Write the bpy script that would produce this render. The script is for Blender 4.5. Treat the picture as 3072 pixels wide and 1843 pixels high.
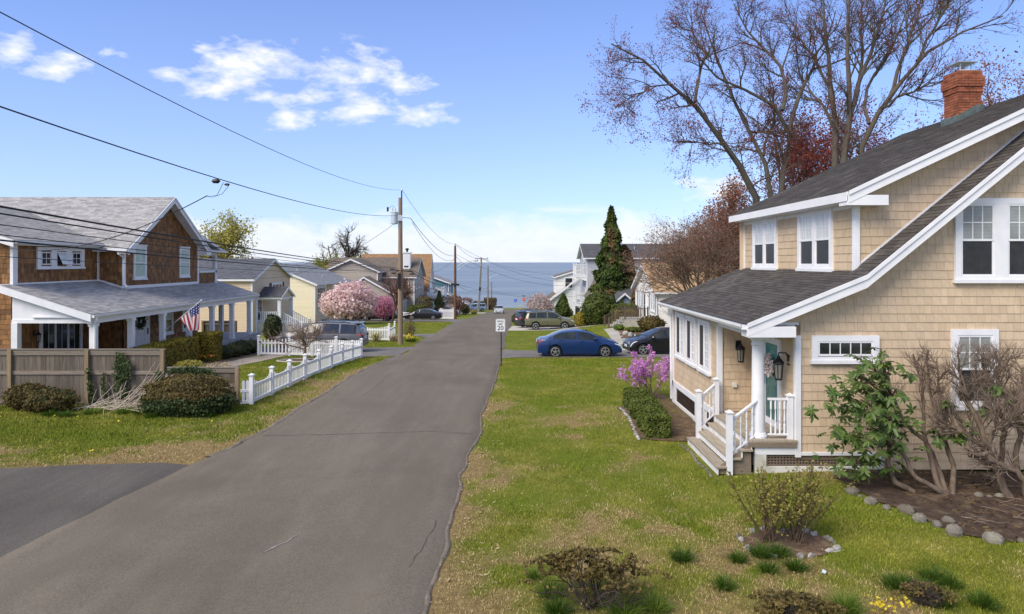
import bpy, math, random
import numpy as np
from mathutils import Vector, Matrix
R = math.radians
random.seed(11)
rng = np.random.default_rng(11)
for _o in list(bpy.data.objects): bpy.data.objects.remove(_o)
scn = bpy.context.scene
col = scn.collection
CZ = 4.75            # camera height above the lawn beside the tan house
F = 2048.0           # focal length in pixels of a 3072 wide picture

# ------------------------------------------------------------------ camera
cd = bpy.data.cameras.new('camera'); cam = bpy.data.objects.new('camera', cd); col.objects.link(cam)
cd.sensor_width = 36; cd.lens = 24; cd.shift_y = -134.5/3072; cd.clip_end = 60000; cd.clip_start = 0.1
cam.location = (0, 0, CZ); cam.rotation_euler = (R(90), 0, 0)
scn.camera = cam

# ------------------------------------------------------------------ world / sky
SUN_AZ, SUN_EL = R(225), R(44)      # direction the light comes from: azimuth from +Y clockwise
w = bpy.data.worlds.new('World'); scn.world = w; w.use_nodes = True
w.cycles.sampling_method = 'MANUAL'; w.cycles.sample_map_resolution = 256
nt = w.node_tree; N = nt.nodes; L = nt.links
N.clear()
def nd(t, **k):
    n = N.new(t)
    for a, b in k.items(): setattr(n, a, b)
    return n
out = nd('ShaderNodeOutputWorld'); bg = nd('ShaderNodeBackground'); bg.inputs['Strength'].default_value = 0.108
sky = nd('ShaderNodeTexSky', sky_type='NISHITA', sun_disc=False)
sky.sun_elevation = SUN_EL; sky.sun_rotation = SUN_AZ; sky.altitude = 0; sky.air_density = 1.0; sky.dust_density = 0.6; sky.ozone_density = 1.6
def mth(op, a, b=None, c=None, clamp=False):
    n = nd('ShaderNodeMath', operation=op); n.use_clamp = clamp
    for i, v in enumerate((a, b, c)):
        if v is None: continue
        if isinstance(v, (int, float)): n.inputs[i].default_value = v
        else: L.new(v, n.inputs[i])
    return n.outputs[0]
tc = nd('ShaderNodeTexCoord'); sep = nd('ShaderNodeSeparateXYZ'); L.new(tc.outputs['Generated'], sep.inputs[0])
az = mth('DIVIDE', sep.outputs[0], mth('MAXIMUM', sep.outputs[1], 0.02))         # tangent of azimuth, ahead
elv = mth('DIVIDE', sep.outputs[2], mth('MAXIMUM', mth('ABSOLUTE', sep.outputs[1]), 0.25))
cv = nd('ShaderNodeCombineXYZ'); L.new(mth('MULTIPLY', sep.outputs[0], 1.0), cv.inputs[0]); L.new(sep.outputs[1], cv.inputs[1]); L.new(mth('MULTIPLY', sep.outputs[2], 2.2), cv.inputs[2])
def noise(vec, scale, detail, rough=0.55, dist=0.0):
    n = nd('ShaderNodeTexNoise'); n.inputs['Scale'].default_value = scale; n.inputs['Detail'].default_value = detail
    n.inputs['Roughness'].default_value = rough; n.inputs['Distortion'].default_value = dist; L.new(vec, n.inputs['Vector']); return n.outputs['Fac']
n_big = noise(cv.outputs[0], 2.3, 1, 0.5)
n_puff = noise(cv.outputs[0], 9.0, 5, 0.60, 0.6)
n_fine = noise(cv.outputs[0], 30.0, 3, 0.6)
def ell(a0, e0, ra, re):                         # a cloud bank round one direction of the sky
    dx = mth('DIVIDE', mth('SUBTRACT', az, a0), ra); dy = mth('DIVIDE', mth('SUBTRACT', elv, e0), re)
    d = mth('SQRT', mth('ADD', mth('MULTIPLY', dx, dx), mth('MULTIPLY', dy, dy)))
    return mth('SUBTRACT', 1.0, d)
fld = None
for e in ((-.385, .280, .085, .045), (-.235, .265, .085, .045), (-.44, .250, .045, .018), (-.30, .243, .11, .020), (-.325, .208, .03, .018), (-.73, .310, .035, .030), (-.665, .287, .050, .024), (-.50, .275, .032, .012), (-.155, .258, .04, .018), (-.58, .305, .030, .010),
          (-.225, .222, .05, .02), (-.13, .215, .05, .018), (.30, .10, .06, .035)):
    v = ell(*e); fld = v if fld is None else mth('MAXIMUM', fld, v)
fld = mth('MAXIMUM', fld, -1.6)
cum = mth('ADD', mth('MULTIPLY', fld, 1.0), mth('ADD', mth('MULTIPLY', mth('SUBTRACT', n_puff, 0.5), 3.4), mth('MULTIPLY', mth('SUBTRACT', n_fine, 0.5), 2.2)))
cum = mth('MULTIPLY', mth('SUBTRACT', cum, 0.05), .95, clamp=True)
# low bank of thin cloud over the water and thin veil all over the lower sky
n_bank = n_puff
bank = mth('MULTIPLY', mth('SUBTRACT', mth('ADD', 0.070, mth('MULTIPLY', mth('SUBTRACT', n_bank, 0.5), 0.10)), elv), 40.0, clamp=True)
bank = mth('MULTIPLY', bank, mth('ADD', 0.42, mth('MULTIPLY', n_puff, 0.75)), clamp=True)
veil = mth('MULTIPLY', mth('SUBTRACT', 0.62, elv), 0.55, clamp=True)
# unseen broken cloud out of frame, added thicker to whiten the skylight
fill_cloud = mth('MULTIPLY', mth('SUBTRACT', mth('ADD', mth('MULTIPLY', n_big, 0.6), mth('MULTIPLY', n_puff, 0.55)), 0.50), 5.0, clamp=True)
away = mth('MULTIPLY', mth('SUBTRACT', mth('MAXIMUM', mth('ABSOLUTE', mth('MULTIPLY', az, 0.9)), mth('MAXIMUM', mth('MULTIPLY', elv, 1.7), mth('MULTIPLY', sep.outputs[1], -99.0))), 0.80), 4.0, clamp=True)
fill_cloud = mth('MULTIPLY', fill_cloud, away)
mask = mth('MAXIMUM', mth('MAXIMUM', cum, bank), fill_cloud)
def mixc(f, a, b):
    n = nd('ShaderNodeMix', data_type='RGBA', blend_type='MIX')
    if isinstance(f, (int, float)): n.inputs[0].default_value = f
    else: L.new(f, n.inputs[0])
    for i, v in ((6, a), (7, b)):
        if isinstance(v, tuple): n.inputs[i].default_value = (*v, 1)
        else: L.new(v, n.inputs[i])
    return n.outputs[2]
CL = 8.6
tint = nd('ShaderNodeMix', data_type='RGBA', blend_type='MULTIPLY'); tint.inputs[0].default_value = 1; L.new(sky.outputs[0], tint.inputs[6]); tint.inputs[7].default_value = (.92, 1.16, 1.78, 1)
base = mixc(veil, tint.outputs[2], (6.6, 7.15, 8.7))
shade = mixc(mth('MULTIPLY', mth('SUBTRACT', n_fine, 0.35), 2.0, clamp=True), (7.6, 8.0, 8.7), (CL, CL, CL*1.01))
L.new(mixc(mask, base, shade), bg.inputs['Color']); L.new(bg.outputs[0], out.inputs[0])

# ------------------------------------------------------------------ sun
ld = bpy.data.lights.new('sun', 'SUN'); ld.energy = 3.8; ld.angle = R(34); ld.color = (1, .90, .75)
sun = bpy.data.objects.new('sun', ld); col.objects.link(sun)
_d = Vector((math.sin(SUN_AZ)*math.cos(SUN_EL), math.cos(SUN_AZ)*math.cos(SUN_EL), math.sin(SUN_EL)))
sun.rotation_euler = _d.to_track_quat('Z', 'Y').to_euler()

vs = scn.view_settings; vs.view_transform = 'Standard'; vs.look = 'None'; vs.exposure = 0.2; vs.gamma = 1.0; vs.use_curve_mapping = False
scn.render.engine = 'CYCLES'
scn.cycles.use_denoising = True
try: scn.cycles.denoiser = 'OPENIMAGEDENOISE'
except Exception: pass
scn.cycles.max_bounces = 6; scn.cycles.transparent_max_bounces = 8; scn.cycles.caustics_reflective = False; scn.cycles.caustics_refractive = False

# ------------------------------------------------------------------ materials
MATS = {}
def mat(name, c1, c2=None, scale=4.0, rough=0.8, bump=0.0, bscale=60.0, metal=0.0, spec=0.35, detail=4, stretch=None, piece=0.0, coat=0.0, alpha=None, attr=False, c3=None, s3=1.0, f3=0.5, sss=0):
    """colour c1..c2 by noise; piece = how far each separate piece varies towards darker / lighter"""
    m = bpy.data.materials.new(name); m.use_nodes = True; t = m.node_tree; n = t.nodes; l = t.links
    b = n['Principled BSDF']; b.inputs['Roughness'].default_value = rough; b.inputs['Metallic'].default_value = metal
    b.inputs['Specular IOR Level'].default_value = spec
    if coat: b.inputs['Coat Weight'].default_value = coat; b.inputs['Coat Roughness'].default_value = 0.04
    tcn = n.new('ShaderNodeTexCoord'); mp = n.new('ShaderNodeMapping'); l.new(tcn.outputs['Object'], mp.inputs[0])
    if stretch: mp.inputs['Scale'].default_value = stretch
    cur = None
    if c2 is None: c2 = c1
    mx = n.new('ShaderNodeMix'); mx.data_type = 'RGBA'; mx.inputs[6].default_value = (*c1, 1); mx.inputs[7].default_value = (*c2, 1)
    if attr:
        a = n.new('ShaderNodeAttribute'); a.attribute_name = 'var'; l.new(a.outputs['Fac'], mx.inputs[0])
    else:
        no = n.new('ShaderNodeTexNoise'); no.inputs['Scale'].default_value = scale; no.inputs['Detail'].default_value = detail; no.inputs['Roughness'].default_value = .6
        l.new(mp.outputs[0], no.inputs['Vector'])
        mr = n.new('ShaderNodeMapRange'); mr.inputs[1].default_value = .32; mr.inputs[2].default_value = .68; l.new(no.outputs['Fac'], mr.inputs[0]); l.new(mr.outputs[0], mx.inputs[0])
    cur = mx.outputs[2]
    if c3 is not None:
        no = n.new('ShaderNodeTexNoise'); no.inputs['Scale'].default_value = s3; no.inputs['Detail'].default_value = 3; l.new(tcn.outputs['Object'], no.inputs['Vector'])
        mr = n.new('ShaderNodeMapRange'); mr.inputs[1].default_value = f3-.08; mr.inputs[2].default_value = f3+.14; l.new(no.outputs['Fac'], mr.inputs[0])
        m3 = n.new('ShaderNodeMix'); m3.data_type = 'RGBA'; l.new(mr.outputs[0], m3.inputs[0]); l.new(cur, m3.inputs[6]); m3.inputs[7].default_value = (*c3, 1); cur = m3.outputs[2]
    if piece:
        oi = n.new('ShaderNodeObjectInfo'); a = n.new('ShaderNodeAttribute'); a.attribute_name = 'var'
        ad = n.new('ShaderNodeMath'); ad.operation = 'ADD'; l.new(oi.outputs['Random'], ad.inputs[0]); l.new(a.outputs['Fac'], ad.inputs[1])
        fr = n.new('ShaderNodeMath'); fr.operation = 'FRACT'; l.new(ad.outputs[0], fr.inputs[0])
        ml = n.new('ShaderNodeMath'); ml.operation = 'MULTIPLY_ADD'; ml.inputs[1].default_value = 2*piece; ml.inputs[2].default_value = 1-piece; l.new(fr.outputs[0], ml.inputs[0])
        vm = n.new('ShaderNodeVectorMath'); vm.operation = 'SCALE'; l.new(cur, vm.inputs[0]); l.new(ml.outputs[0], vm.inputs['Scale']); cur = vm.outputs[0]
    l.new(cur, b.inputs['Base Color'])
    if bump:
        no = n.new('ShaderNodeTexNoise'); no.inputs['Scale'].default_value = bscale; no.inputs['Detail'].default_value = 3; l.new(mp.outputs[0], no.inputs['Vector'])
        bp = n.new('ShaderNodeBump'); bp.inputs['Strength'].default_value = bump; bp.inputs['Distance'].default_value = .02; l.new(no.outputs['Fac'], bp.inputs['Height']); l.new(bp.outputs[0], b.inputs['Normal'])
    MATS[name] = m
    return m

# ------------------------------------------------------------------ object helpers
def tag(o, label=None, cat=None, group=None, kind=None):
    if label: o['label'] = label
    if cat: o['category'] = cat
    if group: o['group'] = group
    if kind: o['kind'] = kind
    return o
def link(o, parent=None):
    col.objects.link(o)
    if parent is not None:
        o.parent = parent
        if not parent.get('_local'):            # parts of axis-aligned things are written in scene coordinates
            if parent.type == 'EMPTY': o.matrix_parent_inverse = Matrix.Translation(-Vector(parent.location))
    return o
def thing(name, label, cat, loc=(0, 0, 0), group=None, rz=0.0, local=False):
    o = bpy.data.objects.new(name, None); o.empty_display_size = .2; o.location = loc; o.rotation_euler = (0, 0, rz); col.objects.link(o)
    if local: o['_local'] = 1
    return tag(o, label, cat, group)
class MB:
    """collects faces; build() links them as one mesh object"""
    def __init__(s): s.v = []; s.f = []; s.m = []; s.mats = []; s.var = None
    def mi(s, m):
        if m is None: return 0
        if m not in s.mats: s.mats.append(m)
        return s.mats.index(m)
    def add(s, vs, fs, m=None):
        k = len(s.v); s.v += [tuple(p) for p in vs]; i = s.mi(m)
        for f in fs: s.f.append([a+k for a in f]); s.m.append(i)
        return s
    def box(s, x0, x1, y0, y1, z0, z1, m=None):
        return s.add([(x0,y0,z0),(x1,y0,z0),(x1,y1,z0),(x0,y1,z0),(x0,y0,z1),(x1,y0,z1),(x1,y1,z1),(x0,y1,z1)],
                     [(0,3,2,1),(4,5,6,7),(0,1,5,4),(1,2,6,5),(2,3,7,6),(3,0,4,7)], m)
    def obox(s, o, u, v, n, u0, u1, v0, v1, n0, n1, m=None):
        o, u, v, n = Vector(o), Vector(u), Vector(v), Vector(n)
        c = [o+u*a+v*b+n*d for d in (n0, n1) for b in (v0, v1) for a in (u0, u1)]
        return s.add(c, [(0,2,3,1),(4,5,7,6),(0,1,5,4),(1,3,7,5),(3,2,6,7),(2,0,4,6)], m)
    def prism(s, poly, o, u, v, n, n0, n1, m=None):
        o, u, v, n = Vector(o), Vector(u), Vector(v), Vector(n); k = len(poly)
        a = [o+u*p[0]+v*p[1]+n*n0 for p in poly]; b = [o+u*p[0]+v*p[1]+n*n1 for p in poly]
        return s.add(a+b, [list(range(k))[::-1], list(range(k, 2*k))]+[(i, (i+1) % k, (i+1) % k+k, i+k) for i in range(k)], m)
    def tube(s, pts, r, n=6, m=None, caps=True):
        pts = [Vector(p) for p in pts]; rs = r if isinstance(r, (list, tuple)) else [r]*len(pts); k = len(s.v); vs = []; fs = []
        side = None
        for i, p in enumerate(pts):
            d = (pts[min(i+1, len(pts)-1)]-pts[max(i-1, 0)]).normalized()
            if side is None: side = d.orthogonal().normalized()
            side = (side-d*side.dot(d))
            side = side.normalized() if side.length > 1e-6 else d.orthogonal().normalized()
            b = d.cross(side)
            for j in range(n): a = 2*math.pi*j/n; vs.append(p+(side*math.cos(a)+b*math.sin(a))*rs[i])
        for i in range(len(pts)-1):
            for j in range(n): fs.append((i*n+j, i*n+(j+1) % n, (i+1)*n+(j+1) % n, (i+1)*n+j))
        if caps: fs.append(list(range(n))[::-1]); fs.append([(len(pts)-1)*n+j for j in range(n)])
        return s.add(vs, fs, m)
    def lathe(s, prof, c, n=16, m=None, axis='z', caps=True):
        c = Vector(c); vs = []; fs = []
        for r, h in prof:
            for j in range(n):
                a = 2*math.pi*j/n; q = (r*math.cos(a), r*math.sin(a))
                vs.append(c+Vector({'z': (q[0], q[1], h), 'y': (q[0], h, q[1]), 'x': (h, q[0], q[1])}[axis]))
        for i in range(len(prof)-1):
            for j in range(n): fs.append((i*n+j, i*n+(j+1) % n, (i+1)*n+(j+1) % n, (i+1)*n+j))
        if caps and prof[0][0] > 1e-5: fs.append(list(range(n))[::-1])
        if caps and prof[-1][0] > 1e-5: fs.append([(len(prof)-1)*n+j for j in range(n)])
        return s.add(vs, fs, m)
    def mesh(s, name, smooth=False):
        me = bpy.data.meshes.new(name); me.from_pydata(s.v, [], s.f)
        for m in s.mats: me.materials.append(m)
        if len(s.mats) > 1: me.polygons.foreach_set('material_index', s.m)
        if smooth: me.polygons.foreach_set('use_smooth', [True]*len(s.f))
        if s.var is not None:
            a = me.attributes.new('var', 'FLOAT', 'POINT'); a.data.foreach_set('value', s.var)
        return me
    def build(s, name, m=None, parent=None, smooth=False, bevel=0.0):
        if m is not None and not s.mats: s.mats = [m]
        me = s.mesh(name, smooth); o = link(bpy.data.objects.new(name, me), parent)
        if bevel:
            bv = o.modifiers.new('bevel', 'BEVEL'); bv.width = bevel; bv.segments = 2; bv.limit_method = 'ANGLE'
        return o
def np_obj(name, V, Fc, m, parent=None, var=None, smooth=False, midx=None):
    """fast mesh from numpy; Fc is (n,3) or (n,4)"""
    me = bpy.data.meshes.new(name); V = np.asarray(V, np.float32); Fc = np.asarray(Fc, np.int32); k = Fc.shape[1]
    me.vertices.add(len(V)); me.vertices.foreach_set('co', V.ravel())
    me.loops.add(Fc.size); me.loops.foreach_set('vertex_index', Fc.ravel())
    me.polygons.add(len(Fc)); me.polygons.foreach_set('loop_start', np.arange(0, Fc.size, k, dtype=np.int32))
    try: me.polygons.foreach_set('loop_total', np.full(len(Fc), k, np.int32))
    except Exception: pass
    for q in (m if isinstance(m, list) else [m]): me.materials.append(q)
    if midx is not None: me.polygons.foreach_set('material_index', np.asarray(midx, np.int32))
    if smooth: me.polygons.foreach_set('use_smooth', np.ones(len(Fc), bool))
    if var is not None:
        a = me.attributes.new('var', 'FLOAT', 'POINT'); a.data.foreach_set('value', np.asarray(var, np.float32))
    me.update(calc_edges=True)
    return link(bpy.data.objects.new(name, me), parent)
def copy_obj(src, name, parent, loc):
    o = src.copy(); o.name = name; col.objects.link(o); o.parent = parent; o.location = loc
    return o
_lat = {}
def vnoise(x, y, s, seed=0):
    """smooth value noise, x and y arrays"""
    if seed not in _lat: _lat[seed] = np.random.default_rng(1000+seed).random((256, 256))
    g = _lat[seed]; x = np.asarray(x, float)*s+37.3; y = np.asarray(y, float)*s+91.7
    xi = np.floor(x).astype(int); yi = np.floor(y).astype(int); fx = x-xi; fy = y-yi; fx = fx*fx*(3-2*fx); fy = fy*fy*(3-2*fy)
    a = g[xi % 256, yi % 256]; b = g[(xi+1) % 256, yi % 256]; c = g[xi % 256, (yi+1) % 256]; d = g[(xi+1) % 256, (yi+1) % 256]
    return (a*(1-fx)+b*fx)*(1-fy)+(c*(1-fx)+d*fx)*fy
def fnoise(x, y, s, seed=0, o=4):
    t = 0; k = 1; w_ = 0
    for i in range(o): t = t+vnoise(x, y, s*2**i, seed+i)*k; w_ += k; k *= .55
    return t/w_
def sstep(a, b, x):
    t = np.clip((np.asarray(x, float)-a)/(b-a), 0, 1); return t*t*(3-2*t)
def at(px, py, Y): return Vector(((px-1536)*Y/F, Y, CZ+(787-py)*Y/F))
ORD = ['first', 'second', 'third', 'fourth', 'fifth', 'sixth', 'seventh', 'eighth', 'ninth', 'tenth', 'eleventh', 'twelfth', 'thirteenth', 'fourteenth', 'fifteenth', 'sixteenth', 'seventeenth', 'eighteenth']

def clip_poly(poly, a, b, c):
    """keep the part of poly where a*u+b*v<=c"""
    r = []
    for i in range(len(poly)):
        p, q = poly[i], poly[(i+1) % len(poly)]; dp = a*p[0]+b*p[1]-c; dq = a*q[0]+b*q[1]-c
        if dp <= 0: r.append(p)
        if (dp < 0 < dq) or (dq < 0 < dp): t = dp/(dp-dq); r.append((p[0]+(q[0]-p[0])*t, p[1]+(q[1]-p[1])*t))
    return r
def clip_to(rect, conv):
    """clip to a convex, counter-clockwise polygon"""
    for i in range(len(conv)):
        (x0, y0), (x1, y1) = conv[i], conv[(i+1) % len(conv)]
        rect = clip_poly(rect, (y1-y0), -(x1-x0), (y1-y0)*x0-(x1-x0)*y0)
        if len(rect) < 3: return []
    return rect
def area(p): return abs(sum(p[i][0]*p[(i+1) % len(p)][1]-p[(i+1) % len(p)][0]*p[i][1] for i in range(len(p))))/2
_shared = {}
def piece_mesh(poly, v0, v1, t, mat_, name):
    """one shingle or board: butt edge thick at v0, thin at v1, in u,v,n axes"""
    k = len(poly); fr = [(p[0], p[1], .004+t*(1-.82*(p[1]-v0)/max(v1-v0, 1e-6))) for p in poly]; bk = [(p[0], p[1], -.003) for p in poly]
    return fr+bk, [list(range(k))]+[(i, i+k, (i+1) % k+k, (i+1) % k) for i in range(k)]
def field(parent, o, u, v, polys, exposure, wid, t, m, name, budget=0, gap=.004, stagger=True, seed=1, v_start=None, jit=.004, rest='', rowjit=0.0, cam_sort=True):
    """cover convex polygons (u,v coords in the plane o,u,v) with overlapping pieces in courses. The `budget` pieces that show largest are objects, the rest one mesh"""
    rs = random.Random(seed); o, u, v = Vector(o), Vector(u).normalized(), Vector(v).normalized(); n = u.cross(v)
    pieces = []
    for pi, poly in enumerate(polys):
        us = [p[0] for p in poly]; vs_ = [p[1] for p in poly]; vv = min(vs_) if v_start is None else v_start
        while vv < min(vs_)-exposure: vv += exposure
        row = int(vv/exposure+.5)
        while vv < max(vs_):
            if wid is None:
                c = clip_to([(min(us)-.1, vv), (max(us)+.1, vv), (max(us)+.1, vv+exposure), (min(us)-.1, vv+exposure)], poly)
                if c and area(c) > 1e-4: pieces.append((c, vv, exposure, 0))
            else:
                a = min(us)-rs.random()*wid[1]
                if isinstance(stagger, float): a = min(us)-wid[1]+(row % 2)*stagger
                while a < max(us):
                    wd = rs.uniform(*wid); wd = round(wd, 2)
                    d = rs.uniform(-rowjit, rowjit)
                    c = clip_to([(a+gap/2, vv+d), (a+wd-gap/2, vv+d), (a+wd-gap/2, vv+exposure+.012), (a+gap/2, vv+exposure+.012)], poly)
                    if c and area(c) > 1e-4: pieces.append((c, vv+d, exposure+.012-d, rs.random()*jit, ))
                    a += wd
            vv += exposure; row += 1
    def score(p):
        cu = sum(q[0] for q in p[0])/len(p[0]); cv_ = sum(q[1] for q in p[0])/len(p[0]); d = (o+u*cu+v*cv_)-Vector((0, 0, CZ))
        px = 1536+F*d.x/max(d.y, .1)
        return -area(p[0])/d.length_squared*abs(n.dot(d.normalized())) + (10 if not -20 < px < 3092 else 0)
    if budget: pieces.sort(key=score)
    rot = Matrix((u, v, n)).transposed().to_4x4()
    for k, p in enumerate(pieces[:budget]):
        c, v0, h, j = p; u0 = min(q[0] for q in c)
        loc = [(round(q[0]-u0, 3), round(q[1]-v0, 3)) for q in c]; key = (name, tuple(loc), m.name)
        if key not in _shared:
            vv_, ff = piece_mesh(loc, 0, h, t, m, name); me = bpy.data.meshes.new(name); me.from_pydata(vv_, [], ff); me.materials.append(m); _shared[key] = me
        ob = bpy.data.objects.new(name, _shared[key]); link(ob, parent)
        mw = rot.copy(); mw.translation = o+u*u0+v*v0+n*j; ob.matrix_basis = mw
    if len(pieces) > budget:
        V = []; Fc = []; var = []
        for p in pieces[budget:]:
            c, v0, h, j = p; vv_, ff = piece_mesh(c, v0, v0+h, t, m, name); k = len(V); r_ = rs.random()
            for q in vv_: V.append(o+u*q[0]+v*q[1]+n*(q[2]+j)); var.append(r_)
            Fc += [[a+k for a in f] for f in ff]
        me = bpy.data.meshes.new(name); me.from_pydata(V, [], Fc); me.materials.append(m)
        a = me.attributes.new('var', 'FLOAT', 'POINT'); a.data.foreach_set('value', var)
        ob = bpy.data.objects.new(rest or name+'_courses', me); link(ob, parent); tag(ob, kind='stuff')
    return len(pieces)
# ================================================================== terrain, road, sea
GY = [-20, 0, 28, 32, 37, 45, 52, 58, 66, 80, 90, 111, 124, 135, 150, 165, 180, 186, 192, 200, 260]
GZ = [0, 0, 0, -.1, -.35, -.82, -1.1, -1.32, -1.62, -2.3, -2.85, -3.9, -4.6, -5.15, -5.9, -6.65, -7.35, -7.7, -8.3, -9.6, -14]
SEA = -8.55
def gz(x, y):
    x = np.asarray(x, float); y = np.asarray(y, float)
    z = np.interp(y, GY, GZ)
    z = z+.65*sstep(2.5, 10.5, x)*sstep(42, 53, y)*(1-sstep(66, 84, y))                       # raised front yards on the right
    z = z+.10*sstep(.8, 3.0, x)*(1-sstep(26, 33, y))*(fnoise(x, y, .22, 5, 2)-.5)*2
    z = z+.10*sstep(.8, 3.0, -7.6-x)*(1-sstep(26, 33, y))*(fnoise(x, y, .22, 6, 2)-.5)
    return z
def G(x, y): return float(gz(x, y))
RL = [(-6, -8.9), (8, -8.6), (11, -8.3), (16, -7.5), (17, -7.2), (19.3, -6.9), (25.5, -6.75), (34, -6.4), (39, -6.1), (45, -6.45), (52, -6.6), (58, -6.5), (80, -6.6), (89, -6.4), (111, -5.6), (124, -5.2), (135, -4.7), (150, -4.0), (160, -3.2), (166, 1.0), (171, 6), (175, 40)]
RR = [(-6, -1.2), (10, -1.15), (16, -1.03), (21.5, -.87), (31, -.52), (38.6, -.5), (48, -.5), (62, -.42), (66, -.1), (83, .1), (110, .7), (135, 1.8), (148, 2.6), (153, 6), (156, 12), (160, 40)]
def rl(y): return np.interp(y, [p[0] for p in RL], [p[1] for p in RL])
def rr(y): return np.interp(y, [p[0] for p in RR], [p[1] for p in RR])

# driveways and hard or bare areas as (x0,x1,y0,y1) boxes or polygons: name -> polygon
POLY = {
 'drive_corner': [(-8.4, 6), (-7.9, 11.2), (-7.3, 15.6), (-7.6, 16.0), (-8.3, 16.15), (-10.2, 15.9), (-11.6, 15.75), (-13.2, 16.2), (-15, 17.0), (-30, 17.6), (-30, 6)],
 'drive_suv': [(-6.2, 37.2), (-6.3, 44.6), (-7.2, 44.2), (-8.6, 43.9), (-17.6, 43.6), (-17.6, 37.9), (-13.9, 37.7), (-7.9, 36.2), (-7.2, 36.6)],
 'drive_two': [(-6.4, 53.2), (-6.4, 57.8), (-7.5, 57.2), (-9.6, 57), (-18, 57), (-18, 54.6), (-9.2, 54.6), (-7.6, 54)],
 'drive_sedan': [(-6.4, 80), (-6.3, 92.5), (-15.3, 92.5), (-22, 91), (-22, 82), (-8.5, 82)],
 'drive_far': [(-5.2, 124), (-4.9, 132), (-14, 132), (-14, 124)],
 'drive_blue': [(-.55, 35.7), (.2, 36.1), (14, 36.3), (14, 41.0), (6.4, 41.4), (.2, 41.2), (-.55, 42.4)],
 'drive_gravel': [(-.4, 61.8), (9.4, 62.0), (9.4, 70), (.0, 70), (-.2, 66)],
}
def inpoly(x, y, poly):
    x = np.asarray(x, float); y = np.asarray(y, float); r = np.zeros(x.shape, bool); n = len(poly)
    for i in range(n):
        (x0, y0), (x1, y1) = poly[i], poly[(i+1) % n]
        c = ((y0 > y) != (y1 > y)) & (x < (x1-x0)*(y-y0)/(y1-y0+1e-12)+x0); r ^= c
    return r
BEDS = {
 'bed_rhododendron': [(8.35, 15.35), (7.5, 15.25), (6.95, 14.9), (7.0, 13.9), (7.12, 13.35), (7.5, 12.9), (7.62, 12.5), (7.9, 12.0), (8.3, 11.7), (8.9, 11.6), (14, 11.1), (16, 15.35)],
 'bed_steps': [(5.45, 23.6), (5.45, 17.95), (4.65, 17.95), (3.9, 18.1), (3.42, 18.4), (3.5, 20.0), (3.45, 22.2), (4.1, 23.4), (4.9, 24.4), (5.5, 24.6)],
 'bed_porch': [(-16.2, 30.5), (-16.2, 41), (-15.2, 41), (-14.4, 38), (-13.9, 36.8), (-13.9, 33.5), (-14.6, 31), (-15.4, 29.5)],
 'bed_ring': [(-10.6+1.15*math.cos(a), 34.3+.8*math.sin(a)) for a in np.linspace(0, 6.28, 24)[:-1]],
 'bed_gnome': [(8.0, 42.6), (7.7, 48), (8.3, 53.8), (11.4, 54), (12.6, 53.8), (12.8, 44.5), (10.5, 43.2)],
 'bed_stones': [(4.62+.72*math.cos(a), 11.55+.56*math.sin(a)) for a in np.linspace(0, 6.28, 24)[:-1]],
}
def dryness(x, y):
    """how much straw and bare soil shows between the grass, 0..1"""
    d = .15+(fnoise(x, y, .55, 20, 5)-.5)*2.0+(fnoise(x, y, 2.6, 30, 3)-.5)*1.3
    right = np.asarray(x) > -3.5
    dr = np.where(right, np.asarray(x)-rr(y), rl(y)-np.asarray(x))
    d = d+.6*np.exp(-np.clip(dr, 0, 9)/.38)*(y < 36)+np.where(right, 0, .35*np.exp(-np.clip(dr, 0, 9)/1.5)*sstep(17, 19, y)*(1-sstep(30, 34, y)))
    d = d+.20*(1-sstep(9, 17, y))*right-.16*(~right)*(1-sstep(24, 30, y))
    d = d+np.where(right, 0, .75*sstep(18.6, 16.2, y)*(1-sstep(3, 6, np.abs(np.asarray(x)+9.5))))
    d = d-.42*sstep(23, 30, y)*right-.5*sstep(28, 40, y)*(~right)-.35*((x < -8.6) & (y > 22.7))
    return np.clip(d, 0, 1)

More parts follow.
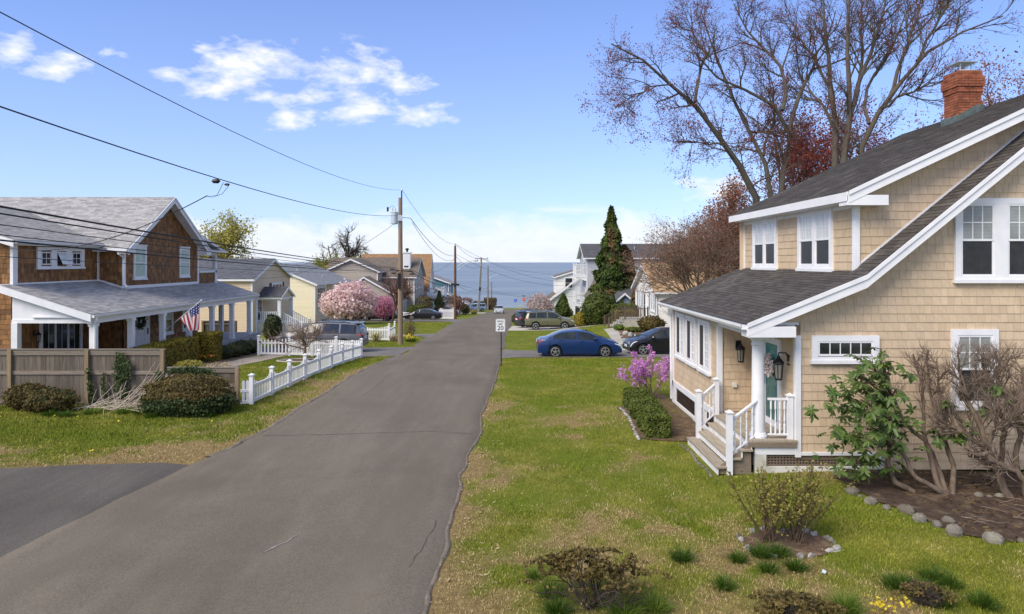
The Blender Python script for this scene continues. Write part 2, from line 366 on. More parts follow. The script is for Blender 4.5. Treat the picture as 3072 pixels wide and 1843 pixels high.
# --- materials of the ground
def ground_mat(name, blades=False):
    m = bpy.data.materials.new(name); m.use_nodes = True; t = m.node_tree; n = t.nodes; l = t.links; b = n['Principled BSDF']
    b.inputs['Roughness'].default_value = .95; b.inputs['Specular IOR Level'].default_value = .1
    a = n.new('ShaderNodeAttribute'); a.attribute_name = 'dry'; tcn = n.new('ShaderNodeTexCoord')
    def nz(s, d=4):
        q = n.new('ShaderNodeTexNoise'); q.inputs['Scale'].default_value = s; q.inputs['Detail'].default_value = d; q.inputs['Roughness'].default_value = .65; l.new(tcn.outputs['Object'], q.inputs['Vector']); return q.outputs['Fac']
    def mx(f, c1, c2):
        q = n.new('ShaderNodeMix'); q.data_type = 'RGBA'; l.new(f, q.inputs[0])
        for i, c in ((6, c1), (7, c2)):
            if isinstance(c, tuple): q.inputs[i].default_value = (*c, 1)
            else: l.new(c, q.inputs[i])
        return q.outputs[2]
    def rng_(f, lo, hi):
        q = n.new('ShaderNodeMapRange'); q.inputs[1].default_value = lo; q.inputs[2].default_value = hi; l.new(f, q.inputs[0]); return q.outputs[0]
    def ma(op, p, q):
        r = n.new('ShaderNodeMath'); r.operation = op
        for i, v in enumerate((p, q)):
            if isinstance(v, float): r.inputs[i].default_value = v
            else: l.new(v, r.inputs[i])
        return r.outputs[0]
    green = mx(rng_(nz(1.1, 3), .35, .65), (.140, .165, .020), (.255, .250, .046))
    green = mx(rng_(nz(.35, 2), .40, .62), green, (.148, .188, .020))
    straw = mx(rng_(nz(9, 5), .38, .62), (.36, .265, .115), (.215, .145, .065))
    if blades:
        v = n.new('ShaderNodeAttribute'); v.attribute_name = 'var'
        f = rng_(ma('ADD', a.outputs['Fac'], ma('MULTIPLY', ma('SUBTRACT', v.outputs['Fac'], .5), .75)), .42, .78)
        c = mx(f, green, mx(v.outputs['Fac'], (.26, .20, .09), (.42, .33, .17)))
        sc = n.new('ShaderNodeVectorMath'); sc.operation = 'SCALE'; l.new(c, sc.inputs[0]); l.new(ma('ADD', ma('MULTIPLY', v.outputs['Fac'], .75), .72), sc.inputs['Scale']); c = sc.outputs[0]
        l.new(c, b.inputs['Base Color'])
        b.inputs['Roughness'].default_value = .7
    else:
        f = rng_(ma('ADD', a.outputs['Fac'], ma('MULTIPLY', ma('SUBTRACT', nz(26, 5), .5), 1.5)), .35, .75)
        c = mx(f, green, straw)
        dark = n.new('ShaderNodeVectorMath'); dark.operation = 'SCALE'; l.new(c, dark.inputs[0]); l.new(rng_(nz(70, 3), .25, .6), dark.inputs['Scale'])
        sc2 = n.new('ShaderNodeMix'); sc2.data_type = 'RGBA'; sc2.inputs[0].default_value = .45; l.new(c, sc2.inputs[6]); l.new(dark.outputs[0], sc2.inputs[7])
        l.new(sc2.outputs[2], b.inputs['Base Color'])
        bp = n.new('ShaderNodeBump'); bp.inputs['Strength'].default_value = .8; bp.inputs['Distance'].default_value = .04; l.new(nz(60, 4), bp.inputs['Height']); l.new(bp.outputs[0], b.inputs['Normal'])
    return m
M_ground = ground_mat('lawn'); M_blade = ground_mat('grass_blades', True)
def asphalt(name, c1, c2, dark, speck=.25):
    m = bpy.data.materials.new(name); m.use_nodes = True; t = m.node_tree; n = t.nodes; l = t.links; b = n['Principled BSDF']
    b.inputs['Roughness'].default_value = .9; b.inputs['Specular IOR Level'].default_value = .25
    tcn = n.new('ShaderNodeTexCoord'); mp = n.new('ShaderNodeMapping'); l.new(tcn.outputs['Object'], mp.inputs[0])
    mp2 = n.new('ShaderNodeMapping'); mp2.inputs['Scale'].default_value = (1, .18, 1); l.new(tcn.outputs['Object'], mp2.inputs[0])
    def nz(s, d=4, v=mp):
        q = n.new('ShaderNodeTexNoise'); q.inputs['Scale'].default_value = s; q.inputs['Detail'].default_value = d; q.inputs['Roughness'].default_value = .65; l.new(v.outputs[0], q.inputs['Vector']); return q.outputs['Fac']
    def mx(f, c1, c2):
        q = n.new('ShaderNodeMix'); q.data_type = 'RGBA'; l.new(f, q.inputs[0])
        for i, c in ((6, c1), (7, c2)):
            if isinstance(c, tuple): q.inputs[i].default_value = (*c, 1)
            else: l.new(c, q.inputs[i])
        return q.outputs[2]
    def rng_(f, lo, hi, a=0, z=1):
        q = n.new('ShaderNodeMapRange'); q.inputs[1].default_value = lo; q.inputs[2].default_value = hi; q.inputs[3].default_value = a; q.inputs[4].default_value = z; l.new(f, q.inputs[0]); return q.outputs[0]
    c = mx(rng_(nz(.55, 4, mp2), .35, .65), c1, c2)
    c = mx(rng_(nz(.25, 3), .50, .72), c, dark)
    c = mx(rng_(nz(42, 4), .42, .60, 0, .6), c, tuple(k*.52 for k in c1))
    c = mx(rng_(nz(1.1, 4, mp2), .48, .68, 0, .2), c, tuple(k*1.15 for k in c2))
    c = mx(rng_(nz(4, 5), .50, .75, 0, .3), c, tuple(k*.78 for k in c1))
    vo = n.new('ShaderNodeTexVoronoi'); vo.inputs['Scale'].default_value = 24; l.new(mp.outputs[0], vo.inputs['Vector'])
    c = mx(rng_(vo.outputs['Distance'], .10, .05, 0, speck), c, (.50, .44, .36))
    l.new(c, b.inputs['Base Color'])
    bp = n.new('ShaderNodeBump'); bp.inputs['Strength'].default_value = .5; bp.inputs['Distance'].default_value = .01; l.new(nz(160, 3), bp.inputs['Height']); l.new(bp.outputs[0], b.inputs['Normal'])
    return m
M_road = asphalt('road_asphalt', (.150, .126, .096), (.188, .160, .123), (.130, .109, .083), .6)
M_drive_dark = asphalt('drive_asphalt', (.088, .078, .068), (.135, .120, .105), (.075, .068, .060), .35)
M_drive = asphalt('old_asphalt', (.17, .155, .145), (.215, .20, .185), (.14, .128, .118))
M_mulch = mat('mulch', (.060, .036, .022), (.15, .095, .060), 14, .95, .9, 40, c3=(.20, .15, .09), s3=5, f3=.58, detail=8)
M_soil = mat('dark_soil', (.030, .019, .013), (.085, .055, .036), 6, .95, .9, 35, c3=(.15, .11, .07), s3=4, f3=.62, detail=8)
M_gravel = mat('gravel', (.34, .32, .28), (.58, .55, .50), 30, .9, .8, 60, detail=8)
M_concrete = mat('concrete', (.36, .34, .31), (.50, .48, .44), 3, .9, .3, 60, c3=(.30, .28, .25), s3=.9, f3=.55)
M_tar = mat('tar', (.030, .028, .027), (.055, .05, .048), 8, .7, .3, 60)
M_lip = mat('asphalt_lip', (.12, .100, .078), (.21, .175, .135), 9, .95, .8, 50)

# --- the ground sheet
def rows():
    a = list(np.arange(-8, 40, .33))+list(np.arange(40, 100, 1.0))+list(np.arange(100, 200, 2.5))+[205, 215, 230]
    return np.array(sorted(set([round(v, 3) for v in a]+[float(v) for v in GY if -8 < v < 230])))
def cols():
    a = list(np.arange(-70, -24, 3.))+list(np.arange(-24, -20, 1.))+list(np.arange(-20, 17, .33))+list(np.arange(17, 30, 1.))+list(np.arange(30, 110, 5.))
    return np.array(a)
ys = rows(); xs = cols()
XX, YY = np.meshgrid(xs, ys); ZZ = gz(XX, YY)
V = np.stack([XX, YY, ZZ], -1).reshape(-1, 3); nx = len(xs); ny = len(ys)
i = np.arange(nx-1)[None, :]+np.arange(ny-1)[:, None]*nx; Fq = np.stack([i, i+1, i+1+nx, i+nx], -1).reshape(-1, 4)
ground = np_obj('ground', V, Fq, M_ground, smooth=True); tag(ground, kind='structure')
at_ = ground.data.attributes.new('dry', 'FLOAT', 'POINT'); at_.data.foreach_set('value', dryness(V[:, 0], V[:, 1]).astype(np.float32))

# --- the road
yr = np.array(sorted(set(list(np.arange(-6, 60, .4))+list(np.arange(60, 174, 1.0))+[float(v) for v in GY if -6 < v < 172])))
yr = yr[yr < 172]
ej = lambda y, s: (vnoise(y, 0*y, 1.3, s)-.5)*.16+(vnoise(y, 0*y, .35, s+1)-.5)*.22
xl = rl(yr)+ej(yr, 40); xr_ = np.maximum(rr(np.minimum(yr, 160)), xl+.5)+ej(yr, 44)
V = []; Fq = []
K = 9
for a, (y_, x0, x1) in enumerate(zip(yr, xl, xr_)):
    for k in range(K):
        t = (0, .012, .06, .25, .5, .75, .94, .988, 1)[k]; xx = x0+(x1-x0)*t
        V.append((xx, y_, float(np.interp(y_, GY, GZ))+.03+.035*(1-(2*t-1)**2)-(.05 if k in (0, K-1) else 0)))
    if a:
        for k in range(K-1): q = (a-1)*K+k; Fq.append((q, q+1, q+1+K, q+K))
road = np_obj('road', V, Fq, M_road, smooth=True); tag(road, kind='structure')
def poly_sheet(name, poly, dz, m, step=1.0, sub=True):
    """flat area draped on the ground"""
    ys_ = [p[1] for p in poly]; br = sorted(set([v for v in GY if min(ys_) < v < max(ys_)]+list(np.arange(min(ys_), max(ys_), step))[1:]))
    V = []; Fc = []; rest = [tuple(p) for p in poly]
    bands = [min(ys_)]+br+[max(ys_)]
    for a, b in zip(bands[:-1], bands[1:]):
        c = clip_poly(clip_poly(rest, 0, -1, -a), 0, 1, b)
        if len(c) < 3: continue
        xs_ = [p[0] for p in c]; cuts = [min(xs_)]+list(np.arange(math.floor(min(xs_))+1.5, max(xs_), 1.5))+[max(xs_)]
        for x0, x1 in zip(cuts[:-1], cuts[1:]):
            q = clip_poly(clip_poly(c, -1, 0, -x0), 1, 0, x1)
            if len(q) < 3 or area(q) < 1e-5: continue
            k = len(V); V += [(p[0], p[1], G(p[0], p[1])+dz) for p in q]; Fc.append(list(range(k, k+len(q))))
    me = bpy.data.meshes.new(name); me.from_pydata(V, [], Fc); me.materials.append(m)
    o = link(bpy.data.objects.new(name, me)); return tag(o, kind='structure')
def rough_edge(poly, amp, step=.35, seed=3):
    r = []
    for i in range(len(poly)):
        a, b = Vector(poly[i]), Vector(poly[(i+1) % len(poly)]); k = max(1, int((b-a).length/step)); nrm = (b-a).orthogonal().normalized() if k else None
        for j in range(k):
            p = a.lerp(b, j/k); d = (float(vnoise(np.array(p.x), np.array(p.y), 1.1, seed))-.5)*2*amp; r.append((p.x+nrm.x*d, p.y+nrm.y*d))
    return r
poly_sheet('driveway_corner', rough_edge(POLY['drive_corner'], .10), .016, M_drive_dark)
poly_sheet('driveway_beside_picket_fence', POLY['drive_suv'], .02, M_drive)
poly_sheet('driveway_behind_utility_pole', POLY['drive_two'], .02, M_drive)
poly_sheet('driveway_under_black_sedan', POLY['drive_sedan'], .02, M_drive)
poly_sheet('driveway_far', POLY['drive_far'], .02, M_concrete)
poly_sheet('driveway_under_blue_car', POLY['drive_blue'], .02, M_drive)
poly_sheet('driveway_gravel', POLY['drive_gravel'], .02, M_gravel)
poly_sheet('planting_bed_soil', rough_edge(BEDS['bed_rhododendron'], .12), .03, M_soil, .5)
poly_sheet('planting_bed_steps', rough_edge(BEDS['bed_steps'], .12), .03, M_mulch, .5)
poly_sheet('planting_bed_porch', BEDS['bed_porch'], .03, M_mulch, .7)
poly_sheet('planting_bed_ring', BEDS['bed_ring'], .035, M_mulch, .7)
poly_sheet('planting_bed_gnome', BEDS['bed_gnome'], .03, M_mulch, 1.0)
poly_sheet('planting_bed_stones', rough_edge(BEDS['bed_stones'], .10, .12), .02, M_mulch, .3)

# raised asphalt lips along the road edge and cracks
def lip(pts, w0, h, name, seed):
    mb = MB(); rs = random.Random(seed); P = []
    for (x, y) in pts:
        hh = h*rs.uniform(.45, 1.25); ww = w0*rs.uniform(.7, 1.3); z = float(np.interp(y, GY, GZ)); o_ = rs.uniform(-.012, .012)
        P.append([(x-ww/2+o_, y, z-.02), (x-ww*.28+o_, y, z+hh*.8), (x+o_, y, z+hh), (x+ww*.3+o_, y, z+hh*.75), (x+ww/2+o_, y, z-.02)])
    for a, b in zip(P[:-1], P[1:]):
        mb.add(a+b, [(k, k+1, k+6, k+5) for k in range(4)])
    return tag(mb.build(name, M_lip, smooth=True), kind='structure')
lip([(float(rl(y))-.02+float(ej(np.array(y), 40)), y) for y in np.arange(16.6, 36.4, .22)], .24, .055, 'kerb_lip_left', 1)
lip([(float(rr(y))-.03+float(ej(np.array(y), 44)), y) for y in np.arange(8.5, 35.5, .22)], .10, .035, 'kerb_lip_right', 2)
lip([(float(rl(y))-.02+float(ej(np.array(y), 40)), y) for y in np.arange(44.8, 53.2, .3)], .2, .045, 'kerb_lip_by_pole', 3)
lip([(float(rl(y))-.02+float(ej(np.array(y), 40)), y) for y in np.arange(58, 80, .4)], .2, .045, 'kerb_lip_by_lawn', 4)
lip([(float(rr(y))-.03+float(ej(np.array(y), 44)), y) for y in np.arange(42.6, 61.6, .4)], .16, .04, 'kerb_lip_by_right_lawn', 5)
def crack(pts, wd, seed, m=M_tar):
    rs = random.Random(seed); mb = MB(); L_ = []
    for (x0, y0), (x1, y1) in zip(pts[:-1], pts[1:]):
        k = max(2, int(math.hypot(x1-x0, y1-y0)/.14))
        for j in range(k): t = j/k; L_.append((x0+(x1-x0)*t+rs.uniform(-.025, .025), y0+(y1-y0)*t+rs.uniform(-.04, .04)))
    def zr(x, y):
        a, b = float(rl(y)), float(rr(y)); t = (x-a)/(b-a); return float(np.interp(y, GY, GZ))+.036+.035*(1-(2*t-1)**2)
    for a, b in zip(L_[:-1], L_[1:]):
        d = Vector((b[0]-a[0], b[1]-a[1])); nrm = d.orthogonal().normalized()*wd*rs.uniform(.3, 1)
        mb.add([(a[0]-nrm.x, a[1]-nrm.y, zr(*a)), (b[0]-nrm.x, b[1]-nrm.y, zr(*b)), (b[0]+nrm.x, b[1]+nrm.y, zr(*b)), (a[0]+nrm.x, a[1]+nrm.y, zr(*a))], [(0, 1, 2, 3)])
    return mb.build('crack', m, road)
crack([(-6.75, 18.55), (-5.2, 18.55), (-3.4, 18.75), (-2.2, 18.95), (-.95, 18.7)], .012, 1)
crack([(-6.4, 34), (-4, 34.4), (-2, 34.2), (-.6, 34.5)], .02, 2)
crack([(-5.3, 23), (-5.1, 26), (-5.2, 29)], .006, 3)
crack([(-2.9, 32), (-2.7, 38)], .007, 4)
crack([(-1.6, 10.5), (-1.45, 11.5), (-1.35, 12.6)], .006, 5)
crack([(-6.3, 60), (-3, 60.6), (-.5, 60.2)], .03, 6)
crack([(-6.3, 47), (-3.4, 47.4), (-.6, 47)], .02, 7)
_m = mat('worn_paint', (.30, .28, .26), (.20, .18, .165), 12, .9)
crack([(-3.98, 11.0), (-3.62, 11.9)], .03, 8, _m)

# --- the sea
def sea_mat():
    m = bpy.data.materials.new('sea_water'); m.use_nodes = True; t = m.node_tree; n = t.nodes; l = t.links; b = n['Principled BSDF']
    b.inputs['Base Color'].default_value = (.155, .190, .205, 1); b.inputs['Roughness'].default_value = .35; b.inputs['Specular IOR Level'].default_value = .3; b.inputs['IOR'].default_value = 1.33
    tcn = n.new('ShaderNodeTexCoord'); mp = n.new('ShaderNodeMapping'); mp.inputs['Scale'].default_value = (.30, 1.0, 1); l.new(tcn.outputs['Object'], mp.inputs[0])
    hs = None
    mp3 = n.new('ShaderNodeMapping'); mp3.inputs['Scale'].default_value = (.0035, .02, 1); l.new(tcn.outputs['Object'], mp3.inputs[0]); q3 = n.new('ShaderNodeTexNoise'); q3.inputs['Scale'].default_value = 1; q3.inputs['Detail'].default_value = 5; l.new(mp3.outputs[0], q3.inputs['Vector'])
    m3 = n.new('ShaderNodeMix'); m3.data_type = 'RGBA'; r3 = n.new('ShaderNodeMapRange'); r3.inputs[1].default_value = .35; r3.inputs[2].default_value = .65; l.new(q3.outputs['Fac'], r3.inputs[0]); l.new(r3.outputs[0], m3.inputs[0]); m3.inputs[6].default_value = (.115, .150, .165, 1); m3.inputs[7].default_value = (.20, .225, .235, 1); l.new(m3.outputs[2], b.inputs['Base Color'])
    for s, k in ((.035, 1.0), (.16, .45), (.7, .16)):
        q = n.new('ShaderNodeTexNoise'); q.inputs['Scale'].default_value = s; q.inputs['Detail'].default_value = 4; l.new(mp.outputs[0], q.inputs['Vector'])
        mu = n.new('ShaderNodeMath'); mu.operation = 'MULTIPLY'; mu.inputs[1].default_value = k/s*.11; l.new(q.outputs['Fac'], mu.inputs[0])
        if hs is None: hs = mu.outputs[0]
        else:
            ad = n.new('ShaderNodeMath'); l.new(hs, ad.inputs[0]); l.new(mu.outputs[0], ad.inputs[1]); hs = ad.outputs[0]
    bp = n.new('ShaderNodeBump'); bp.inputs['Strength'].default_value = 1; bp.inputs['Distance'].default_value = 1.0; l.new(hs, bp.inputs['Height']); l.new(bp.outputs[0], b.inputs['Normal'])
    return m
mb = MB(); yy = [183, 200, 240, 320, 500, 1000, 3000, 9000, 40000]
for a, b in zip(yy[:-1], yy[1:]): mb.add([(-a*1.3-300, a, SEA), (a*1.3+300, a, SEA), (b*1.3+300, b, SEA), (-b*1.3-300, b, SEA)], [(0, 1, 2, 3)])
tag(mb.build('sea', sea_mat()), kind='structure')

# --- grass
def lawn_ok(x, y):
    ok = (x < rl(y)-.02+ej(y, 40)) | (x > rr(y)+.08+ej(y, 44))
    for p in POLY.values(): ok &= ~inpoly(x, y, p)
    for k, p in BEDS.items():
        if k not in ('bed_steps',): ok &= ~inpoly(x, y, p)
    ok &= ~((x > 5.4) & (x < 22) & (y > 15.3) & (y < 23.5)) & ~((x > 4.55) & (x < 5.5) & (y > 15.1) & (y < 17.95)) & ~((x < -15.7) & (y > 26.5) & (y < 44))
    ok &= ~inpoly(x, y, WALK)
    return ok
WALK = [(-13.1, 37.4), (-13.9, 36.4), (-14.2, 33), (-14.2, 30.3), (-15.5, 28.2), (-14.6, 27.2), (-13.2, 29.6), (-12.6, 32.5), (-12.3, 36.4), (-12.2, 37.2)]
def grass(name, boxes, h, wd, seed):
    g = np.random.default_rng(seed); Xs = []; Ys = []
    for (x0, x1, y0, y1, n) in boxes:
        Xs.append(g.uniform(x0, x1, n)); Ys.append(g.uniform(y0, y1, n))
    x = np.concatenate(Xs); y = np.concatenate(Ys); k = lawn_ok(x, y); x = x[k]; y = y[k]
    d = dryness(x, y); keep = g.random(len(x)) > d*.55; x = x[keep]; y = y[keep]; d = d[keep]
    z = gz(x, y); n = len(x); a = g.uniform(0, 6.283, n); tall = .55+1.0*fnoise(x, y, 1.1, 60, 2)
    hh = h*g.uniform(.5, 1.35, n)*tall*(1-.45*d); ww = wd*g.uniform(.6, 1.3, n)*(1+y/60); le = g.uniform(.2, 1.1, n)*hh; a2 = g.uniform(0, 6.283, n)
    dx = np.cos(a)*ww/2; dy = np.sin(a)*ww/2
    V = np.empty((n, 3, 3)); V[:, 0] = np.stack([x-dx, y-dy, z-.005], 1); V[:, 1] = np.stack([x+dx, y+dy, z-.005], 1); V[:, 2] = np.stack([x+np.cos(a2)*le, y+np.sin(a2)*le, z+hh], 1)
    o = np_obj(name, V.reshape(-1, 3), np.arange(3*n).reshape(-1, 3), M_blade, var=np.repeat(g.random(n), 3))
    t = o.data.attributes.new('dry', 'FLOAT', 'POINT'); t.data.foreach_set('value', np.repeat(d, 3).astype(np.float32))
    tag(o, kind='stuff'); return o
tag(grass('grass_right_lawn', [(-1.3, 9, 8.3, 13, 110000), (-1.2, 14, 12, 20, 130000), (-1, 6, 20, 36, 90000), (-.6, 9, 41, 62, 25000)], .045, .010, 1), 'short green and straw coloured grass of the lawn right of the road', 'grass')
tag(grass('grass_left_lawn', [(-18, -6.6, 15.8, 23, 110000), (-10, -6, 22, 37, 40000), (-14.5, -8, 23, 37, 40000), (-12, -6, 44, 54, 16000), (-14, -6, 57, 81, 20000)], .06, .012, 2), 'short green grass of the verge and yard left of the road', 'grass')
# ================================================================== materials for buildings
M_white = mat('white_trim', (.66, .67, .70), (.75, .75, .77), 2.5, .55, .05, 40)
M_white_old = mat('weathered_white_trim', (.62, .62, .60), (.78, .78, .78), 3, .7, .1, 30, c3=(.50, .48, .44), s3=2.2, f3=.60)
M_tan = mat('tan_shingle', (.50, .385, .262), (.575, .450, .315), 9, .8, .25, 50, stretch=(1, 1, .25), piece=.07, c3=(.52, .40, .26), s3=.7, f3=.58)
M_tan_dark = mat('tan_backing', (.30, .21, .13), None, 4, .9)
M_cedar = mat('cedar_shingle', (.145, .068, .026), (.26, .130, .050), 10, .75, .35, 50, stretch=(1, 1, .22), piece=.42)
M_cedar_dark = mat('cedar_backing', (.05, .025, .012), None, 4, .9)
M_roof_dark = mat('dark_roof_shingle', (.050, .043, .040), (.085, .075, .070), 22, .95, .6, 90, piece=.28, c3=(.115, .107, .095), s3=1.1, f3=.60)
M_roof_grey = mat('grey_roof_shingle', (.26, .255, .255), (.37, .36, .355), 16, .95, .5, 90, piece=.24)
M_roof_back = mat('roof_backing', (.045, .042, .04), None, 3, .95)
M_roof_slate = mat('slate_roof_shingle', (.075, .080, .098), (.12, .125, .145), 14, .95, .5, 90, piece=.22)
M_roof_lgrey = mat('pale_grey_roof_shingle', (.19, .20, .215), (.26, .27, .285), 14, .95, .4, 90, piece=.15)
M_roof_taupe = mat('taupe_roof_shingle', (.12, .098, .080), (.17, .14, .115), 12, .95, .4, 90, piece=.18)
M_roof_orange = mat('orange_brown_roof_shingle', (.22, .125, .060), (.30, .18, .095), 12, .95, .4, 90, piece=.16)
M_roof_tan = mat('tan_roof_shingle', (.36, .235, .125), (.47, .32, .18), 10, .95, .4, 90, piece=.16)
M_roof_char = mat('charcoal_roof_shingle', (.060, .060, .068), (.10, .10, .11), 10, .95, .4, 90, piece=.18)
M_lap_beige = mat('beige_lap_siding', (.60, .475, .33), (.65, .52, .365), 3, .7, .1, 40, piece=.03)
M_lap_cream = mat('cream_lap_siding', (.72, .655, .46), (.77, .70, .51), 3, .7, .1, 40, piece=.03)
M_lap_taupe = mat('taupe_lap_siding', (.34, .30, .265), (.39, .345, .305), 3, .7, .1, 40, piece=.03)
M_lap_white = mat('white_lap_siding', (.76, .75, .72), (.82, .81, .79), 3, .7, .1, 40, piece=.03)
M_lap_grey = mat('lavender_grey_siding', (.36, .38, .43), (.41, .43, .48), 3, .7, .1, 40, piece=.03)
M_lap_pale = mat('pale_grey_siding', (.60, .62, .64), (.68, .69, .70), 3, .7, .1, 40, piece=.04)
M_lap_blue = mat('teal_blue_siding', (.070, .185, .25), (.09, .22, .29), 3, .7, .1, 40, piece=.04)
M_lap_slate = mat('slate_blue_siding', (.17, .21, .27), (.21, .25, .31), 3, .7, .1, 40, piece=.04)
M_black = mat('black_metal', (.012, .012, .013), None, 5, .45)
M_glass = mat('window_glass', (.014, .016, .018), (.03, .034, .036), 2, .06, spec=.6)
M_glass_scr = mat('insect_screen', (.020, .020, .022), (.035, .035, .038), 6, .35, spec=.3)
def stripe_mat(name, c1, c2, per, axis=2, rough=.25, duty=.5):
    m = bpy.data.materials.new(name); m.use_nodes = True; t = m.node_tree; n = t.nodes; l = t.links; b = n['Principled BSDF']; b.inputs['Roughness'].default_value = rough
    tcn = n.new('ShaderNodeTexCoord'); sp = n.new('ShaderNodeSeparateXYZ'); l.new(tcn.outputs['Object'], sp.inputs[0])
    q = n.new('ShaderNodeMath'); q.operation = 'DIVIDE'; l.new(sp.outputs[axis], q.inputs[0]); q.inputs[1].default_value = per
    f = n.new('ShaderNodeMath'); f.operation = 'FRACT'; l.new(q.outputs[0], f.inputs[0])
    g = n.new('ShaderNodeMath'); g.operation = 'GREATER_THAN'; l.new(f.outputs[0], g.inputs[0]); g.inputs[1].default_value = duty
    no = n.new('ShaderNodeTexNoise'); no.inputs['Scale'].default_value = 2.2; l.new(tcn.outputs['Object'], no.inputs['Vector'])
    mx = n.new('ShaderNodeMix'); mx.data_type = 'RGBA'; l.new(g.outputs[0], mx.inputs[0]); mx.inputs[6].default_value = (*c1, 1); mx.inputs[7].default_value = (*c2, 1)
    m2 = n.new('ShaderNodeMix'); m2.data_type = 'RGBA'; mr = n.new('ShaderNodeMapRange'); mr.inputs[1].default_value = .35; mr.inputs[2].default_value = .75; mr.inputs[4].default_value = .55; l.new(no.outputs['Fac'], mr.inputs[0]); l.new(mr.outputs[0], m2.inputs[0]); l.new(mx.outputs[2], m2.inputs[6]); m2.inputs[7].default_value = (.10, .11, .11, 1)
    l.new(m2.outputs[2], b.inputs['Base Color']); return m
M_blind = stripe_mat('blind_behind_glass', (.33, .35, .34), (.22, .235, .23), .032)
M_curtain = mat('curtain_behind_glass', (.42, .44, .46), (.66, .68, .70), 5, .2, stretch=(3, 3, .3), spec=.5)
M_curtain_green = mat('pale_green_blind_behind_glass', (.30, .42, .36), (.46, .58, .51), 1.6, .2, spec=.5)
M_teal = mat('teal_door_paint', (.13, .50, .43), (.17, .56, .48), 3, .45)
M_deck = mat('weathered_deck_wood', (.27, .225, .170), (.40, .345, .27), 5, .9, .3, 40, stretch=(6, .5, 6), piece=.12)
M_deck_edge = mat('grey_brown_deck_wood', (.16, .125, .09), (.23, .185, .14), 6, .9, .3, 40, stretch=(1, 6, 6))
M_foundation = mat('painted_concrete', (.55, .54, .50), (.68, .67, .64), 3, .9, .2, 40, c3=(.40, .37, .30), s3=1.4, f3=.60)
M_lattice = mat('brown_lattice', (.13, .095, .07), (.19, .145, .11), 8, .9)
M_void_shade = mat('crawl_space_shade', (.006, .005, .005), None, 3, .95)  # near-black colour standing in for the shade behind lattice and vents
M_brick = mat('brick', (.20, .062, .032), (.31, .105, .055), 6, .9, .5, 60, piece=.25)
M_mortar = mat('mortar', (.33, .26, .21), (.42, .35, .29), 9, .95, .5, 60)
M_copper = mat('copper_flashing', (.075, .085, .085), (.16, .21, .20), 6, .6, metal=.3)
M_metal = mat('galvanised_metal', (.42, .45, .48), (.55, .58, .61), 3, .45, metal=.6)
M_wire = mat('black_cable', (.014, .014, .017), None, 3, .6)
M_gutter = mat('gutter_aluminium', (.66, .67, .69), (.76, .77, .79), 2, .45)
M_wreath = mat('wreath_flowers', (.72, .58, .52), (.82, .74, .68), 6, .9, attr=True)
M_porch_floor = mat('porch_floor_concrete', (.25, .25, .26), (.33, .33, .34), 2, .8, .1)
M_shutter = mat('black_shutter', (.015, .015, .018), (.025, .025, .03), 4, .6)
M_shutter_blue = mat('blue_shutter', (.12, .17, .26), (.15, .20, .30), 4, .6)

Zv = Vector((0, 0, 1))
def win(h, o, u, w, ht, sashes, casing=.11, sill=True, m=M_white, head=0.0, name='window', depth=.078, mull=None):
    """window on the wall plane at o (lower left corner of the casing), u along the wall. sashes: (x0,x1,z0,z1,cols,rows,glass,set_back)"""
    u = Vector(u); n = u.cross(Zv); c = casing
    mb = MB()
    mb.obox(o, u, Zv, n, 0, c, 0, ht, -.02, depth); mb.obox(o, u, Zv, n, w-c, w, 0, ht, -.02, depth)
    mb.obox(o, u, Zv, n, c, w-c, ht-c, ht, -.02, depth-.002); mb.obox(o, u, Zv, n, c, w-c, 0, c*.8, -.02, depth-.002)
    if mull:
        for a, b in mull: mb.obox(o, u, Zv, n, a, b, c*.8, ht-c, -.02, depth-.004)
    if sill: mb.obox(o, u, Zv, n, -.03, w+.03, -.05, .03, -.02, depth+.035)
    if head: mb.obox(o, u, Zv, n, -.03, w+.03, ht, ht+head, -.02, depth+.03)
    wo = mb.build(name, m, h)
    for (x0, x1, z0, z1, nc, nr, gl, sb) in sashes:
        s = .045; d = depth-.012-sb; ms = MB()
        for a in ((x0, x0+s, z0, z1), (x1-s, x1, z0, z1), (x0+s, x1-s, z0, z0+s), (x0+s, x1-s, z1-s, z1)): ms.obox(o, u, Zv, n, a[0], a[1], a[2], a[3], -.01, d)
        gw = (x1-x0-2*s)/nc; gh = (z1-z0-2*s)/nr; b = .011
        for i in range(1, nc): ms.obox(o, u, Zv, n, x0+s+gw*i-b, x0+s+gw*i+b, z0+s, z1-s, -.01, d-.006)
        for j in range(1, nr): ms.obox(o, u, Zv, n, x0+s, x1-s, z0+s+gh*j-b, z0+s+gh*j+b, -.01, d-.008)
        ms.build('sash', m, wo)
        for i in range(nc):
            for j in range(nr):
                MB().obox(o, u, Zv, n, x0+s+gw*i, x0+s+gw*(i+1), z0+s+gh*j, z0+s+gh*(j+1), -.01, d-.014).build('pane', gl, wo)
    return wo
def dh(h, o, u, w, ht, up=(2, 2), gl=None, gl2=None, lo=(1, 1), units=1, mullw=.12, casing=.11, **k):
    """double hung window of one or more units"""
    gl = gl or M_glass; gl2 = gl2 or gl; c = casing; iw = (w-2*c-(units-1)*mullw)/units; S = []; mu = []
    for q in range(units):
        x0 = c+q*(iw+mullw); mid = c*.8+(ht-c*1.8)*.5
        S.append((x0, x0+iw, mid-.02, ht-c, up[0], up[1], gl, 0)); S.append((x0, x0+iw, c*.8, mid+.02, lo[0], lo[1], gl2, .012))
        if q: mu.append((x0-mullw, x0))
    return win(h, o, u, w, ht, S, casing=casing, mull=mu, **k)
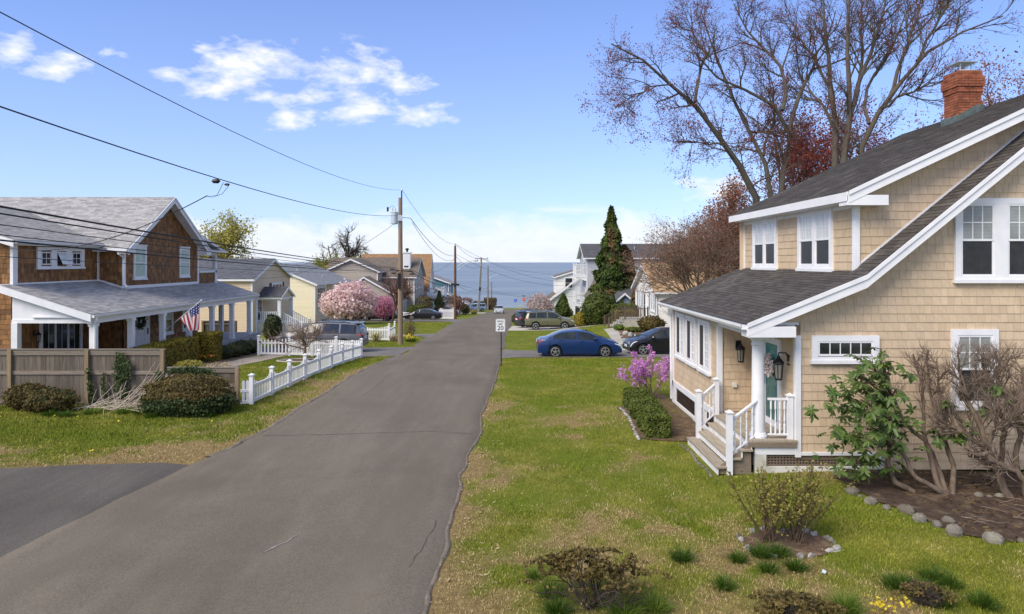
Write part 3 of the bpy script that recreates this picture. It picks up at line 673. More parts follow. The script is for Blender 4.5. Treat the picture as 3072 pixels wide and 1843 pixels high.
def rail(h, p0, p1, z0, z1, n, turned=False, name='railing', m=M_white, r=.018, top=.045):
    """rail between two points (x,y,z of the walking surface) with n balusters, as parts"""
    p0, p1 = Vector(p0), Vector(p1); d = (p1-p0); hd = Vector((d.x, d.y, 0)).normalized(); side = hd.cross(Zv)
    ro = None
    for zz, t in ((z1, top), (z0, top*.8)):
        mb = MB()
        a, b = p0+Zv*zz, p1+Zv*zz
        vs = [q+side*sx*t*.7+Zv*sz*t*.5 for q in (a, b) for sx, sz in ((-1, -1), (1, -1), (1, 1), (-1, 1))]
        mb.add(vs, [(0, 1, 2, 3), (7, 6, 5, 4), (0, 4, 5, 1), (1, 5, 6, 2), (2, 6, 7, 3), (3, 7, 4, 0)])
        if ro is None: ro = mb.build(name, m, h)
        else: mb.build('bottom_rail', m, ro)
    for i in range(n):
        q = p0+d*((i+.7)/(n+.4)); H = z1-z0; b = MB()
        if turned: b.lathe([(r*1.25, z0), (r*1.25, z0+H*.28), (r*.6, z0+H*.31), (r*1.1, z0+H*.40), (r*.8, z0+H*.55), (r*.6, z0+H*.68), (r*1.25, z0+H*.72), (r*1.25, z1)], q, 8)
        else: b.box(q.x-r, q.x+r, q.y-r, q.y+r, q.z+z0, q.z+z1)
        b.build('baluster', m, ro)
    return ro
def post(h, x, y, z0, z1, s=.11, m=M_white, name='post', cap=True):
    mb = MB().box(x-s/2, x+s/2, y-s/2, y+s/2, z0, z1)
    if cap:
        c = s*.68; mb.box(x-c, x+c, y-c, y+c, z1, z1+s*.22)
        k = [(x-c*.8, y-c*.8, z1+s*.22), (x+c*.8, y-c*.8, z1+s*.22), (x+c*.8, y+c*.8, z1+s*.22), (x-c*.8, y+c*.8, z1+s*.22), (x, y, z1+s*.62)]
        mb.add(k, [(0, 1, 4), (1, 2, 4), (2, 3, 4), (3, 0, 4)])
    return mb.build(name, m, h)
def slab(h, prof0, prof1, a0, a1, axis, t=.14, m=M_white, name='roof'):
    """sloping roof slab. prof = (coord, z) low and high; axis is the direction it runs along"""
    (c0, z0), (c1, z1) = prof0, prof1
    mb = MB()
    def P(c, z, a): return (a, c, z) if axis == 'x' else (c, a, z)
    mb.add([P(c0, z0, a0), P(c1, z1, a0), P(c1, z1-t, a0), P(c0, z0-t, a0), P(c0, z0, a1), P(c1, z1, a1), P(c1, z1-t, a1), P(c0, z0-t, a1)],
           [(0, 1, 2, 3), (7, 6, 5, 4), (0, 4, 5, 1), (1, 5, 6, 2), (2, 6, 7, 3), (3, 7, 4, 0)])
    return mb.build(name, m, h)
def roof_field(parent, prof0, prof1, a0, a1, axis, m, budget=0, expo=.14, wid=(.28, .36), seed=3, name='roof_shingle', t=.011, pts=None, gap=.007):
    """shingle courses on a roof plane; slope rises from prof0 to prof1"""
    (c0, z0), (c1, z1) = prof0, prof1; Ls = math.hypot(c1-c0, z1-z0); W = a1-a0
    if axis == 'x':
        v = Vector((0, (c1-c0)/Ls, (z1-z0)/Ls)); u = Vector((1, 0, 0)) if c1 > c0 else Vector((-1, 0, 0)); o = Vector((a0 if c1 > c0 else a1, c0, z0+.004))
    else:
        v = Vector(((c1-c0)/Ls, 0, (z1-z0)/Ls)); u = Vector((0, -1, 0)) if c1 > c0 else Vector((0, 1, 0)); o = Vector((c0, a1 if c1 > c0 else a0, z0+.004))
    poly = pts or [(0, -.02), (W, -.02), (W, Ls), (0, Ls)]
    return field(parent, o, u, v, [poly], expo, wid, t, m, name, budget, gap=gap, seed=seed)
def rake(h, pts, y0, y1, dep, m=M_white, axis='y', name='rake_board', dz=.0):
    """board under a roof edge following pts (coord,z)"""
    mb = MB()
    for (c0, z0), (c1, z1) in zip(pts[:-1], pts[1:]):
        P = (lambda c, z, a: (c, a, z)) if axis == 'y' else (lambda c, z, a: (a, c, z))
        mb.add([P(c0, z0+dz, y0), P(c1, z1+dz, y0), P(c1, z1-dep, y0), P(c0, z0-dep, y0), P(c0, z0+dz, y1), P(c1, z1+dz, y1), P(c1, z1-dep, y1), P(c0, z0-dep, y1)],
               [(0, 1, 2, 3), (7, 6, 5, 4), (0, 4, 5, 1), (1, 5, 6, 2), (2, 6, 7, 3), (3, 7, 4, 0)])
    return mb.build(name, m, h)
def lantern(x, y, z, n, label, s=1.0):
    """wall lantern: bracket, cage, roof, bulb; n is the wall normal"""
    n = Vector(n); T = thing('wall_lantern', label, 'lantern', (x, y, z)); c = Vector((x, y, z))+n*.16*s
    MB().obox((x, y, z), n.cross(Zv), Zv, n, -.05*s, .05*s, -.02*s, .16*s, 0, .02).build('back_plate', M_black, T)
    MB().tube([Vector((x, y, z+.08*s)), Vector((x, y, z+.17*s))+n*.05*s, c+Zv*.17*s, c+Zv*.10*s], .011*s, 6).build('bracket', M_black, T)
    mb = MB(); mb.lathe([(.001, .14*s), (.02*s, .12*s), (.03*s, .09*s), (.085*s, .03*s), (.09*s, .01*s), (.075*s, 0)], c, 8)
    mb.lathe([(.05*s, -.25*s), (.055*s, -.235*s), (.05*s, -.22*s)], c, 8); mb.build('cap', M_black, T)
    mb = MB()
    for k in range(6):
        a = k*math.pi/3; mb.tube([c+Vector((math.cos(a)*.073*s, math.sin(a)*.073*s, 0)), c+Vector((math.cos(a)*.052*s, math.sin(a)*.052*s, -.23*s))], .006*s, 4)
    mb.build('cage', M_black, T)
    MB().lathe([(.066*s, -.01*s), (.047*s, -.22*s)], c, 8).build('glass', M_lantern_glass, T)
    return T
M_lantern_glass = mat('lantern_glass', (.20, .19, .17), (.30, .29, .26), 3, .1, spec=.6)
def leaf_ring(name, label, cat, c, u, v, r, m, n=260, size=.05, seed=5):
    g = np.random.default_rng(seed); c, u, v = np.array(c), np.array(u), np.array(v); w_ = np.cross(u, v); a = g.uniform(0, 6.283, n); b = g.normal(0, .26, n); d = np.abs(g.normal(0, .25, n))
    p = c+np.outer(np.cos(a)*r*(1+b), u)+np.outer(np.sin(a)*r*(1+b), v)+np.outer(d*r*.7, w_)
    q = g.normal(0, 1, (n, 3)); q /= np.linalg.norm(q, axis=1)[:, None]; e = np.cross(q, g.normal(0, 1, (n, 3))); e /= np.linalg.norm(e, axis=1)[:, None]; f = np.cross(q, e)
    V = np.stack([p-e*size/2-f*size/2, p+e*size/2-f*size/2, p+e*size/2+f*size/2, p-e*size/2+f*size/2], 1).reshape(-1, 3)
    return tag(np_obj(name, V, np.arange(4*n).reshape(-1, 4), m, var=np.repeat(g.random(n), 4)), label, cat)

# ================================================================== tan shingled house on the right
H = thing('shingled_house', 'tan shingled house with dark roof, white trim and corner porch, nearest on the right', 'house', (13.5, 19.3, 0))
YW = 15.4; XS = 5.5
LOW = lambda x: 3.40+.407*(x-5.15)                # lower roof
KX, KZ = 7.77, 3.40+.407*(7.77-5.15)
STE = lambda x: KZ+.815*(x-KX)                    # steep main roof
RX = 13.5; RZ = STE(RX)
DOR = lambda x: 6.34+(RZ-6.34)/(RX-7.55)*(x-7.55)  # upper (dormer) roof
# gable wall facing the camera
body = MB().prism([(6.42, .30), (20.6, .30), (20.6, 3.6), (RX, RZ-.22), (KX, KZ-.2), (6.42, LOW(6.42)-.2)], (0, YW, 0), (1, 0, 0), (0, 0, 1), (0, -1, 0), -.2, 0)
wall = body.build('wall', M_tan_dark, H)
polys = [[(6.50, .47), (KX, .47), (KX, KZ-.2), (6.50, LOW(6.5)-.2)],
         [(KX, .47), (8.32, .47), (8.32, STE(8.32)-.2), (KX, KZ-.2)],
         [(8.32, .05), (12.4, .05), (12.4, STE(12.4)-.2), (8.32, STE(8.32)-.2)],
         [(5.62, LOW(5.62)-.2), (6.5, 3.40), (6.5, LOW(6.5)-.2)]]
field(wall, (0, YW, 0), (1, 0, 0), (0, 0, 1), polys, .195, (.13, .20), .016, M_tan, 'shingle', 300, seed=21, v_start=.08, gap=.005)
MB().prism([(5.5, 3.38), (6.42, 3.38), (6.42, LOW(6.42)-.19), (5.5, LOW(5.5)-.19)], (0, YW, 0), (1, 0, 0), (0, 0, 1), (0, -1, 0), -.2, 0).build('wall', M_tan_dark, H)
# cheek of the dormer
ck = MB().prism([(7.92, 4.5), (RX, RZ-.05), (7.92, DOR(7.92)-.12)], (0, 15.75, 0), (1, 0, 0), (0, 0, 1), (0, -1, 0), -.12, 0).build('wall', M_tan_dark, H)
field(ck, (0, 15.75, 0), (1, 0, 0), (0, 0, 1), [[(7.98, STE(7.98)+.03), (12.9, STE(12.9)+.03), (12.9, DOR(12.9)-.13), (7.98, DOR(7.98)-.13)]], .195, (.13, .20), .016, M_tan, 'shingle', 0, seed=22, v_start=.08, gap=.005)
# dormer wall facing the street
dw = MB().box(7.92, 8.05, 15.75, 23.2, 4.3, 6.25).build('wall', M_tan_dark, H)
field(dw, (7.92, 23.2, 0), (0, -1, 0), (0, 0, 1), [[(0.05, 4.53), (7.4, 4.53), (7.4, 6.2), (0.05, 6.2)]], .195, (.13, .20), .016, M_tan, 'shingle', 0, seed=23, v_start=.08, gap=.005)
# lower street wall
lw = MB().box(5.5, 5.65, 18.2, 23.2, .0, 3.42).build('wall', M_tan_dark, H)
field(lw, (5.5, 23.2, 0), (0, -1, 0), (0, 0, 1), [[(0.05, .76), (4.95, .76), (4.95, 3.36), (0.05, 3.36)]], .195, (.13, .20), .016, M_tan, 'shingle', 0, seed=24, v_start=.08, gap=.005)
# porch recess: back wall, door wall
bw = MB().box(5.65, 6.55, 18.2, 18.35, .7, 3.42).build('wall', M_tan_dark, H)
field(bw, (0, 18.2, 0), (1, 0, 0), (0, 0, 1), [[(5.62, .78), (6.4, .78), (6.4, 3.36), (5.62, 3.36)]], .195, (.13, .20), .016, M_tan, 'shingle', 0, seed=25, v_start=.08, gap=.005)
ew = MB().box(6.4, 6.55, 15.45, 18.2, .7, 3.42).build('wall', M_tan_dark, H)
field(ew, (6.4, 18.2, 0), (0, -1, 0), (0, 0, 1), [[(0, .78), (2.72, .78), (2.72, 3.36), (0, 3.36)]], .195, (.13, .20), .016, M_tan, 'shingle', 0, seed=26, v_start=.08, gap=.005)
MB().box(5.55, 6.5, 15.42, 18.2, 3.10, 3.16).build('porch_ceiling', M_white, H)
MB().box(20.5, 20.6, 15.4, 23.2, 0, 3.6).build('wall', M_tan_dark, H)
MB().prism([(5.5, 0), (20.6, 0), (20.6, 3.6), (RX, RZ-.2), (KX, DOR(KX)-.2), (KX, KZ-.15), (5.5, LOW(5.5)-.15)], (0, 23.2, 0), (1, 0, 0), (0, 0, 1), (0, -1, 0), -.1, -.005).build('wall', M_tan, H)
# trim
def bd(x0, x1, y0, y1, z0, z1, name='trim_board', m=M_white): return MB().box(x0, x1, y0, y1, z0, z1).build(name, m, H, bevel=.004)
bd(6.37, 6.50, 15.34, 15.46, .36, 3.10, 'corner_board')
bd(5.46, 5.60, 18.14, 18.24, .74, 3.38, 'corner_board')
bd(5.44, 5.50, 23.08, 23.24, .1, 3.38, 'corner_board')
bd(7.86, 8.0, 15.69, 15.79, 4.50, 6.24, 'corner_board')
bd(7.87, 7.97, 23.14, 23.24, 4.50, 6.22, 'corner_board')
bd(7.88, 7.93, 15.8, 23.1, 4.46, 4.53)                                   # skirt at the dormer foot
bd(6.50, 8.34, 15.345, 15.4, .40, .475); bd(5.46, 8.34, 15.33, 15.42, .0, .155, 'skirt_board', M_foundation)
bd(8.24, 8.34, 15.335, 15.41, .157, .40)
MB().box(5.46, 5.72, 15.35, 15.5, .16, .42).build('pier', M_foundation, H)
bd(5.46, 6.37, 15.345, 15.4, .42, .62)                                   # under the deck
lat = MB()
for k in range(36):
    x = 5.74+k*.071
    if x < 8.22: lat.box(x, x+.034, 15.392, 15.40, .157, .40)
for k in range(4): lat.box(5.72, 8.24, 15.384, 15.391, .175+k*.062, .205+k*.062)
tag(lat.build('lattice', M_lattice, H), kind='stuff')
MB().box(5.6, 8.3, 15.46, 15.5, .1, .45).build('crawl_shade_panel', M_void_shade, H)  # black panel painted as the darkness under the house
# skirt of the street wall with slatted vents
bd(5.44, 5.5, 17.95, 23.2, .58, .76, 'skirt_board'); bd(5.44, 5.5, 17.95, 23.2, -.05, .12, 'skirt_board')
for y in (17.98, 19.35, 20.0, 22.75): bd(5.445, 5.5, y, y+(.35 if y > 19.5 else .14) if y < 22 else 23.19, .12, .58, 'skirt_board')
for y0, y1 in ((18.12, 19.35), (20.35, 22.75)):
    MB().box(5.50, 5.51, y0, y1, .12, .58).build('vent_shade_panel', M_void_shade, H)  # black sheet in place of the shade behind the slats
    for k in range(7): MB().obox((5.49, y0, .15+k*.062), (0, 1, 0), (-.7, 0, .7), (-.7, 0, -.7), 0, y1-y0, -.015, .02, 0, .008).build('vent_slat', M_lattice, H)
# roofs
low = slab(H, (5.15, LOW(5.15)), (7.95, LOW(7.95)), 14.98, 23.62, 'y', .15)
roof_field(low, (5.12, LOW(5.12)), (7.93, LOW(7.93)), 14.95, 23.65, 'y', M_roof_dark, 300, .135, (.28, .34), 31, t=.014, gap=.009)
st = slab(H, (KX, KZ), (RX, RZ), 14.98, 15.74, 'y', .17)
roof_field(st, (KX, KZ), (RX, RZ), 14.95, 15.74, 'y', M_roof_dark, 0, .135, (.28, .34), 32, t=.014, gap=.009)
rs_ = slab(H, (21.5, STE(RX)-.815*8.0), (RX, RZ), 14.98, 23.62, 'y', .17)
up = slab(H, (7.55, DOR(7.55)), (RX, RZ+.02), 15.35, 23.62, 'y', .15)
roof_field(up, (7.52, DOR(7.52)), (RX, RZ+.02), 15.32, 23.65, 'y', M_roof_dark, 0, .135, (.28, .34), 33, t=.014, gap=.009)
rake(H, [(5.15, LOW(5.15)-.01), (KX, KZ-.01), (RX, RZ-.01)], 14.93, 14.975, .27)
rake(H, [(5.15, LOW(5.15)+.0), (KX, KZ+.0), (RX, RZ+.0)], 14.90, 14.928, .085, dz=.012)
rake(H, [(7.92, STE(7.92)+.075), (13.3, STE(13.3)+.075)], 15.715, 15.745, .05, name='flashing_board')
rake(H, [(7.55, DOR(7.55)-.01), (RX, RZ)], 15.30, 15.345, .25); rake(H, [(7.55, DOR(7.55)), (RX, RZ+.01)], 15.27, 15.298, .08, dz=.012)
bd(5.16, 6.22, 14.935, 15.36, 3.10, 3.335, 'cornice_return'); bd(7.52, 8.45, 15.31, 15.7, 6.03, 6.26, 'cornice_return')
bd(7.50, 7.54, 15.31, 23.63, 6.12, 6.335, 'fascia'); bd(7.55, 7.9, 15.4, 23.2, 6.10, 6.14, 'soffit'); bd(7.87, 7.92, 15.8, 23.1, 6.0, 6.10, 'frieze_board')
bd(5.46, 6.36, 15.36, 15.5, 3.08, 3.36, 'beam'); bd(5.46, 5.58, 15.5, 18.2, 3.06, 3.36, 'beam'); bd(5.3, 6.45, 15.335, 15.36, 3.34, 3.40)
bd(5.2, 5.5, 15.4, 23.2, 3.26, 3.30, 'soffit')
def gutter(h, x, y0, y1, z, s=-1, name='gutter', m=M_gutter):
    pr = [(0, 0), (0, .11), (s*.012, .11), (s*.012, .012), (s*.09, .012), (s*.115, .07), (s*.115, .11), (s*.128, .11), (s*.128, .06), (s*.1, 0)]
    mb = MB()
    for (a, b), (c, d) in zip(pr, pr[1:]+pr[:1]): mb.add([(x+a, y0, z+b), (x+c, y0, z+d), (x+c, y1, z+d), (x+a, y1, z+b)], [(0, 1, 2, 3)])
    mb.add([(x, y0, z), (x+s*.115, y0, z), (x+s*.115, y0, z+.11), (x, y0, z+.11)], [(0, 1, 2, 3)]); mb.add([(x, y1, z), (x+s*.115, y1, z), (x+s*.115, y1, z+.11), (x, y1, z+.11)], [(0, 1, 2, 3)])
    return mb.build(name, m, h)
gutter(H, 5.15, 14.97, 23.62, 3.27)
MB().tube([(5.08, 23.45, 3.27), (5.08, 23.45, 3.15), (5.42, 23.3, 2.9), (5.44, 23.3, .1)], .045, 8).build('downspout', M_gutter, H)
# column, deck, steps, rails
cx, cy = 5.63, 15.62
c_ = MB(); c_.lathe([(.20, .76), (.20, .81), (.185, .83), (.175, .86), (.155, .88), (.150, 1.5), (.132, 2.80), (.132, 2.84), (.148, 2.86), (.148, 2.885), (.134, 2.90), (.134, 2.94), (.165, 2.98), (.165, 3.0)], (cx, cy, 0), 28); c_.box(cx-.18, cx+.18, cy-.18, cy+.18, 3.0, 3.06); c_.build('column', M_white, H, smooth=False)
for k in range(8):
    y0 = 15.30+k*.363; MB().box(5.32, 6.40, y0, y0+.357, .71, .755).build('deck_board', M_deck, H)
MB().box(5.325, 6.38, 15.295, 15.34, .60, .71).build('deck_edge', M_deck_edge, H)
for k, (xa, zt) in enumerate(((4.56, .185), (4.84, .375), (5.10, .565))):
    for q in range(2): MB().box(xa+q*.142, xa+q*.142+.138, 15.22, 17.85, zt-.04, zt).build('tread', M_deck, H)
    MB().box(xa+.03, xa+.05, 15.24, 17.83, zt-.19, zt-.04).build('riser', M_white_old, H)
MB().box(5.36, 5.38, 15.3, 17.85, .56, .71).build('riser', M_white_old, H)
MB().prism([(4.6, 0), (5.36, 0), (5.36, .7), (5.12, .52), (4.86, .33), (4.6, .14)], (0, 15.3, 0), (1, 0, 0), (0, 0, 1), (0, -1, 0), -.03, 0).build('stringer', M_deck_edge, H)
post(H, 4.86, 15.265, .0, 1.38, .12, name='newel_post'); post(H, 4.86, 17.78, .0, 1.38, .12, name='newel_post'); post(H, 5.37, 17.95, .56, 1.66, .12, name='newel_post'); post(H, 6.29, 15.46, .70, 1.72, .12, name='newel_post')
rail(H, (4.9, 15.3, .33), (5.55, 15.5, .72), .12, .88, 4, True); rail(H, (4.9, 17.78, .33), (5.35, 17.93, .66), .14, .90, 4, True)
rail(H, (5.8, 15.48, .75), (6.24, 15.46, .75), .10, .90, 4, True)
# door in the porch
dr = MB(); o = Vector((6.4, 17.25, .76)); du = Vector((0, -1, 0)); dn = Vector((-1, 0, 0))
for a in ((0, .09, 0, 2.16), (1.01, 1.10, 0, 2.16), (.09, 1.01, 2.08, 2.16)): dr.obox(o, du, Zv, dn, a[0], a[1], a[2], a[3], -.02, .07)
dro = dr.build('door', M_white, H)
MB().obox(o, du, Zv, dn, .09, 1.01, .0, 2.08, .015, .036).build('door_leaf', M_teal, dro)
s_ = MB()
for a in ((.09, .17, 0, 2.08), (.93, 1.01, 0, 2.08), (.17, .93, 2.0, 2.08), (.17, .93, 0, .16)): s_.obox(o, du, Zv, dn, a[0], a[1], a[2], a[3], .03, .06)
s_.build('storm_door_frame', M_white, dro)
mg = bpy.data.materials.new('clear_door_glass'); mg.use_nodes = True; q = mg.node_tree; q.nodes.clear(); oo = q.nodes.new('ShaderNodeOutputMaterial'); tr = q.nodes.new('ShaderNodeBsdfTransparent'); tr.inputs[0].default_value = (.90, .93, .92, 1); gl = q.nodes.new('ShaderNodeBsdfGlossy'); gl.inputs['Roughness'].default_value = .02; mxs = q.nodes.new('ShaderNodeMixShader'); fr = q.nodes.new('ShaderNodeFresnel'); fr.inputs[0].default_value = 1.4
q.links.new(fr.outputs[0], mxs.inputs[0]); q.links.new(tr.outputs[0], mxs.inputs[1]); q.links.new(gl.outputs[0], mxs.inputs[2]); q.links.new(mxs.outputs[0], oo.inputs[0]); M_clear = mg
MB().add([o+du*a+Zv*b+dn*.052 for a, b in ((.17, .16), (.93, .16), (.93, 2.0), (.17, 2.0))], [(0, 1, 2, 3)]).build('storm_door_glass', M_clear, dro)
for a in ((.30, .80, 1.1, 1.85), (.30, .80, .3, .95)):
    m_ = MB(); x0, x1, z0, z1 = a
    for b in ((x0, x1, z0, z0+.03), (x0, x1, z1-.03, z1), (x0, x0+.03, z0, z1), (x1-.03, x1, z0, z1)): m_.obox(o, du, Zv, dn, b[0], b[1], b[2], b[3], .034, .042)
    m_.build('door_panel', M_teal, dro)
MB().obox(o, du, Zv, dn, .115, .15, .95, 1.18, .06, .10).build('door_handle', M_black, dro)
leaf_ring('wreath', 'pale flower wreath hung on the teal porch door', 'wreath', (6.32, 16.75, 2.22), (0, -1, 0), (0, 0, 1), .20, M_wreath, 300, .055)
lantern(6.40, 15.78, 2.40, (-1, 0, 0), 'black wall lantern on porch wall beside the teal door', 1.5)
lantern(6.02, 18.18, 2.45, (0, -1, 0), 'black wall lantern on back porch wall, half behind the white column', 1.35)
tag(MB().box(5.86, 5.98, 18.12, 18.2, 1.42, 1.55).build('outlet_box', M_foundation, bevel=.012), 'small cream outlet cover low on the tan porch wall', 'outlet')
# windows
win(H, (6.74, YW, 2.52), (1, 0, 0), 1.51, .58, [(.13, 1.38, .12, .46, 5, 1, M_glass, 0)], .13)
dh(H, (9.96, YW, 4.33), (1, 0, 0), 2.06, 1.86, (3, 2), M_blind, M_glass_scr, units=2, mullw=.30, casing=.13)
dh(H, (9.88, YW, 1.48), (1, 0, 0), 1.05, 1.76, (3, 2), M_blind, M_glass_scr, casing=.13)
for yy in (22.3, 18.78): dh(H, (7.92, yy, 4.56), (0, -1, 0), 2.0, 1.56, (2, 2), M_curtain, M_glass_scr, units=2, mullw=.16, casing=.13)
for yy in (22.72, 21.38, 19.95): win(H, (5.5, yy, 1.66), (0, -1, 0), 1.16, 1.44, [(.10, .58, .09, 1.33, 1, 1, M_glass_scr, 0), (.58, 1.06, .09, 1.33, 2, 5, M_curtain, .012)], .10)
# chimney
ch = MB().box(12.47, 13.08, 19.07, 19.65, 7.9, 9.96).build('chimney', M_mortar, H)
rb = random.Random(8)
def bricks(x0, x1, y0, y1, z0, rows_, h=.074):
    for r in range(rows_):
        zz = z0+r*h; off = (r % 2)*.105
        for (a0, a1, fx) in ((x0, x1, 'f'), (y0, y1, 'l'), (x0, x1, 'b'), (y0, y1, 'r')):
            p = a0-.105+off
            while p < a1-.01:
                s0, s1 = max(p, a0), min(p+.2, a1)
                if s1-s0 > .03:
                    d = rb.uniform(0, .006)
                    if fx == 'f': b = (s0, s1, y0-d, y0+.05)
                    elif fx == 'b': b = (s0, s1, y1-.05, y1+d)
                    elif fx == 'l': b = (x0-d, x0+.05, s0, s1)
                    else: b = (x1-.05, x1+d, s0, s1)
                    MB().box(b[0], b[1], b[2], b[3], zz, zz+h-.011).build('brick', M_brick, ch)
                p += .21
bricks(12.45, 13.10, 19.05, 19.67, 8.25, 17)
bricks(12.42, 13.13, 19.02, 19.70, 8.25+17*.074, 2); bricks(12.39, 13.16, 18.99, 19.73, 8.25+19*.074, 4); bricks(12.43, 13.12, 19.03, 19.69, 8.25+23*.074, 2)
MB().add([(12.43, 19.03, 10.10), (13.12, 19.03, 10.10), (13.12, 19.69, 10.10), (12.43, 19.69, 10.10), (12.6, 19.2, 10.17), (12.95, 19.2, 10.17), (12.95, 19.52, 10.17), (12.6, 19.52, 10.17)], [(0, 3, 2, 1), (4, 5, 6, 7), (0, 1, 5, 4), (1, 2, 6, 5), (2, 3, 7, 6), (3, 0, 4, 7)]).build('crown', M_concrete, ch)
cp = MB(); cp.add([(12.5, 19.1, 10.36), (13.05, 19.1, 10.36), (13.05, 19.62, 10.36), (12.5, 19.62, 10.36), (12.5, 19.1, 10.38), (13.05, 19.1, 10.38), (13.05, 19.62, 10.38), (12.5, 19.62, 10.38)], [(0, 3, 2, 1), (4, 5, 6, 7), (0, 1, 5, 4), (1, 2, 6, 5), (2, 3, 7, 6), (3, 0, 4, 7)])
for a, b in ((12.62, 19.22), (12.93, 19.22), (12.93, 19.5), (12.62, 19.5)): cp.box(a-.012, a+.012, b-.012, b+.012, 10.15, 10.36)
cp.build('chimney_cap', M_metal, ch)
MB().prism([(12.40, DOR(12.40)), (13.16, DOR(13.16)), (13.16, DOR(13.16)+.16), (12.95, DOR(12.95)+.26), (12.40, DOR(12.4)+.22)], (0, 19.0, 0), (1, 0, 0), (0, 0, 1), (0, -1, 0), -.74, 0).build('flashing', M_copper, ch)
# ================================================================== brown shingled house on the left
B = thing('shingled_house', 'brown cedar shingled house with grey roof and long white columned porch', 'house', (-20, 34, 0))
XW, XR = -18.5, -19.7
EZ = 5.62
MR = lambda y: 5.48+.64*(y-32.1)                       # main roof, camera slope
RGZ = MR(36.35)
gw_ = MB().prism([(32.5, .2), (40.2, .2), (40.2, 5.75), (36.35, RGZ-.15), (32.5, 5.75)], (XW, 0, 0), (0, 1, 0), (0, 0, 1), (1, 0, 0), -.25, 0).build('wall', M_cedar_dark, B)
field(gw_, (XW, 0, 0), (0, 1, 0), (0, 0, 1), [[(32.6, 3.60), (40.1, 3.60), (40.1, 5.66), (36.35, RGZ-.22), (32.6, 5.70)]], .20, (.10, .22), .018, M_cedar, 'shingle', 300, seed=41, v_start=3.6, rowjit=.006)
field(gw_, (XW, 0, 0), (0, 1, 0), (0, 0, 1), [[(32.5, .5), (40.1, .5), (40.1, 3.3), (32.5, 3.3)]], .20, (.10, .22), .018, M_cedar, 'shingle', 0, seed=42, rowjit=.006)
rw = MB().box(-19.95, XR, 26.9, 32.5, .2, 5.6).build('wall', M_cedar_dark, B)
field(rw, (XR, 0, 0), (0, 1, 0), (0, 0, 1), [[(27.0, 3.9), (32.45, 3.9), (32.45, 5.5), (27.0, 5.5)], [(27, .4), (32.45, .4), (32.45, 3.5), (27.0, 3.5)]], .20, (.10, .22), .018, M_cedar, 'shingle', 0, seed=43, v_start=.5, rowjit=.006)
fw = MB().box(-19.7, -18.5, 32.5, 32.7, .2, 5.7).build('wall', M_cedar_dark, B)
field(fw, (0, 32.5, 0), (1, 0, 0), (0, 0, 1), [[(-19.68, 3.84), (-18.55, 3.50), (-18.55, 5.6), (-19.68, 5.6)], [(-19.68, .4), (-18.55, .4), (-18.55, 3.2), (-19.68, 3.2)]], .20, (.10, .22), .018, M_cedar, 'shingle', 0, seed=44, v_start=.5, rowjit=.006)
nw = MB().prism([(-31, -.2), (-19.72, -.2), (-19.72, 5.55), (-25.2, 7.25), (-31, 5.5)], (0, 26.9, 0), (1, 0, 0), (0, 0, 1), (0, -1, 0), -.2, 0).build('wall', M_cedar_dark, B)
field(nw, (0, 26.9, 0), (1, 0, 0), (0, 0, 1), [[(-22.5, .1), (-19.72, .1), (-19.72, 5.55), (-22.5, 6.4)]], .20, (.10, .22), .018, M_cedar, 'shingle', 0, seed=45, v_start=.5, rowjit=.006)
MB().box(-32, -18.7, 40.0, 40.2, 0, 5.7).build('wall', M_cedar_dark, B)
def bb(x0, x1, y0, y1, z0, z1, name='trim_board', m=M_white): return MB().box(x0, x1, y0, y1, z0, z1).build(name, m, B)
bb(-18.53, -18.45, 32.44, 32.62, 3.50, 5.66, 'corner_board'); bb(-18.53, -18.45, 40.08, 40.26, 3.5, 5.6, 'corner_board'); bb(-19.74, -19.62, 26.84, 27.1, 3.75, 5.5, 'corner_board')
bb(-19.72, -19.63, 32.38, 32.48, 3.85, 5.55, 'corner_board'); bb(-18.5, -18.44, 32.62, 40.08, 3.48, 3.62); bb(-19.70, -19.64, 27.1, 32.4, 3.80, 3.92)
rake(B, [(-19.63, 3.93), (-18.53, 3.60)], 32.44, 32.5, .12, name='trim_board')
# roofs
ms = slab(B, (32.0, MR(32.0)), (36.35, RGZ), -32, -18.0, 'x', .16)
roof_field(ms, (31.97, MR(31.97)), (36.35, RGZ), -29.5, -17.97, 'x', M_roof_grey, 0, .14, (.2, .45), 51, t=.012)
mn = slab(B, (40.7, MR(32.0)), (36.35, RGZ), -32, -18.0, 'x', .16)
WZ = lambda x: 5.62+.31*(-19.32-x)
ws = slab(B, (-19.32, WZ(-19.32)), (-25.2, WZ(-25.2)), 26.5, 35.3, 'y', .15)
roof_field(ws, (-19.30, WZ(-19.30)), (-25.2, WZ(-25.2)), 26.47, 35.3, 'y', M_roof_grey, 0, .14, (.2, .45), 52, t=.012)
slab(B, (-31, WZ(-19.32)), (-25.2, WZ(-25.2)), 26.5, 35.3, 'y', .15)
rake(B, [(-19.32, WZ(-19.32)-.01), (-25.2, WZ(-25.2)-.01)], 26.44, 26.495, .27)
rake(B, [(32.0, MR(32)-.01), (36.35, RGZ-.01), (40.7, MR(32)-.01)], -17.995, -17.94, .30, axis='x'); rake(B, [(32.0, MR(32)+.01), (36.35, RGZ+.01), (40.7, MR(32)+.01)], -17.93, -17.90, .09, axis='x')
bb(-18.45, -17.95, 31.95, 32.5, 5.16, 5.42, 'cornice_return'); bb(-18.45, -17.95, 40.2, 40.75, 5.16, 5.42, 'cornice_return')
gutter(B, -19.34, 26.5, 32.35, 5.48, 1); MB().box(-18.9, -18.0, 31.88, 31.99, 5.27, 5.40).build('gutter', M_gutter, B)
bb(-19.64, -19.34, 26.9, 32.4, 5.42, 5.46, 'soffit'); bb(-19.7, -18.5, 32.05, 32.5, 5.25, 5.29, 'soffit')
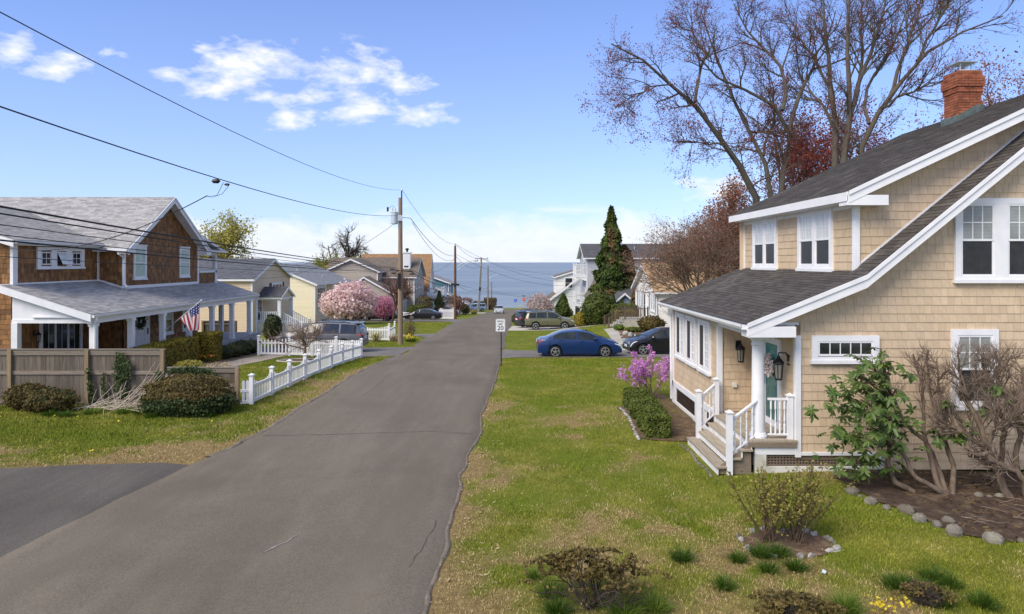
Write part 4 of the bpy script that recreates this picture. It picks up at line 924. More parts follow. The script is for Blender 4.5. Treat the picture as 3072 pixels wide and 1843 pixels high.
MB().tube([(-18.42, 31.95, 5.27), (-18.42, 31.95, 5.15), (-18.40, 32.36, 4.95), (-18.40, 32.36, 3.75), (-18.2, 32.3, 3.55)], .05, 8).build('downspout', M_gutter, B)
# porch roof
PZ = lambda x: 2.74+.32*(-16.2-x)
pr_ = slab(B, (-16.2, PZ(-16.2)), (-19.8, PZ(-19.8)), 26.3, 43.5, 'y', .14)
roof_field(pr_, (-16.17, PZ(-16.17)), (-19.7, PZ(-19.7)), 26.27, 43.53, 'y', M_roof_grey, 300, .14, (.2, .45), 53, t=.012)
rake(B, [(-16.2, PZ(-16.2)-.01), (-19.75, PZ(-19.75)-.01)], 26.24, 26.295, .28)
gutter(B, -16.2, 26.28, 43.5, 2.60, 1)
MB().prism([(-19.4, 2.52), (-16.45, 2.52), (-16.45, 2.62), (-19.4, PZ(-19.4)-.12)], (0, 26.5, 0), (1, 0, 0), (0, 0, 1), (0, -1, 0), -.08, 0).build('gable_panel', M_white, B)
bb(-16.46, -16.26, 26.42, 43.4, 2.36, 2.60, 'beam'); bb(-19.4, -16.46, 26.46, 26.62, 2.38, 2.52, 'beam'); bb(-18.5, -16.46, 43.2, 43.4, 2.36, 2.6, 'beam')
bb(-18.6, -16.3, 26.4, 43.3, 2.60, 2.64, 'porch_ceiling')
for k in range(7):
    y = 26.7+k*2.63; c_ = MB().box(-16.47, -16.25, y-.11, y+.11, .30, 2.36); c_.box(-16.50, -16.22, y-.14, y+.14, 2.24, 2.355); c_.box(-16.49, -16.23, y-.13, y+.13, .30, .50); c_.build('column', M_white, B)
for x, y in ((-18.42, 43.25), (-19.28, 26.55)): MB().box(x-.12, x+.12, y-.12, y+.12, .25, 2.4).build('column', M_white, B)
MB().box(-19.7, -16.05, 26.35, 43.5, -.6, .30).build('porch_floor', M_porch_floor, B)
MB().tube([(-16.1, 26.45, 2.6), (-16.1, 26.45, 2.5), (-16.2, 26.52, 2.3), (-16.2, 26.52, .1)], .05, 8).build('downspout', M_gutter, B); MB().tube([(-16.1, 43.3, 2.6), (-16.2, 43.25, 2.3), (-16.2, 43.2, -.3)], .05, 8).build('downspout', M_gutter, B)
# windows and doors
dh(B, (XW, 33.3, 3.92), (0, 1, 0), 1.15, 1.64, (2, 1), M_curtain_green, M_curtain_green, head=.06); dh(B, (XW, 37.9, 3.92), (0, 1, 0), 1.15, 1.64, (2, 1), M_curtain_green, M_curtain_green, head=.06)
pn = win(B, (XR, 28.25, 4.50), (0, 1, 0), 3.1, .84, [(.25, .85, .14, .68, 2, 2, M_glass, 0), (2.25, 2.85, .14, .68, 2, 2, M_glass, 0)], .10, head=.05, mull=[(.1, .22), (.88, 1.22), (1.88, 2.22), (2.88, 3.0)])
t_ = MB(); o = Vector((XR+.06, 29.80, 5.20)); sd = Vector((.42, 0, -.9)).normalized()
for a in ((-.3, -.25, 0, .60), (.25, .30, 0, .60), (-.25, .25, 0, .05), (-.25, .25, .55, .60), (-.01, .01, .05, .55)): t_.obox(o, (0, 1, 0), sd, sd.cross(Vector((0, 1, 0)))*-1, a[0], a[1], a[2], a[3], -.015, .015)
t_.build('sash', M_white, pn); MB().obox(o, (0, 1, 0), sd, sd.cross(Vector((0, 1, 0))), -.25, .25, .05, .55, -.004, .004).build('pane', M_curtain, pn)
MB().box(XR+.0, XR+.035, 29.5, 30.1, 4.64, 5.18).build('pane', M_glass, pn)
win(B, (XR, 28.4, .35), (0, 1, 0), 2.8, 2.05, [(.14, .96, .1, 1.88, 2, 1, M_glass, 0), (.99, 1.81, .1, 1.88, 2, 1, M_glass, 0), (1.84, 2.66, .1, 1.88, 2, 1, M_glass, 0)], .13, name='patio_door', sill=False)
d_ = MB(); o = Vector((XW, 33.25, .32))
for a in ((0, .1, 0, 2.2), (1.05, 1.55, 0, 2.2), (.1, 1.05, 2.05, 2.2)): d_.obox(o, (0, 1, 0), Zv, (1, 0, 0), a[0], a[1], a[2], a[3], 0, .05)
do_ = d_.build('door', M_white, B); MB().obox(o, (0, 1, 0), Zv, (1, 0, 0), .1, 1.05, 0, 2.05, 0, .03).build('door_leaf', M_white, do_)
for z in (.25, 1.15): MB().obox(o, (0, 1, 0), Zv, (1, 0, 0), .25, .9, z, z+.7, .03, .038).build('door_panel', M_white, do_)
MB().obox(o, (0, 1, 0), Zv, (1, 0, 0), 1.28, 1.33, .8, 1.1, .05, .09).build('door_handle', M_black, do_)
dh(B, (XW, 36.1, .9), (0, 1, 0), 1.05, 1.55, (1, 1), M_curtain_green, M_glass); dh(B, (XW, 38.2, .9), (0, 1, 0), 1.05, 1.55, (1, 1), M_curtain_green, M_glass)
M_wreath_g = mat('wreath_greens', (.03, .06, .025), (.09, .12, .05), 6, .9, attr=True)
leaf_ring('wreath', 'green leaf wreath on the white front door of the brown house', 'wreath', (XW+.07, 33.85, 1.85), (0, 1, 0), (0, 0, 1), .28, M_wreath_g, 460, .07, 9)
lantern(XW+.02, 33.12, 2.0, (1, 0, 0), 'dark wall lantern left of the brown house front door', 1.5); lantern(XW+.02, 35.15, 2.0, (1, 0, 0), 'dark wall lantern right of the brown house front door', 1.5)
lantern(XR+.02, 28.1, 1.75, (1, 0, 0), 'dark wall lantern beside the patio door of the brown house', 1.2)
# upper balcony on the far side
bl = MB().box(-21.5, -18.48, 40.3, 42.6, 2.9, 4.12).build('wall', M_cedar_dark, B)
field(bl, (-18.48, 0, 0), (0, 1, 0), (0, 0, 1), [[(40.3, 3.42), (42.6, 3.42), (42.6, 4.1), (40.3, 4.1)]], .2, (.1, .22), .018, M_cedar, 'shingle', 0, seed=46)
bb(-18.6, -18.42, 40.3, 42.62, 4.12, 4.24, 'balcony_rail'); bb(-18.64, -18.42, 42.4, 42.64, 3.35, 5.35, 'column'); bb(-18.62, -18.44, 40.3, 42.6, 5.18, 5.36, 'beam')
br_ = slab(B, (43.1, 5.46), (39.6, 6.4), -23, -18.1, 'x', .14); roof_field(br_, (43.1, 5.46), (39.6, 6.4), -23, -18.1, 'x', M_roof_grey, 0, .14, (.2, .45), 54)
be_ = slab(B, (-18.08, 5.46), (-21.0, 6.4), 40.2, 43.1, 'y', .10); roof_field(be_, (-18.06, 5.465), (-21.0, 6.41), 40.2, 43.1, 'y', M_roof_grey, 0, .14, (.2, .45), 55)
gutter(B, -18.08, 40.3, 43.1, 5.34, 1)
# flag on a bracket pole
FL = thing('flag', 'American flag on a slanted pole fixed to a white porch column', 'flag', (-16.25, 31.96, 1.55))
p0 = Vector((-16.24, 31.96, 1.55)); p1 = Vector((-14.72, 32.35, 2.95)); MB().tube([p0, p1], .018, 8).build('pole', M_metal, FL); MB().lathe([(.001, -.04), (.04, 0), (.001, .04)], p1, 8).build('finial', M_white, FL)
M_fr = mat('flag_red', (.42, .045, .06), None, 4, .8); M_fw = mat('flag_white', (.76, .72, .72), None, 4, .8); M_fb = mat('flag_blue', (.035, .045, .16), None, 4, .8)
V = []; Fc = []; mi = []; NU, NV = 26, 30
ax = (p1-p0).normalized(); fs, fe = p0.lerp(p1, .95), p0.lerp(p1, .40)
for i in range(NU+1):
    s = i/NU                                              # along the hoist, from the tip down
    for j in range(NV+1):
        t = j/NV; root = fs.lerp(fe, s); drop = 1.35*t; pull = 1-.62*t*(.4+.6*t)
        cx_ = fs.lerp(fe, .30); q = cx_.lerp(root, pull); amp = .10*t*math.sin(s*13+t*1.5)
        V.append((q.x+amp*.5+.05*t, q.y+amp, q.z*(1-t*.35)+(cx_.z-.1)*t*.35-drop*(.85-.15*s)))
for i in range(NU):
    for j in range(NV):
        Fc.append((i*(NV+1)+j, i*(NV+1)+j+1, (i+1)*(NV+1)+j+1, (i+1)*(NV+1)+j))
        if i < 14 and j < 12: mi.append(1 if (i % 3 == 1 and j % 3 == 1) else 2)
        else: mi.append((i//2) % 2)
np_obj('cloth', V, Fc, [M_fr, M_fw, M_fb], FL, midx=mi, smooth=True)

# ================================================================== generic houses down the street
def block(h, x0, x1, y0, y1, zb, ze, zr, axis, mw, mr, street, ov=.35, expo=.14, tab=(.3, .4), rexpo=.16, sid=True, seed=1, gable_sid=True, rx=None, nplank=0, north=True):
    """a gabled volume. axis: ridge direction. street: 'E' when the street lies at +x, 'W' when at -x. Courses of siding and shingles on the faces one sees"""
    mid = (y0+y1)/2 if axis == 'x' else ((x0+x1)/2 if rx is None else rx)
    ob = MB()
    if axis == 'x': ob.prism([(y0, zb), (y1, zb), (y1, ze), (mid, zr), (y0, ze)], (x0, 0, 0), (0, 1, 0), (0, 0, 1), (1, 0, 0), 0, x1-x0)
    else: ob.prism([(x0, zb), (x1, zb), (x1, ze), (mid, zr), (x0, ze)], (0, y0, 0), (1, 0, 0), (0, 0, 1), (0, -1, 0), -(y1-y0), 0)
    wl = ob.build('wall', mw, h)
    S = [(x0+.05, zb), (x1-.05, zb), (x1-.05, ze), (x0+.05, ze)] if axis == 'x' else [(x0+.05, zb), (x1-.05, zb), (x1-.05, ze-.05), (mid, zr-.08), (x0+.05, ze-.05)]
    E = [(y0+.05, zb), (y1-.05, zb), (y1-.05, ze-.05), (mid, zr-.08), (y0+.05, ze-.05)] if axis == 'x' else [(y0+.05, zb), (y1-.05, zb), (y1-.05, ze), (y0+.05, ze)]
    if sid:
        field(wl, (0, y0, 0), (1, 0, 0), (0, 0, 1), [S], expo, None, .022, mw, 'siding_board', nplank, seed=seed, rest='siding_boards')
        if street == 'E': field(wl, (x1, 0, 0), (0, 1, 0), (0, 0, 1), [E], expo, None, .022, mw, 'siding_board', nplank, seed=seed, rest='siding_boards')
        else: field(wl, (x0, 0, 0), (0, -1, 0), (0, 0, 1), [[(-b, c) for b, c in E][::-1]], expo, None, .022, mw, 'siding_board', nplank, seed=seed, rest='siding_boards')
    if axis == 'x':
        sl = (zr-ze)/(mid-y0); a, b = (y0-ov, ze-sl*ov+.12), (mid, zr+.12); c = (y1+ov, ze-sl*ov+.12); X0, X1 = x0-ov, x1+ov
        r1 = slab(h, a, b, X0, X1, 'x', .13); roof_field(r1, (a[0]-.03, a[1]-.02*sl), b, X0-.02, X1+.02, 'x', mr, 0, rexpo, tab, seed)
        if north: r2 = slab(h, c, b, X0, X1, 'x', .13)
        g = X1 if street == 'E' else X0; e = .04 if street == 'E' else -.04
        rake(h, [(a[0], a[1]-.01), (b[0], b[1]-.01), (c[0], c[1]-.01)], *sorted((g+.003*(1 if e > 0 else -1), g+e)), .22, axis='x')
        MB().box(X0, X1, a[0]-.04, a[0]-.003, a[1]-.17, a[1]-.0).build('fascia', M_white, h)
    else:
        sl = (zr-ze)/(x1-mid); a, b = (x0-ov, zr-(zr-ze)/(mid-x0)*(mid-x0+ov)+.12), (mid, zr+.12); c = (x1+ov, zr-sl*(x1-mid+ov)+.12); Y0, Y1 = y0-ov, y1+ov
        r1 = slab(h, a, b, Y0, Y1, 'y', .13); r2 = slab(h, c, b, Y0, Y1, 'y', .13)
        for (p, r) in (((c, r2),) if street == 'E' else ((a, r1),)): roof_field(r, p, b, Y0-.02, Y1+.02, 'y', mr, 0, rexpo, tab, seed)
        q, r = ((a, r1) if street == 'E' else (c, r2)); roof_field(r, q, b, Y0-.02, Y1+.02, 'y', mr, 0, rexpo, tab, seed+1)
        rake(h, [(a[0], a[1]-.01), (b[0], b[1]-.01), (c[0], c[1]-.01)], Y0-.04, Y0-.003, .22)
        e = c if street == 'E' else a; MB().box(*sorted((e[0], e[0]+(.04 if street == 'E' else -.04))), Y0, Y1, e[1]-.17, e[1]).build('fascia', M_white, h)
    xs_ = x1 if street == 'E' else x0; s = .03
    MB().box(xs_-.10 if street == 'E' else xs_-s, xs_+s if street == 'E' else xs_+.10, y0-s, y0+.10, zb, ze-.02).build('corner_board', M_white, h)
    MB().box(xs_-.10 if street == 'E' else xs_-s, xs_+s if street == 'E' else xs_+.10, y1-.10, y1+s, zb, ze-.02).build('corner_board', M_white, h)
    return wl

# --- beige house
L2 = thing('beige_house', 'beige sided house with slate roof, black shutters and small gabled entry porch', 'house', (-26, 61, -1.3))
block(L2, -34, -21.5, 56.5, 66, -1.4, 3.32, 4.95, 'x', M_lap_beige, M_roof_slate, 'E', .25, .19, (.3, .42), .15, seed=61, nplank=24)
win(L2, (-21.5, 61.0, 1.55), (0, 1, 0), 2.7, 1.35, [(.12, .85, .1, 1.23, 1, 2, M_glass, 0), (.87, 1.83, .1, 1.23, 1, 1, M_glass, 0), (1.85, 2.58, .1, 1.23, 1, 2, M_glass, 0)])
for y in (60.45, 63.75): MB().box(-21.5, -21.44, y, y+.5, 1.55, 2.9).build('shutter', M_shutter, L2)
win(L2, (-21.5, 57.4, -.3), (0, 1, 0), 1.25, 2.05, [(.14, 1.11, .1, 1.9, 1, 3, M_glass, 0)], .13, sill=False, name='door')
pw = MB()
pt = thing('entry_porch', 'small gabled porch roof on white posts at the beige house door', 'porch', (-20.5, 59, -1.2))
pa = slab(pt, (57.4, 1.80), (59.2, 2.62), -21.45, -19.4, 'x', .12); roof_field(pa, (57.38, 1.79), (59.2, 2.62), -21.45, -19.38, 'x', M_roof_char, 0, .16, (.3, .4), 62)
slab(pt, (61.0, 1.80), (59.2, 2.62), -21.45, -19.4, 'x', .12)
rake(pt, [(57.4, 1.79), (59.2, 2.61), (61.0, 1.79)], -19.397, -19.35, .2, axis='x')
MB().prism([(57.7, 1.75), (60.7, 1.75), (59.2, 2.42)], (-19.6, 0, 0), (0, 1, 0), (0, 0, 1), (1, 0, 0), 0, .08).build('gable_panel', M_lap_beige, pt)
MB().box(-21.4, -19.5, 57.55, 57.75, 1.55, 1.75).build('beam', M_white, pt); MB().box(-21.4, -19.5, 60.65, 60.85, 1.55, 1.75).build('beam', M_white, pt); MB().box(-19.7, -19.52, 57.75, 60.65, 1.56, 1.74).build('beam', M_white, pt)
for y in (57.7, 60.7): MB().box(-19.78, -19.52, y-.13, y+.13, -.4, 1.56).build('post', M_white, pt)
MB().box(-21.45, -19.4, 57.4, 61.0, -1.4, -.35).build('deck', M_foundation, pt)
rail(pt, (-21.3, 57.55, -.35), (-19.75, 57.55, -.35), .1, .9, 9, r=.03); rail(pt, (-19.5, 58.0, -.4), (-17.9, 58.0, -1.25), .1, .9, 9, r=.03); rail(pt, (-19.5, 60.4, -.4), (-17.9, 60.4, -1.25), .1, .9, 9, r=.03)
for k in range(4): MB().box(-19.4+k*.38, -19.0+k*.38, 58.0, 60.4, -1.45, -.5-k*.21).build('step', M_foundation, pt)
for y in (58.0, 60.4): post(pt, -17.85, y, -1.4, -.3, .12)
# --- cream house
L3 = thing('cream_house', 'pale yellow sided house with light grey roof behind the pink magnolia', 'house', (-27, 86, -2.4))
block(L3, -32.5, -22.5, 78, 94, -3.0, 2.25, 4.35, 'y', M_lap_cream, M_roof_lgrey, 'E', .3, .16, (.3, .42), .17, seed=63)
win(L3, (-22.5, 78.6, -.35), (0, 1, 0), 3.5, 2.25, [(.14, 1.1, .12, 2.1, 1, 2, M_glass, 0), (1.14, 2.36, .12, 2.1, 2, 3, M_glass, 0), (2.4, 3.36, .12, 2.1, 1, 2, M_glass, 0)], .13)
MB().box(-22.49, -22.42, 83.0, 85.0, -1.6, 2.0).build('panel', mat('ochre_panel', (.55, .42, .18), None, 3, .8), L3)
dh(L3, (-22.5, 85.9, .35), (0, 1, 0), 1.9, 1.5, (2, 2), M_curtain); dh(L3, (-22.5, 90.2, .35), (0, 1, 0), 1.9, 1.5, (2, 2), M_curtain)
for x, y in ((-25.8, 82), (-23.9, 86)): MB().lathe([(.18, 0), (.05, .12), (.05, .45)], (x, y, 4.35-(x+27.5)*.42+.1), 8).build('vent_pipe', M_metal, L3)
# --- taupe house
L4 = thing('taupe_house', 'large taupe sided house with several gables and brown roof behind the black sedan', 'house', (-20, 102, -3))
block(L4, -28, -14.6, 102, 113, -4.2, 2.6, 5.35, 'x', M_lap_taupe, M_roof_taupe, 'E', .35, .16, (.35, .5), .2, seed=65)
block(L4, -27.0, -19.4, 98.5, 106, -4, 3.45, 5.15, 'y', M_lap_taupe, M_roof_taupe, 'E', .35, .16, (.35, .5), .2, seed=66)
block(L4, -24.5, -15.7, 95, 112.6, -4.2, -.15, 2.62, 'y', M_lap_taupe, M_roof_taupe, 'E', .3, .16, (.35, .5), .2, seed=67, rx=-20.6)
block(L4, -22.4, -16.4, 92.8, 95, -4, -1.3, .75, 'y', M_lap_taupe, M_roof_taupe, 'E', .2, .16, (.35, .5), .2, seed=68, rx=-20.9)
dh(L4, (-16.9, 102, .55), (1, 0, 0), 1.5, 1.9, (2, 2), M_glass)
for y in (103.2, 106.5, 109.5): dh(L4, (-14.6, y, .7), (0, 1, 0), 1.2, 1.7, (2, 2), M_glass)
win(L4, (-15.7, 97.4, -2.9), (0, 1, 0), 1.5, 2.1, [(.14, 1.36, .1, 1.95, 2, 3, M_curtain, 0)]); win(L4, (-15.7, 100.2, -2.9), (0, 1, 0), 2.6, 2.1, [(.14, 1.28, .1, 1.95, 2, 3, M_curtain, 0), (1.32, 2.46, .1, 1.95, 2, 3, M_curtain, 0)])
win(L4, (-15.7, 104.2, -3.6), (0, 1, 0), 1.4, 2.6, [(.18, 1.22, .1, 2.4, 1, 1, M_white, 0)], .16, sill=False, name='door')
win(L4, (-15.7, 107.6, -2.9), (0, 1, 0), 2.0, 2.1, [(.14, 1.86, .1, 1.95, 2, 3, M_glass, 0)])
MB().box(-20.95, -20.25, 94.93, 95, .9, 1.6).build('gable_vent', M_lap_cream, L4); MB().box(-21.2, -20.6, 92.74, 92.8, -.7, -.1).build('gable_vent', M_lap_cream, L4)
MB().box(-19.6, -16.9, 92.7, 92.8, -4.0, -1.7).build('garage_door', M_white, L4)
ck_ = MB().box(-16.6, -15.5, 104, 105.0, 3.2, 6.15); ck_.box(-16.72, -15.38, 103.88, 105.12, 6.15, 6.3); ck_.build('chimney', M_white, L4)
MB().box(-16.45, -15.65, 103.97, 104, 3.3, 6.05).build('chimney_siding', M_lap_pale, L4); MB().lathe([(.16, 6.3), (.16, 6.6), (.3, 6.68), (.3, 6.8), (.1, 6.9)], (-16.05, 104.5, 0), 10).build('chimney_cap', M_black, L4)
# --- brown steep gable house with deck
L5 = thing('gabled_house', 'white trimmed house with steep orange-brown roof and white upper deck', 'house', (-18, 118, -4))
block(L5, -25.5, -14.2, 114, 122, -5, .3, 6.05, 'x', M_lap_white, M_roof_orange, 'E', .4, .2, (.35, .5), .2, seed=70)
win(L5, (-14.2, 115.5, -.9), (0, 1, 0), 2.2, 2.2, [(.16, 1.06, .1, 2.05, 1, 2, M_glass, 0), (1.1, 2.04, .1, 2.05, 1, 2, M_glass, 0)])
dk = MB().box(-14.15, -11.6, 113.6, 121.5, -1.2, -.75).build('deck', M_white, L5)
s5 = slab(L5, (-11.2, -1.7), (-14.2, -.9), 113.0, 122.5, 'y', .12); roof_field(s5, (-11.2, -1.69), (-14.2, -.89), 113, 122.5, 'y', M_roof_orange, 0, .2, (.35, .5), 71)
s6 = slab(L5, (112.8, -1.7), (114.2, -.9), -14.4, -11.2, 'x', .12); roof_field(s6, (112.8, -1.69), (114.2, -.89), -14.4, -11.2, 'x', M_roof_taupe, 0, .2, (.35, .5), 72)
rail(L5, (-14.1, 113.7, -.75), (-11.7, 113.7, -.75), .15, 1.15, 12, r=.04, top=.1); rail(L5, (-11.7, 113.7, -.75), (-11.7, 121.4, -.75), .15, 1.15, 22, r=.04, top=.1)
for y in (113.7, 117.6, 121.4): post(L5, -11.7, y, -.8, .55, .2)
for y in (113.4, 115.4, 117.4, 119.4, 121.6): MB().box(-11.75, -11.5, y-.13, y+.13, -4.6, -1.75).build('column', M_white, L5)
for y in (114.4, 116.9, 119): win(L5, (-14.2, y, -3.7), (0, 1, 0), 1.4, 1.9, [(.14, 1.26, .1, 1.75, 2, 2, M_glass, 0)])
# --- blue house near the water
L6 = thing('blue_house', 'teal blue house with pale grey roof nearest the water on the left', 'house', (-15, 138, -5))
block(L6, -24, -12.6, 136, 146, -6.2, .6, 3.1, 'y', M_lap_blue, M_roof_lgrey, 'E', .5, .2, (.35, .5), .22, seed=73, rx=-19.5)
block(L6, -17, -8.8, 131.5, 136, -6, -3.2, -.2, 'y', M_lap_blue, M_roof_lgrey, 'E', .4, .2, (.35, .5), .22, seed=74, rx=-14.6)
for y in (132.1, 133.9): win(L6, (-8.8, y, -5.2), (0, 1, 0), 1.3, 1.6, [(.14, 1.16, .1, 1.45, 1, 2, M_glass, 0)])
win(L6, (-12.6, 138, -1.6), (0, 1, 0), 2.2, 1.7, [(.14, 2.06, .1, 1.55, 2, 1, M_glass, 0)])
# ---------------------------------------------------------------- right side
R2 = thing('white_cottage', 'white sided cottage with tan roof and blue shutters beyond the driveway', 'house', (16, 59, -.4))
block(R2, 11.5, 24, 54, 63.5, -.55, 2.45, 4.55, 'x', M_lap_white, M_roof_tan, 'W', .35, .16, (.3, .42), .16, seed=75, nplank=18)
for y, wd_ in ((56.6, 2.0), (61.8, 1.9)):
    dh(R2, (11.5, y, .75), (0, -1, 0), wd_, 1.5, (2, 2), M_curtain, units=2)
    for d in (.05, -wd_-.5): MB().box(11.43, 11.5, y+d, y+d+.42, .75, 2.25).build('shutter', M_shutter_blue, R2)
win(R2, (11.5, 59.5, -.05), (0, -1, 0), 1.1, 2.25, [(.14, .96, .1, 2.1, 1, 2, M_glass, 0)], .13, sill=False, name='door')
win(R2, (13.4, 54, 1.4), (1, 0, 0), 1.5, .7, [(.1, 1.4, .08, .6, 3, 1, M_glass, 0)], .09)
MB().tube([(11.3, 53.8, 2.25), (11.42, 53.92, 1.95), (11.42, 53.92, -.4)], .05, 8).build('downspout', M_gutter, R2)
MB().box(12.3, 12.6, 53.86, 53.97, .6, 1.1).build('meter_box', M_metal, R2); MB().box(15.5, 16.2, 55.2, 56.6, 3.2, 3.35).build('skylight', M_white, R2)
mb = MB().box(9.4, 11.45, 57.0, 60.0, -1.2, -.05); mb.build('stoop', mat('stone_stoop', (.30, .29, .26), (.42, .40, .36), 5, .9, .6, 8), R2)
for k in range(4): MB().box(9.4-.3*(k+1), 9.4-.3*k, 57.2, 59.8, -1.3, -.25-k*.2).build('step', M_concrete, R2)
M_rail_br = mat('brown_railing', (.085, .065, .05), (.12, .09, .07), 4, .6)
rail(R2, (9.45, 57.05, -.05), (11.4, 57.05, -.05), .1, .95, 13, m=M_rail_br, r=.02); rail(R2, (8.1, 57.1, -.95), (9.45, 57.1, -.05), .1, .95, 10, m=M_rail_br, r=.02); rail(R2, (8.1, 59.9, -.95), (9.45, 59.9, -.05), .1, .95, 10, m=M_rail_br, r=.02); rail(R2, (9.45, 59.95, -.05), (11.4, 59.95, -.05), .1, .95, 13, m=M_rail_br, r=.02)
for x, y, z in ((9.45, 57.05, .95), (8.1, 57.1, .05), (8.1, 59.9, .05), (11.35, 57.05, .95)): post(R2, x, y, z-1.2, z+.05, .09, M_rail_br)
# --- low grey bungalow
R3 = thing('grey_bungalow', 'low blue-grey bungalow with dark roof behind the round spruce', 'house', (14, 78, -1.6))
block(R3, 10.2, 22, 74, 82, -2.4, .75, 2.5, 'x', M_lap_slate, M_roof_char, 'W', .3, .16, (.3, .42), .18, seed=77)
block(R3, 10.0, 13.2, 70.4, 74.1, -2.2, .1, 1.5, 'y', M_lap_slate, M_roof_char, 'W', .3, .16, (.3, .42), .18, seed=78)
for y in (73.5, 72.4, 71.4): dh(R3, (10.0, y, -1.5), (0, -1, 0), .85, 1.5, (1, 1), M_curtain)
# --- tall lavender grey house with balconies
R4 = thing('balcony_house', 'tall lavender-grey three storey house with white street balconies', 'house', (15, 100, -3))
block(R4, 10.4, 30, 95, 104, -4, 5.45, 7.3, 'x', M_lap_grey, M_roof_char, 'W', .5, .16, (.35, .5), .2, seed=79)
dh(R4, (18.3, 95, 3.2), (1, 0, 0), 1.2, 1.6, (1, 1), M_glass)
for z in (2.9, -1.1):
    MB().box(8.9, 10.4, 95.4, 99.4, z-.28, z).build('balcony', M_white, R4)
    MB().prism([(8.9, z-.28), (10.4, z-.28), (10.4, z-.8)], (0, 95.45, 0), (1, 0, 0), (0, 0, 1), (0, -1, 0), -3.9, 0).build('bracket', M_white, R4)
    rail(R4, (8.95, 95.5, z), (10.35, 95.5, z), .15, 1.5, 9, r=.035, top=.1); rail(R4, (8.95, 95.5, z), (8.95, 99.3, z), .15, 1.5, 18, r=.035, top=.1)
    for y in (95.5, 99.3): post(R4, 8.95, y, z, z+1.6, .16)
    win(R4, (10.4, 99.0, z), (0, -1, 0), 2.8, 2.3, [(.16, 1.36, .1, 2.1, 1, 2, M_glass, 0), (1.4, 2.64, .1, 2.1, 1, 2, M_glass, 0)], .14, sill=False, name='balcony_door')
block(R4, 10.2, 16.8, 90, 95, -3.6, .2, 3.4, 'y', M_lap_slate, M_roof_taupe, 'W', .25, .16, (.35, .5), .2, seed=80, rx=12.1)
MB().lathe([(.28, 0), (.08, .2), (.08, .7)], (17.5, 97.5, 6.35), 8).build('vent_pipe', M_metal, R4)
# --- white cottage with sweeping roof near the water
R5 = thing('dormer_cottage', 'pale cottage with brown sweeping roof and upper dormer by the water on the right', 'house', (11, 122, -4))
block(R5, 7.9, 17, 118, 126, -5, -1.1, 3.5, 'y', M_lap_pale, M_roof_taupe, 'W', .35, .2, (.35, .5), .2, seed=81, rx=14.5)
block(R5, 7.6, 14.5, 117.2, 124, -4.9, 2.2, 4.0, 'y', M_lap_white, M_roof_taupe, 'W', .35, .2, (.35, .5), .2, seed=82, rx=13.5)
s7 = slab(R5, (5.9, -1.9), (9.0, .4), 116.6, 126, 'y', .15); roof_field(s7, (5.9, -1.9), (9.0, .4), 116.6, 126, 'y', M_roof_taupe, 0, .2, (.35, .5), 83)
rake(R5, [(5.9, -1.95), (9.0, .35), (13.8, 4.4)], 116.45, 116.6, .4)
MB().prism([(6.6, -5), (14.5, -5), (14.5, 3.6), (13.8, 4.2), (9.0, .2), (6.6, -1.6)], (0, 117.0, 0), (1, 0, 0), (0, 0, 1), (0, -1, 0), -.2, 0).build('wall', M_lap_pale, R5)
dh(R5, (7.6, 120.5, .3), (0, -1, 0), 1.6, 1.6, (1, 1), M_glass); dh(R5, (9.0, 117.0, .25), (1, 0, 0), 1.5, 1.9, (1, 1), M_glass)
win(R5, (10.6, 117.0, -4.6), (1, 0, 0), 2.4, 3.2, [(.2, 2.2, .1, 3.0, 2, 2, M_glass, 0)], .18, sill=False, name='porch_opening')
# ================================================================== cars
M_tyre = mat('tyre_rubber', (.012, .012, .013), (.022, .022, .022), 9, .9)
M_rim = mat('alloy_rim', (.52, .53, .55), (.62, .63, .65), 3, .3, metal=.7)
M_rim_d = mat('dark_spoke_gap', (.018, .018, .02), None, 3, .6)
M_carglass = mat('tinted_car_glass', (.012, .016, .016), (.035, .042, .04), 1.5, .05, spec=.45)
M_carglass_d = mat('dark_tinted_glass', (.010, .012, .016), (.02, .022, .03), 1.5, .05, spec=.7)
M_light_r = mat('tail_light', (.45, .015, .015), (.55, .05, .03), 9, .15, spec=.7)
M_light_w = mat('head_light', (.62, .64, .66), (.78, .79, .80), 9, .1, spec=.8)
M_light_o = mat('amber_light', (.62, .20, .04), None, 4, .2)
M_plate = mat('number_plate', (.62, .66, .74), None, 4, .5)
M_plastic = mat('black_plastic', (.018, .018, .019), (.03, .03, .031), 9, .7)
def paint(name, c, flake=.12): return mat(name, c, tuple(k*(1-flake) for k in c), 2.5, .35, spec=.4, coat=.6, metal=.15)
P_blue = paint('blue_car_paint', (.005, .030, .125)); P_black = paint('black_car_paint', (.008, .008, .010)); P_olive = paint('olive_car_paint', (.135, .135, .075)); P_grey = paint('grey_car_paint', (.105, .108, .118))
P_char = paint('charcoal_car_paint', (.035, .037, .042)); P_sky = paint('light_blue_car_paint', (.27, .37, .52)); P_silver = paint('silver_car_paint', (.42, .45, .48)); P_navy = paint('navy_car_paint', (.020, .030, .10))
M_softtop = mat('black_soft_top', (.012, .012, .016), None, 4, .9)
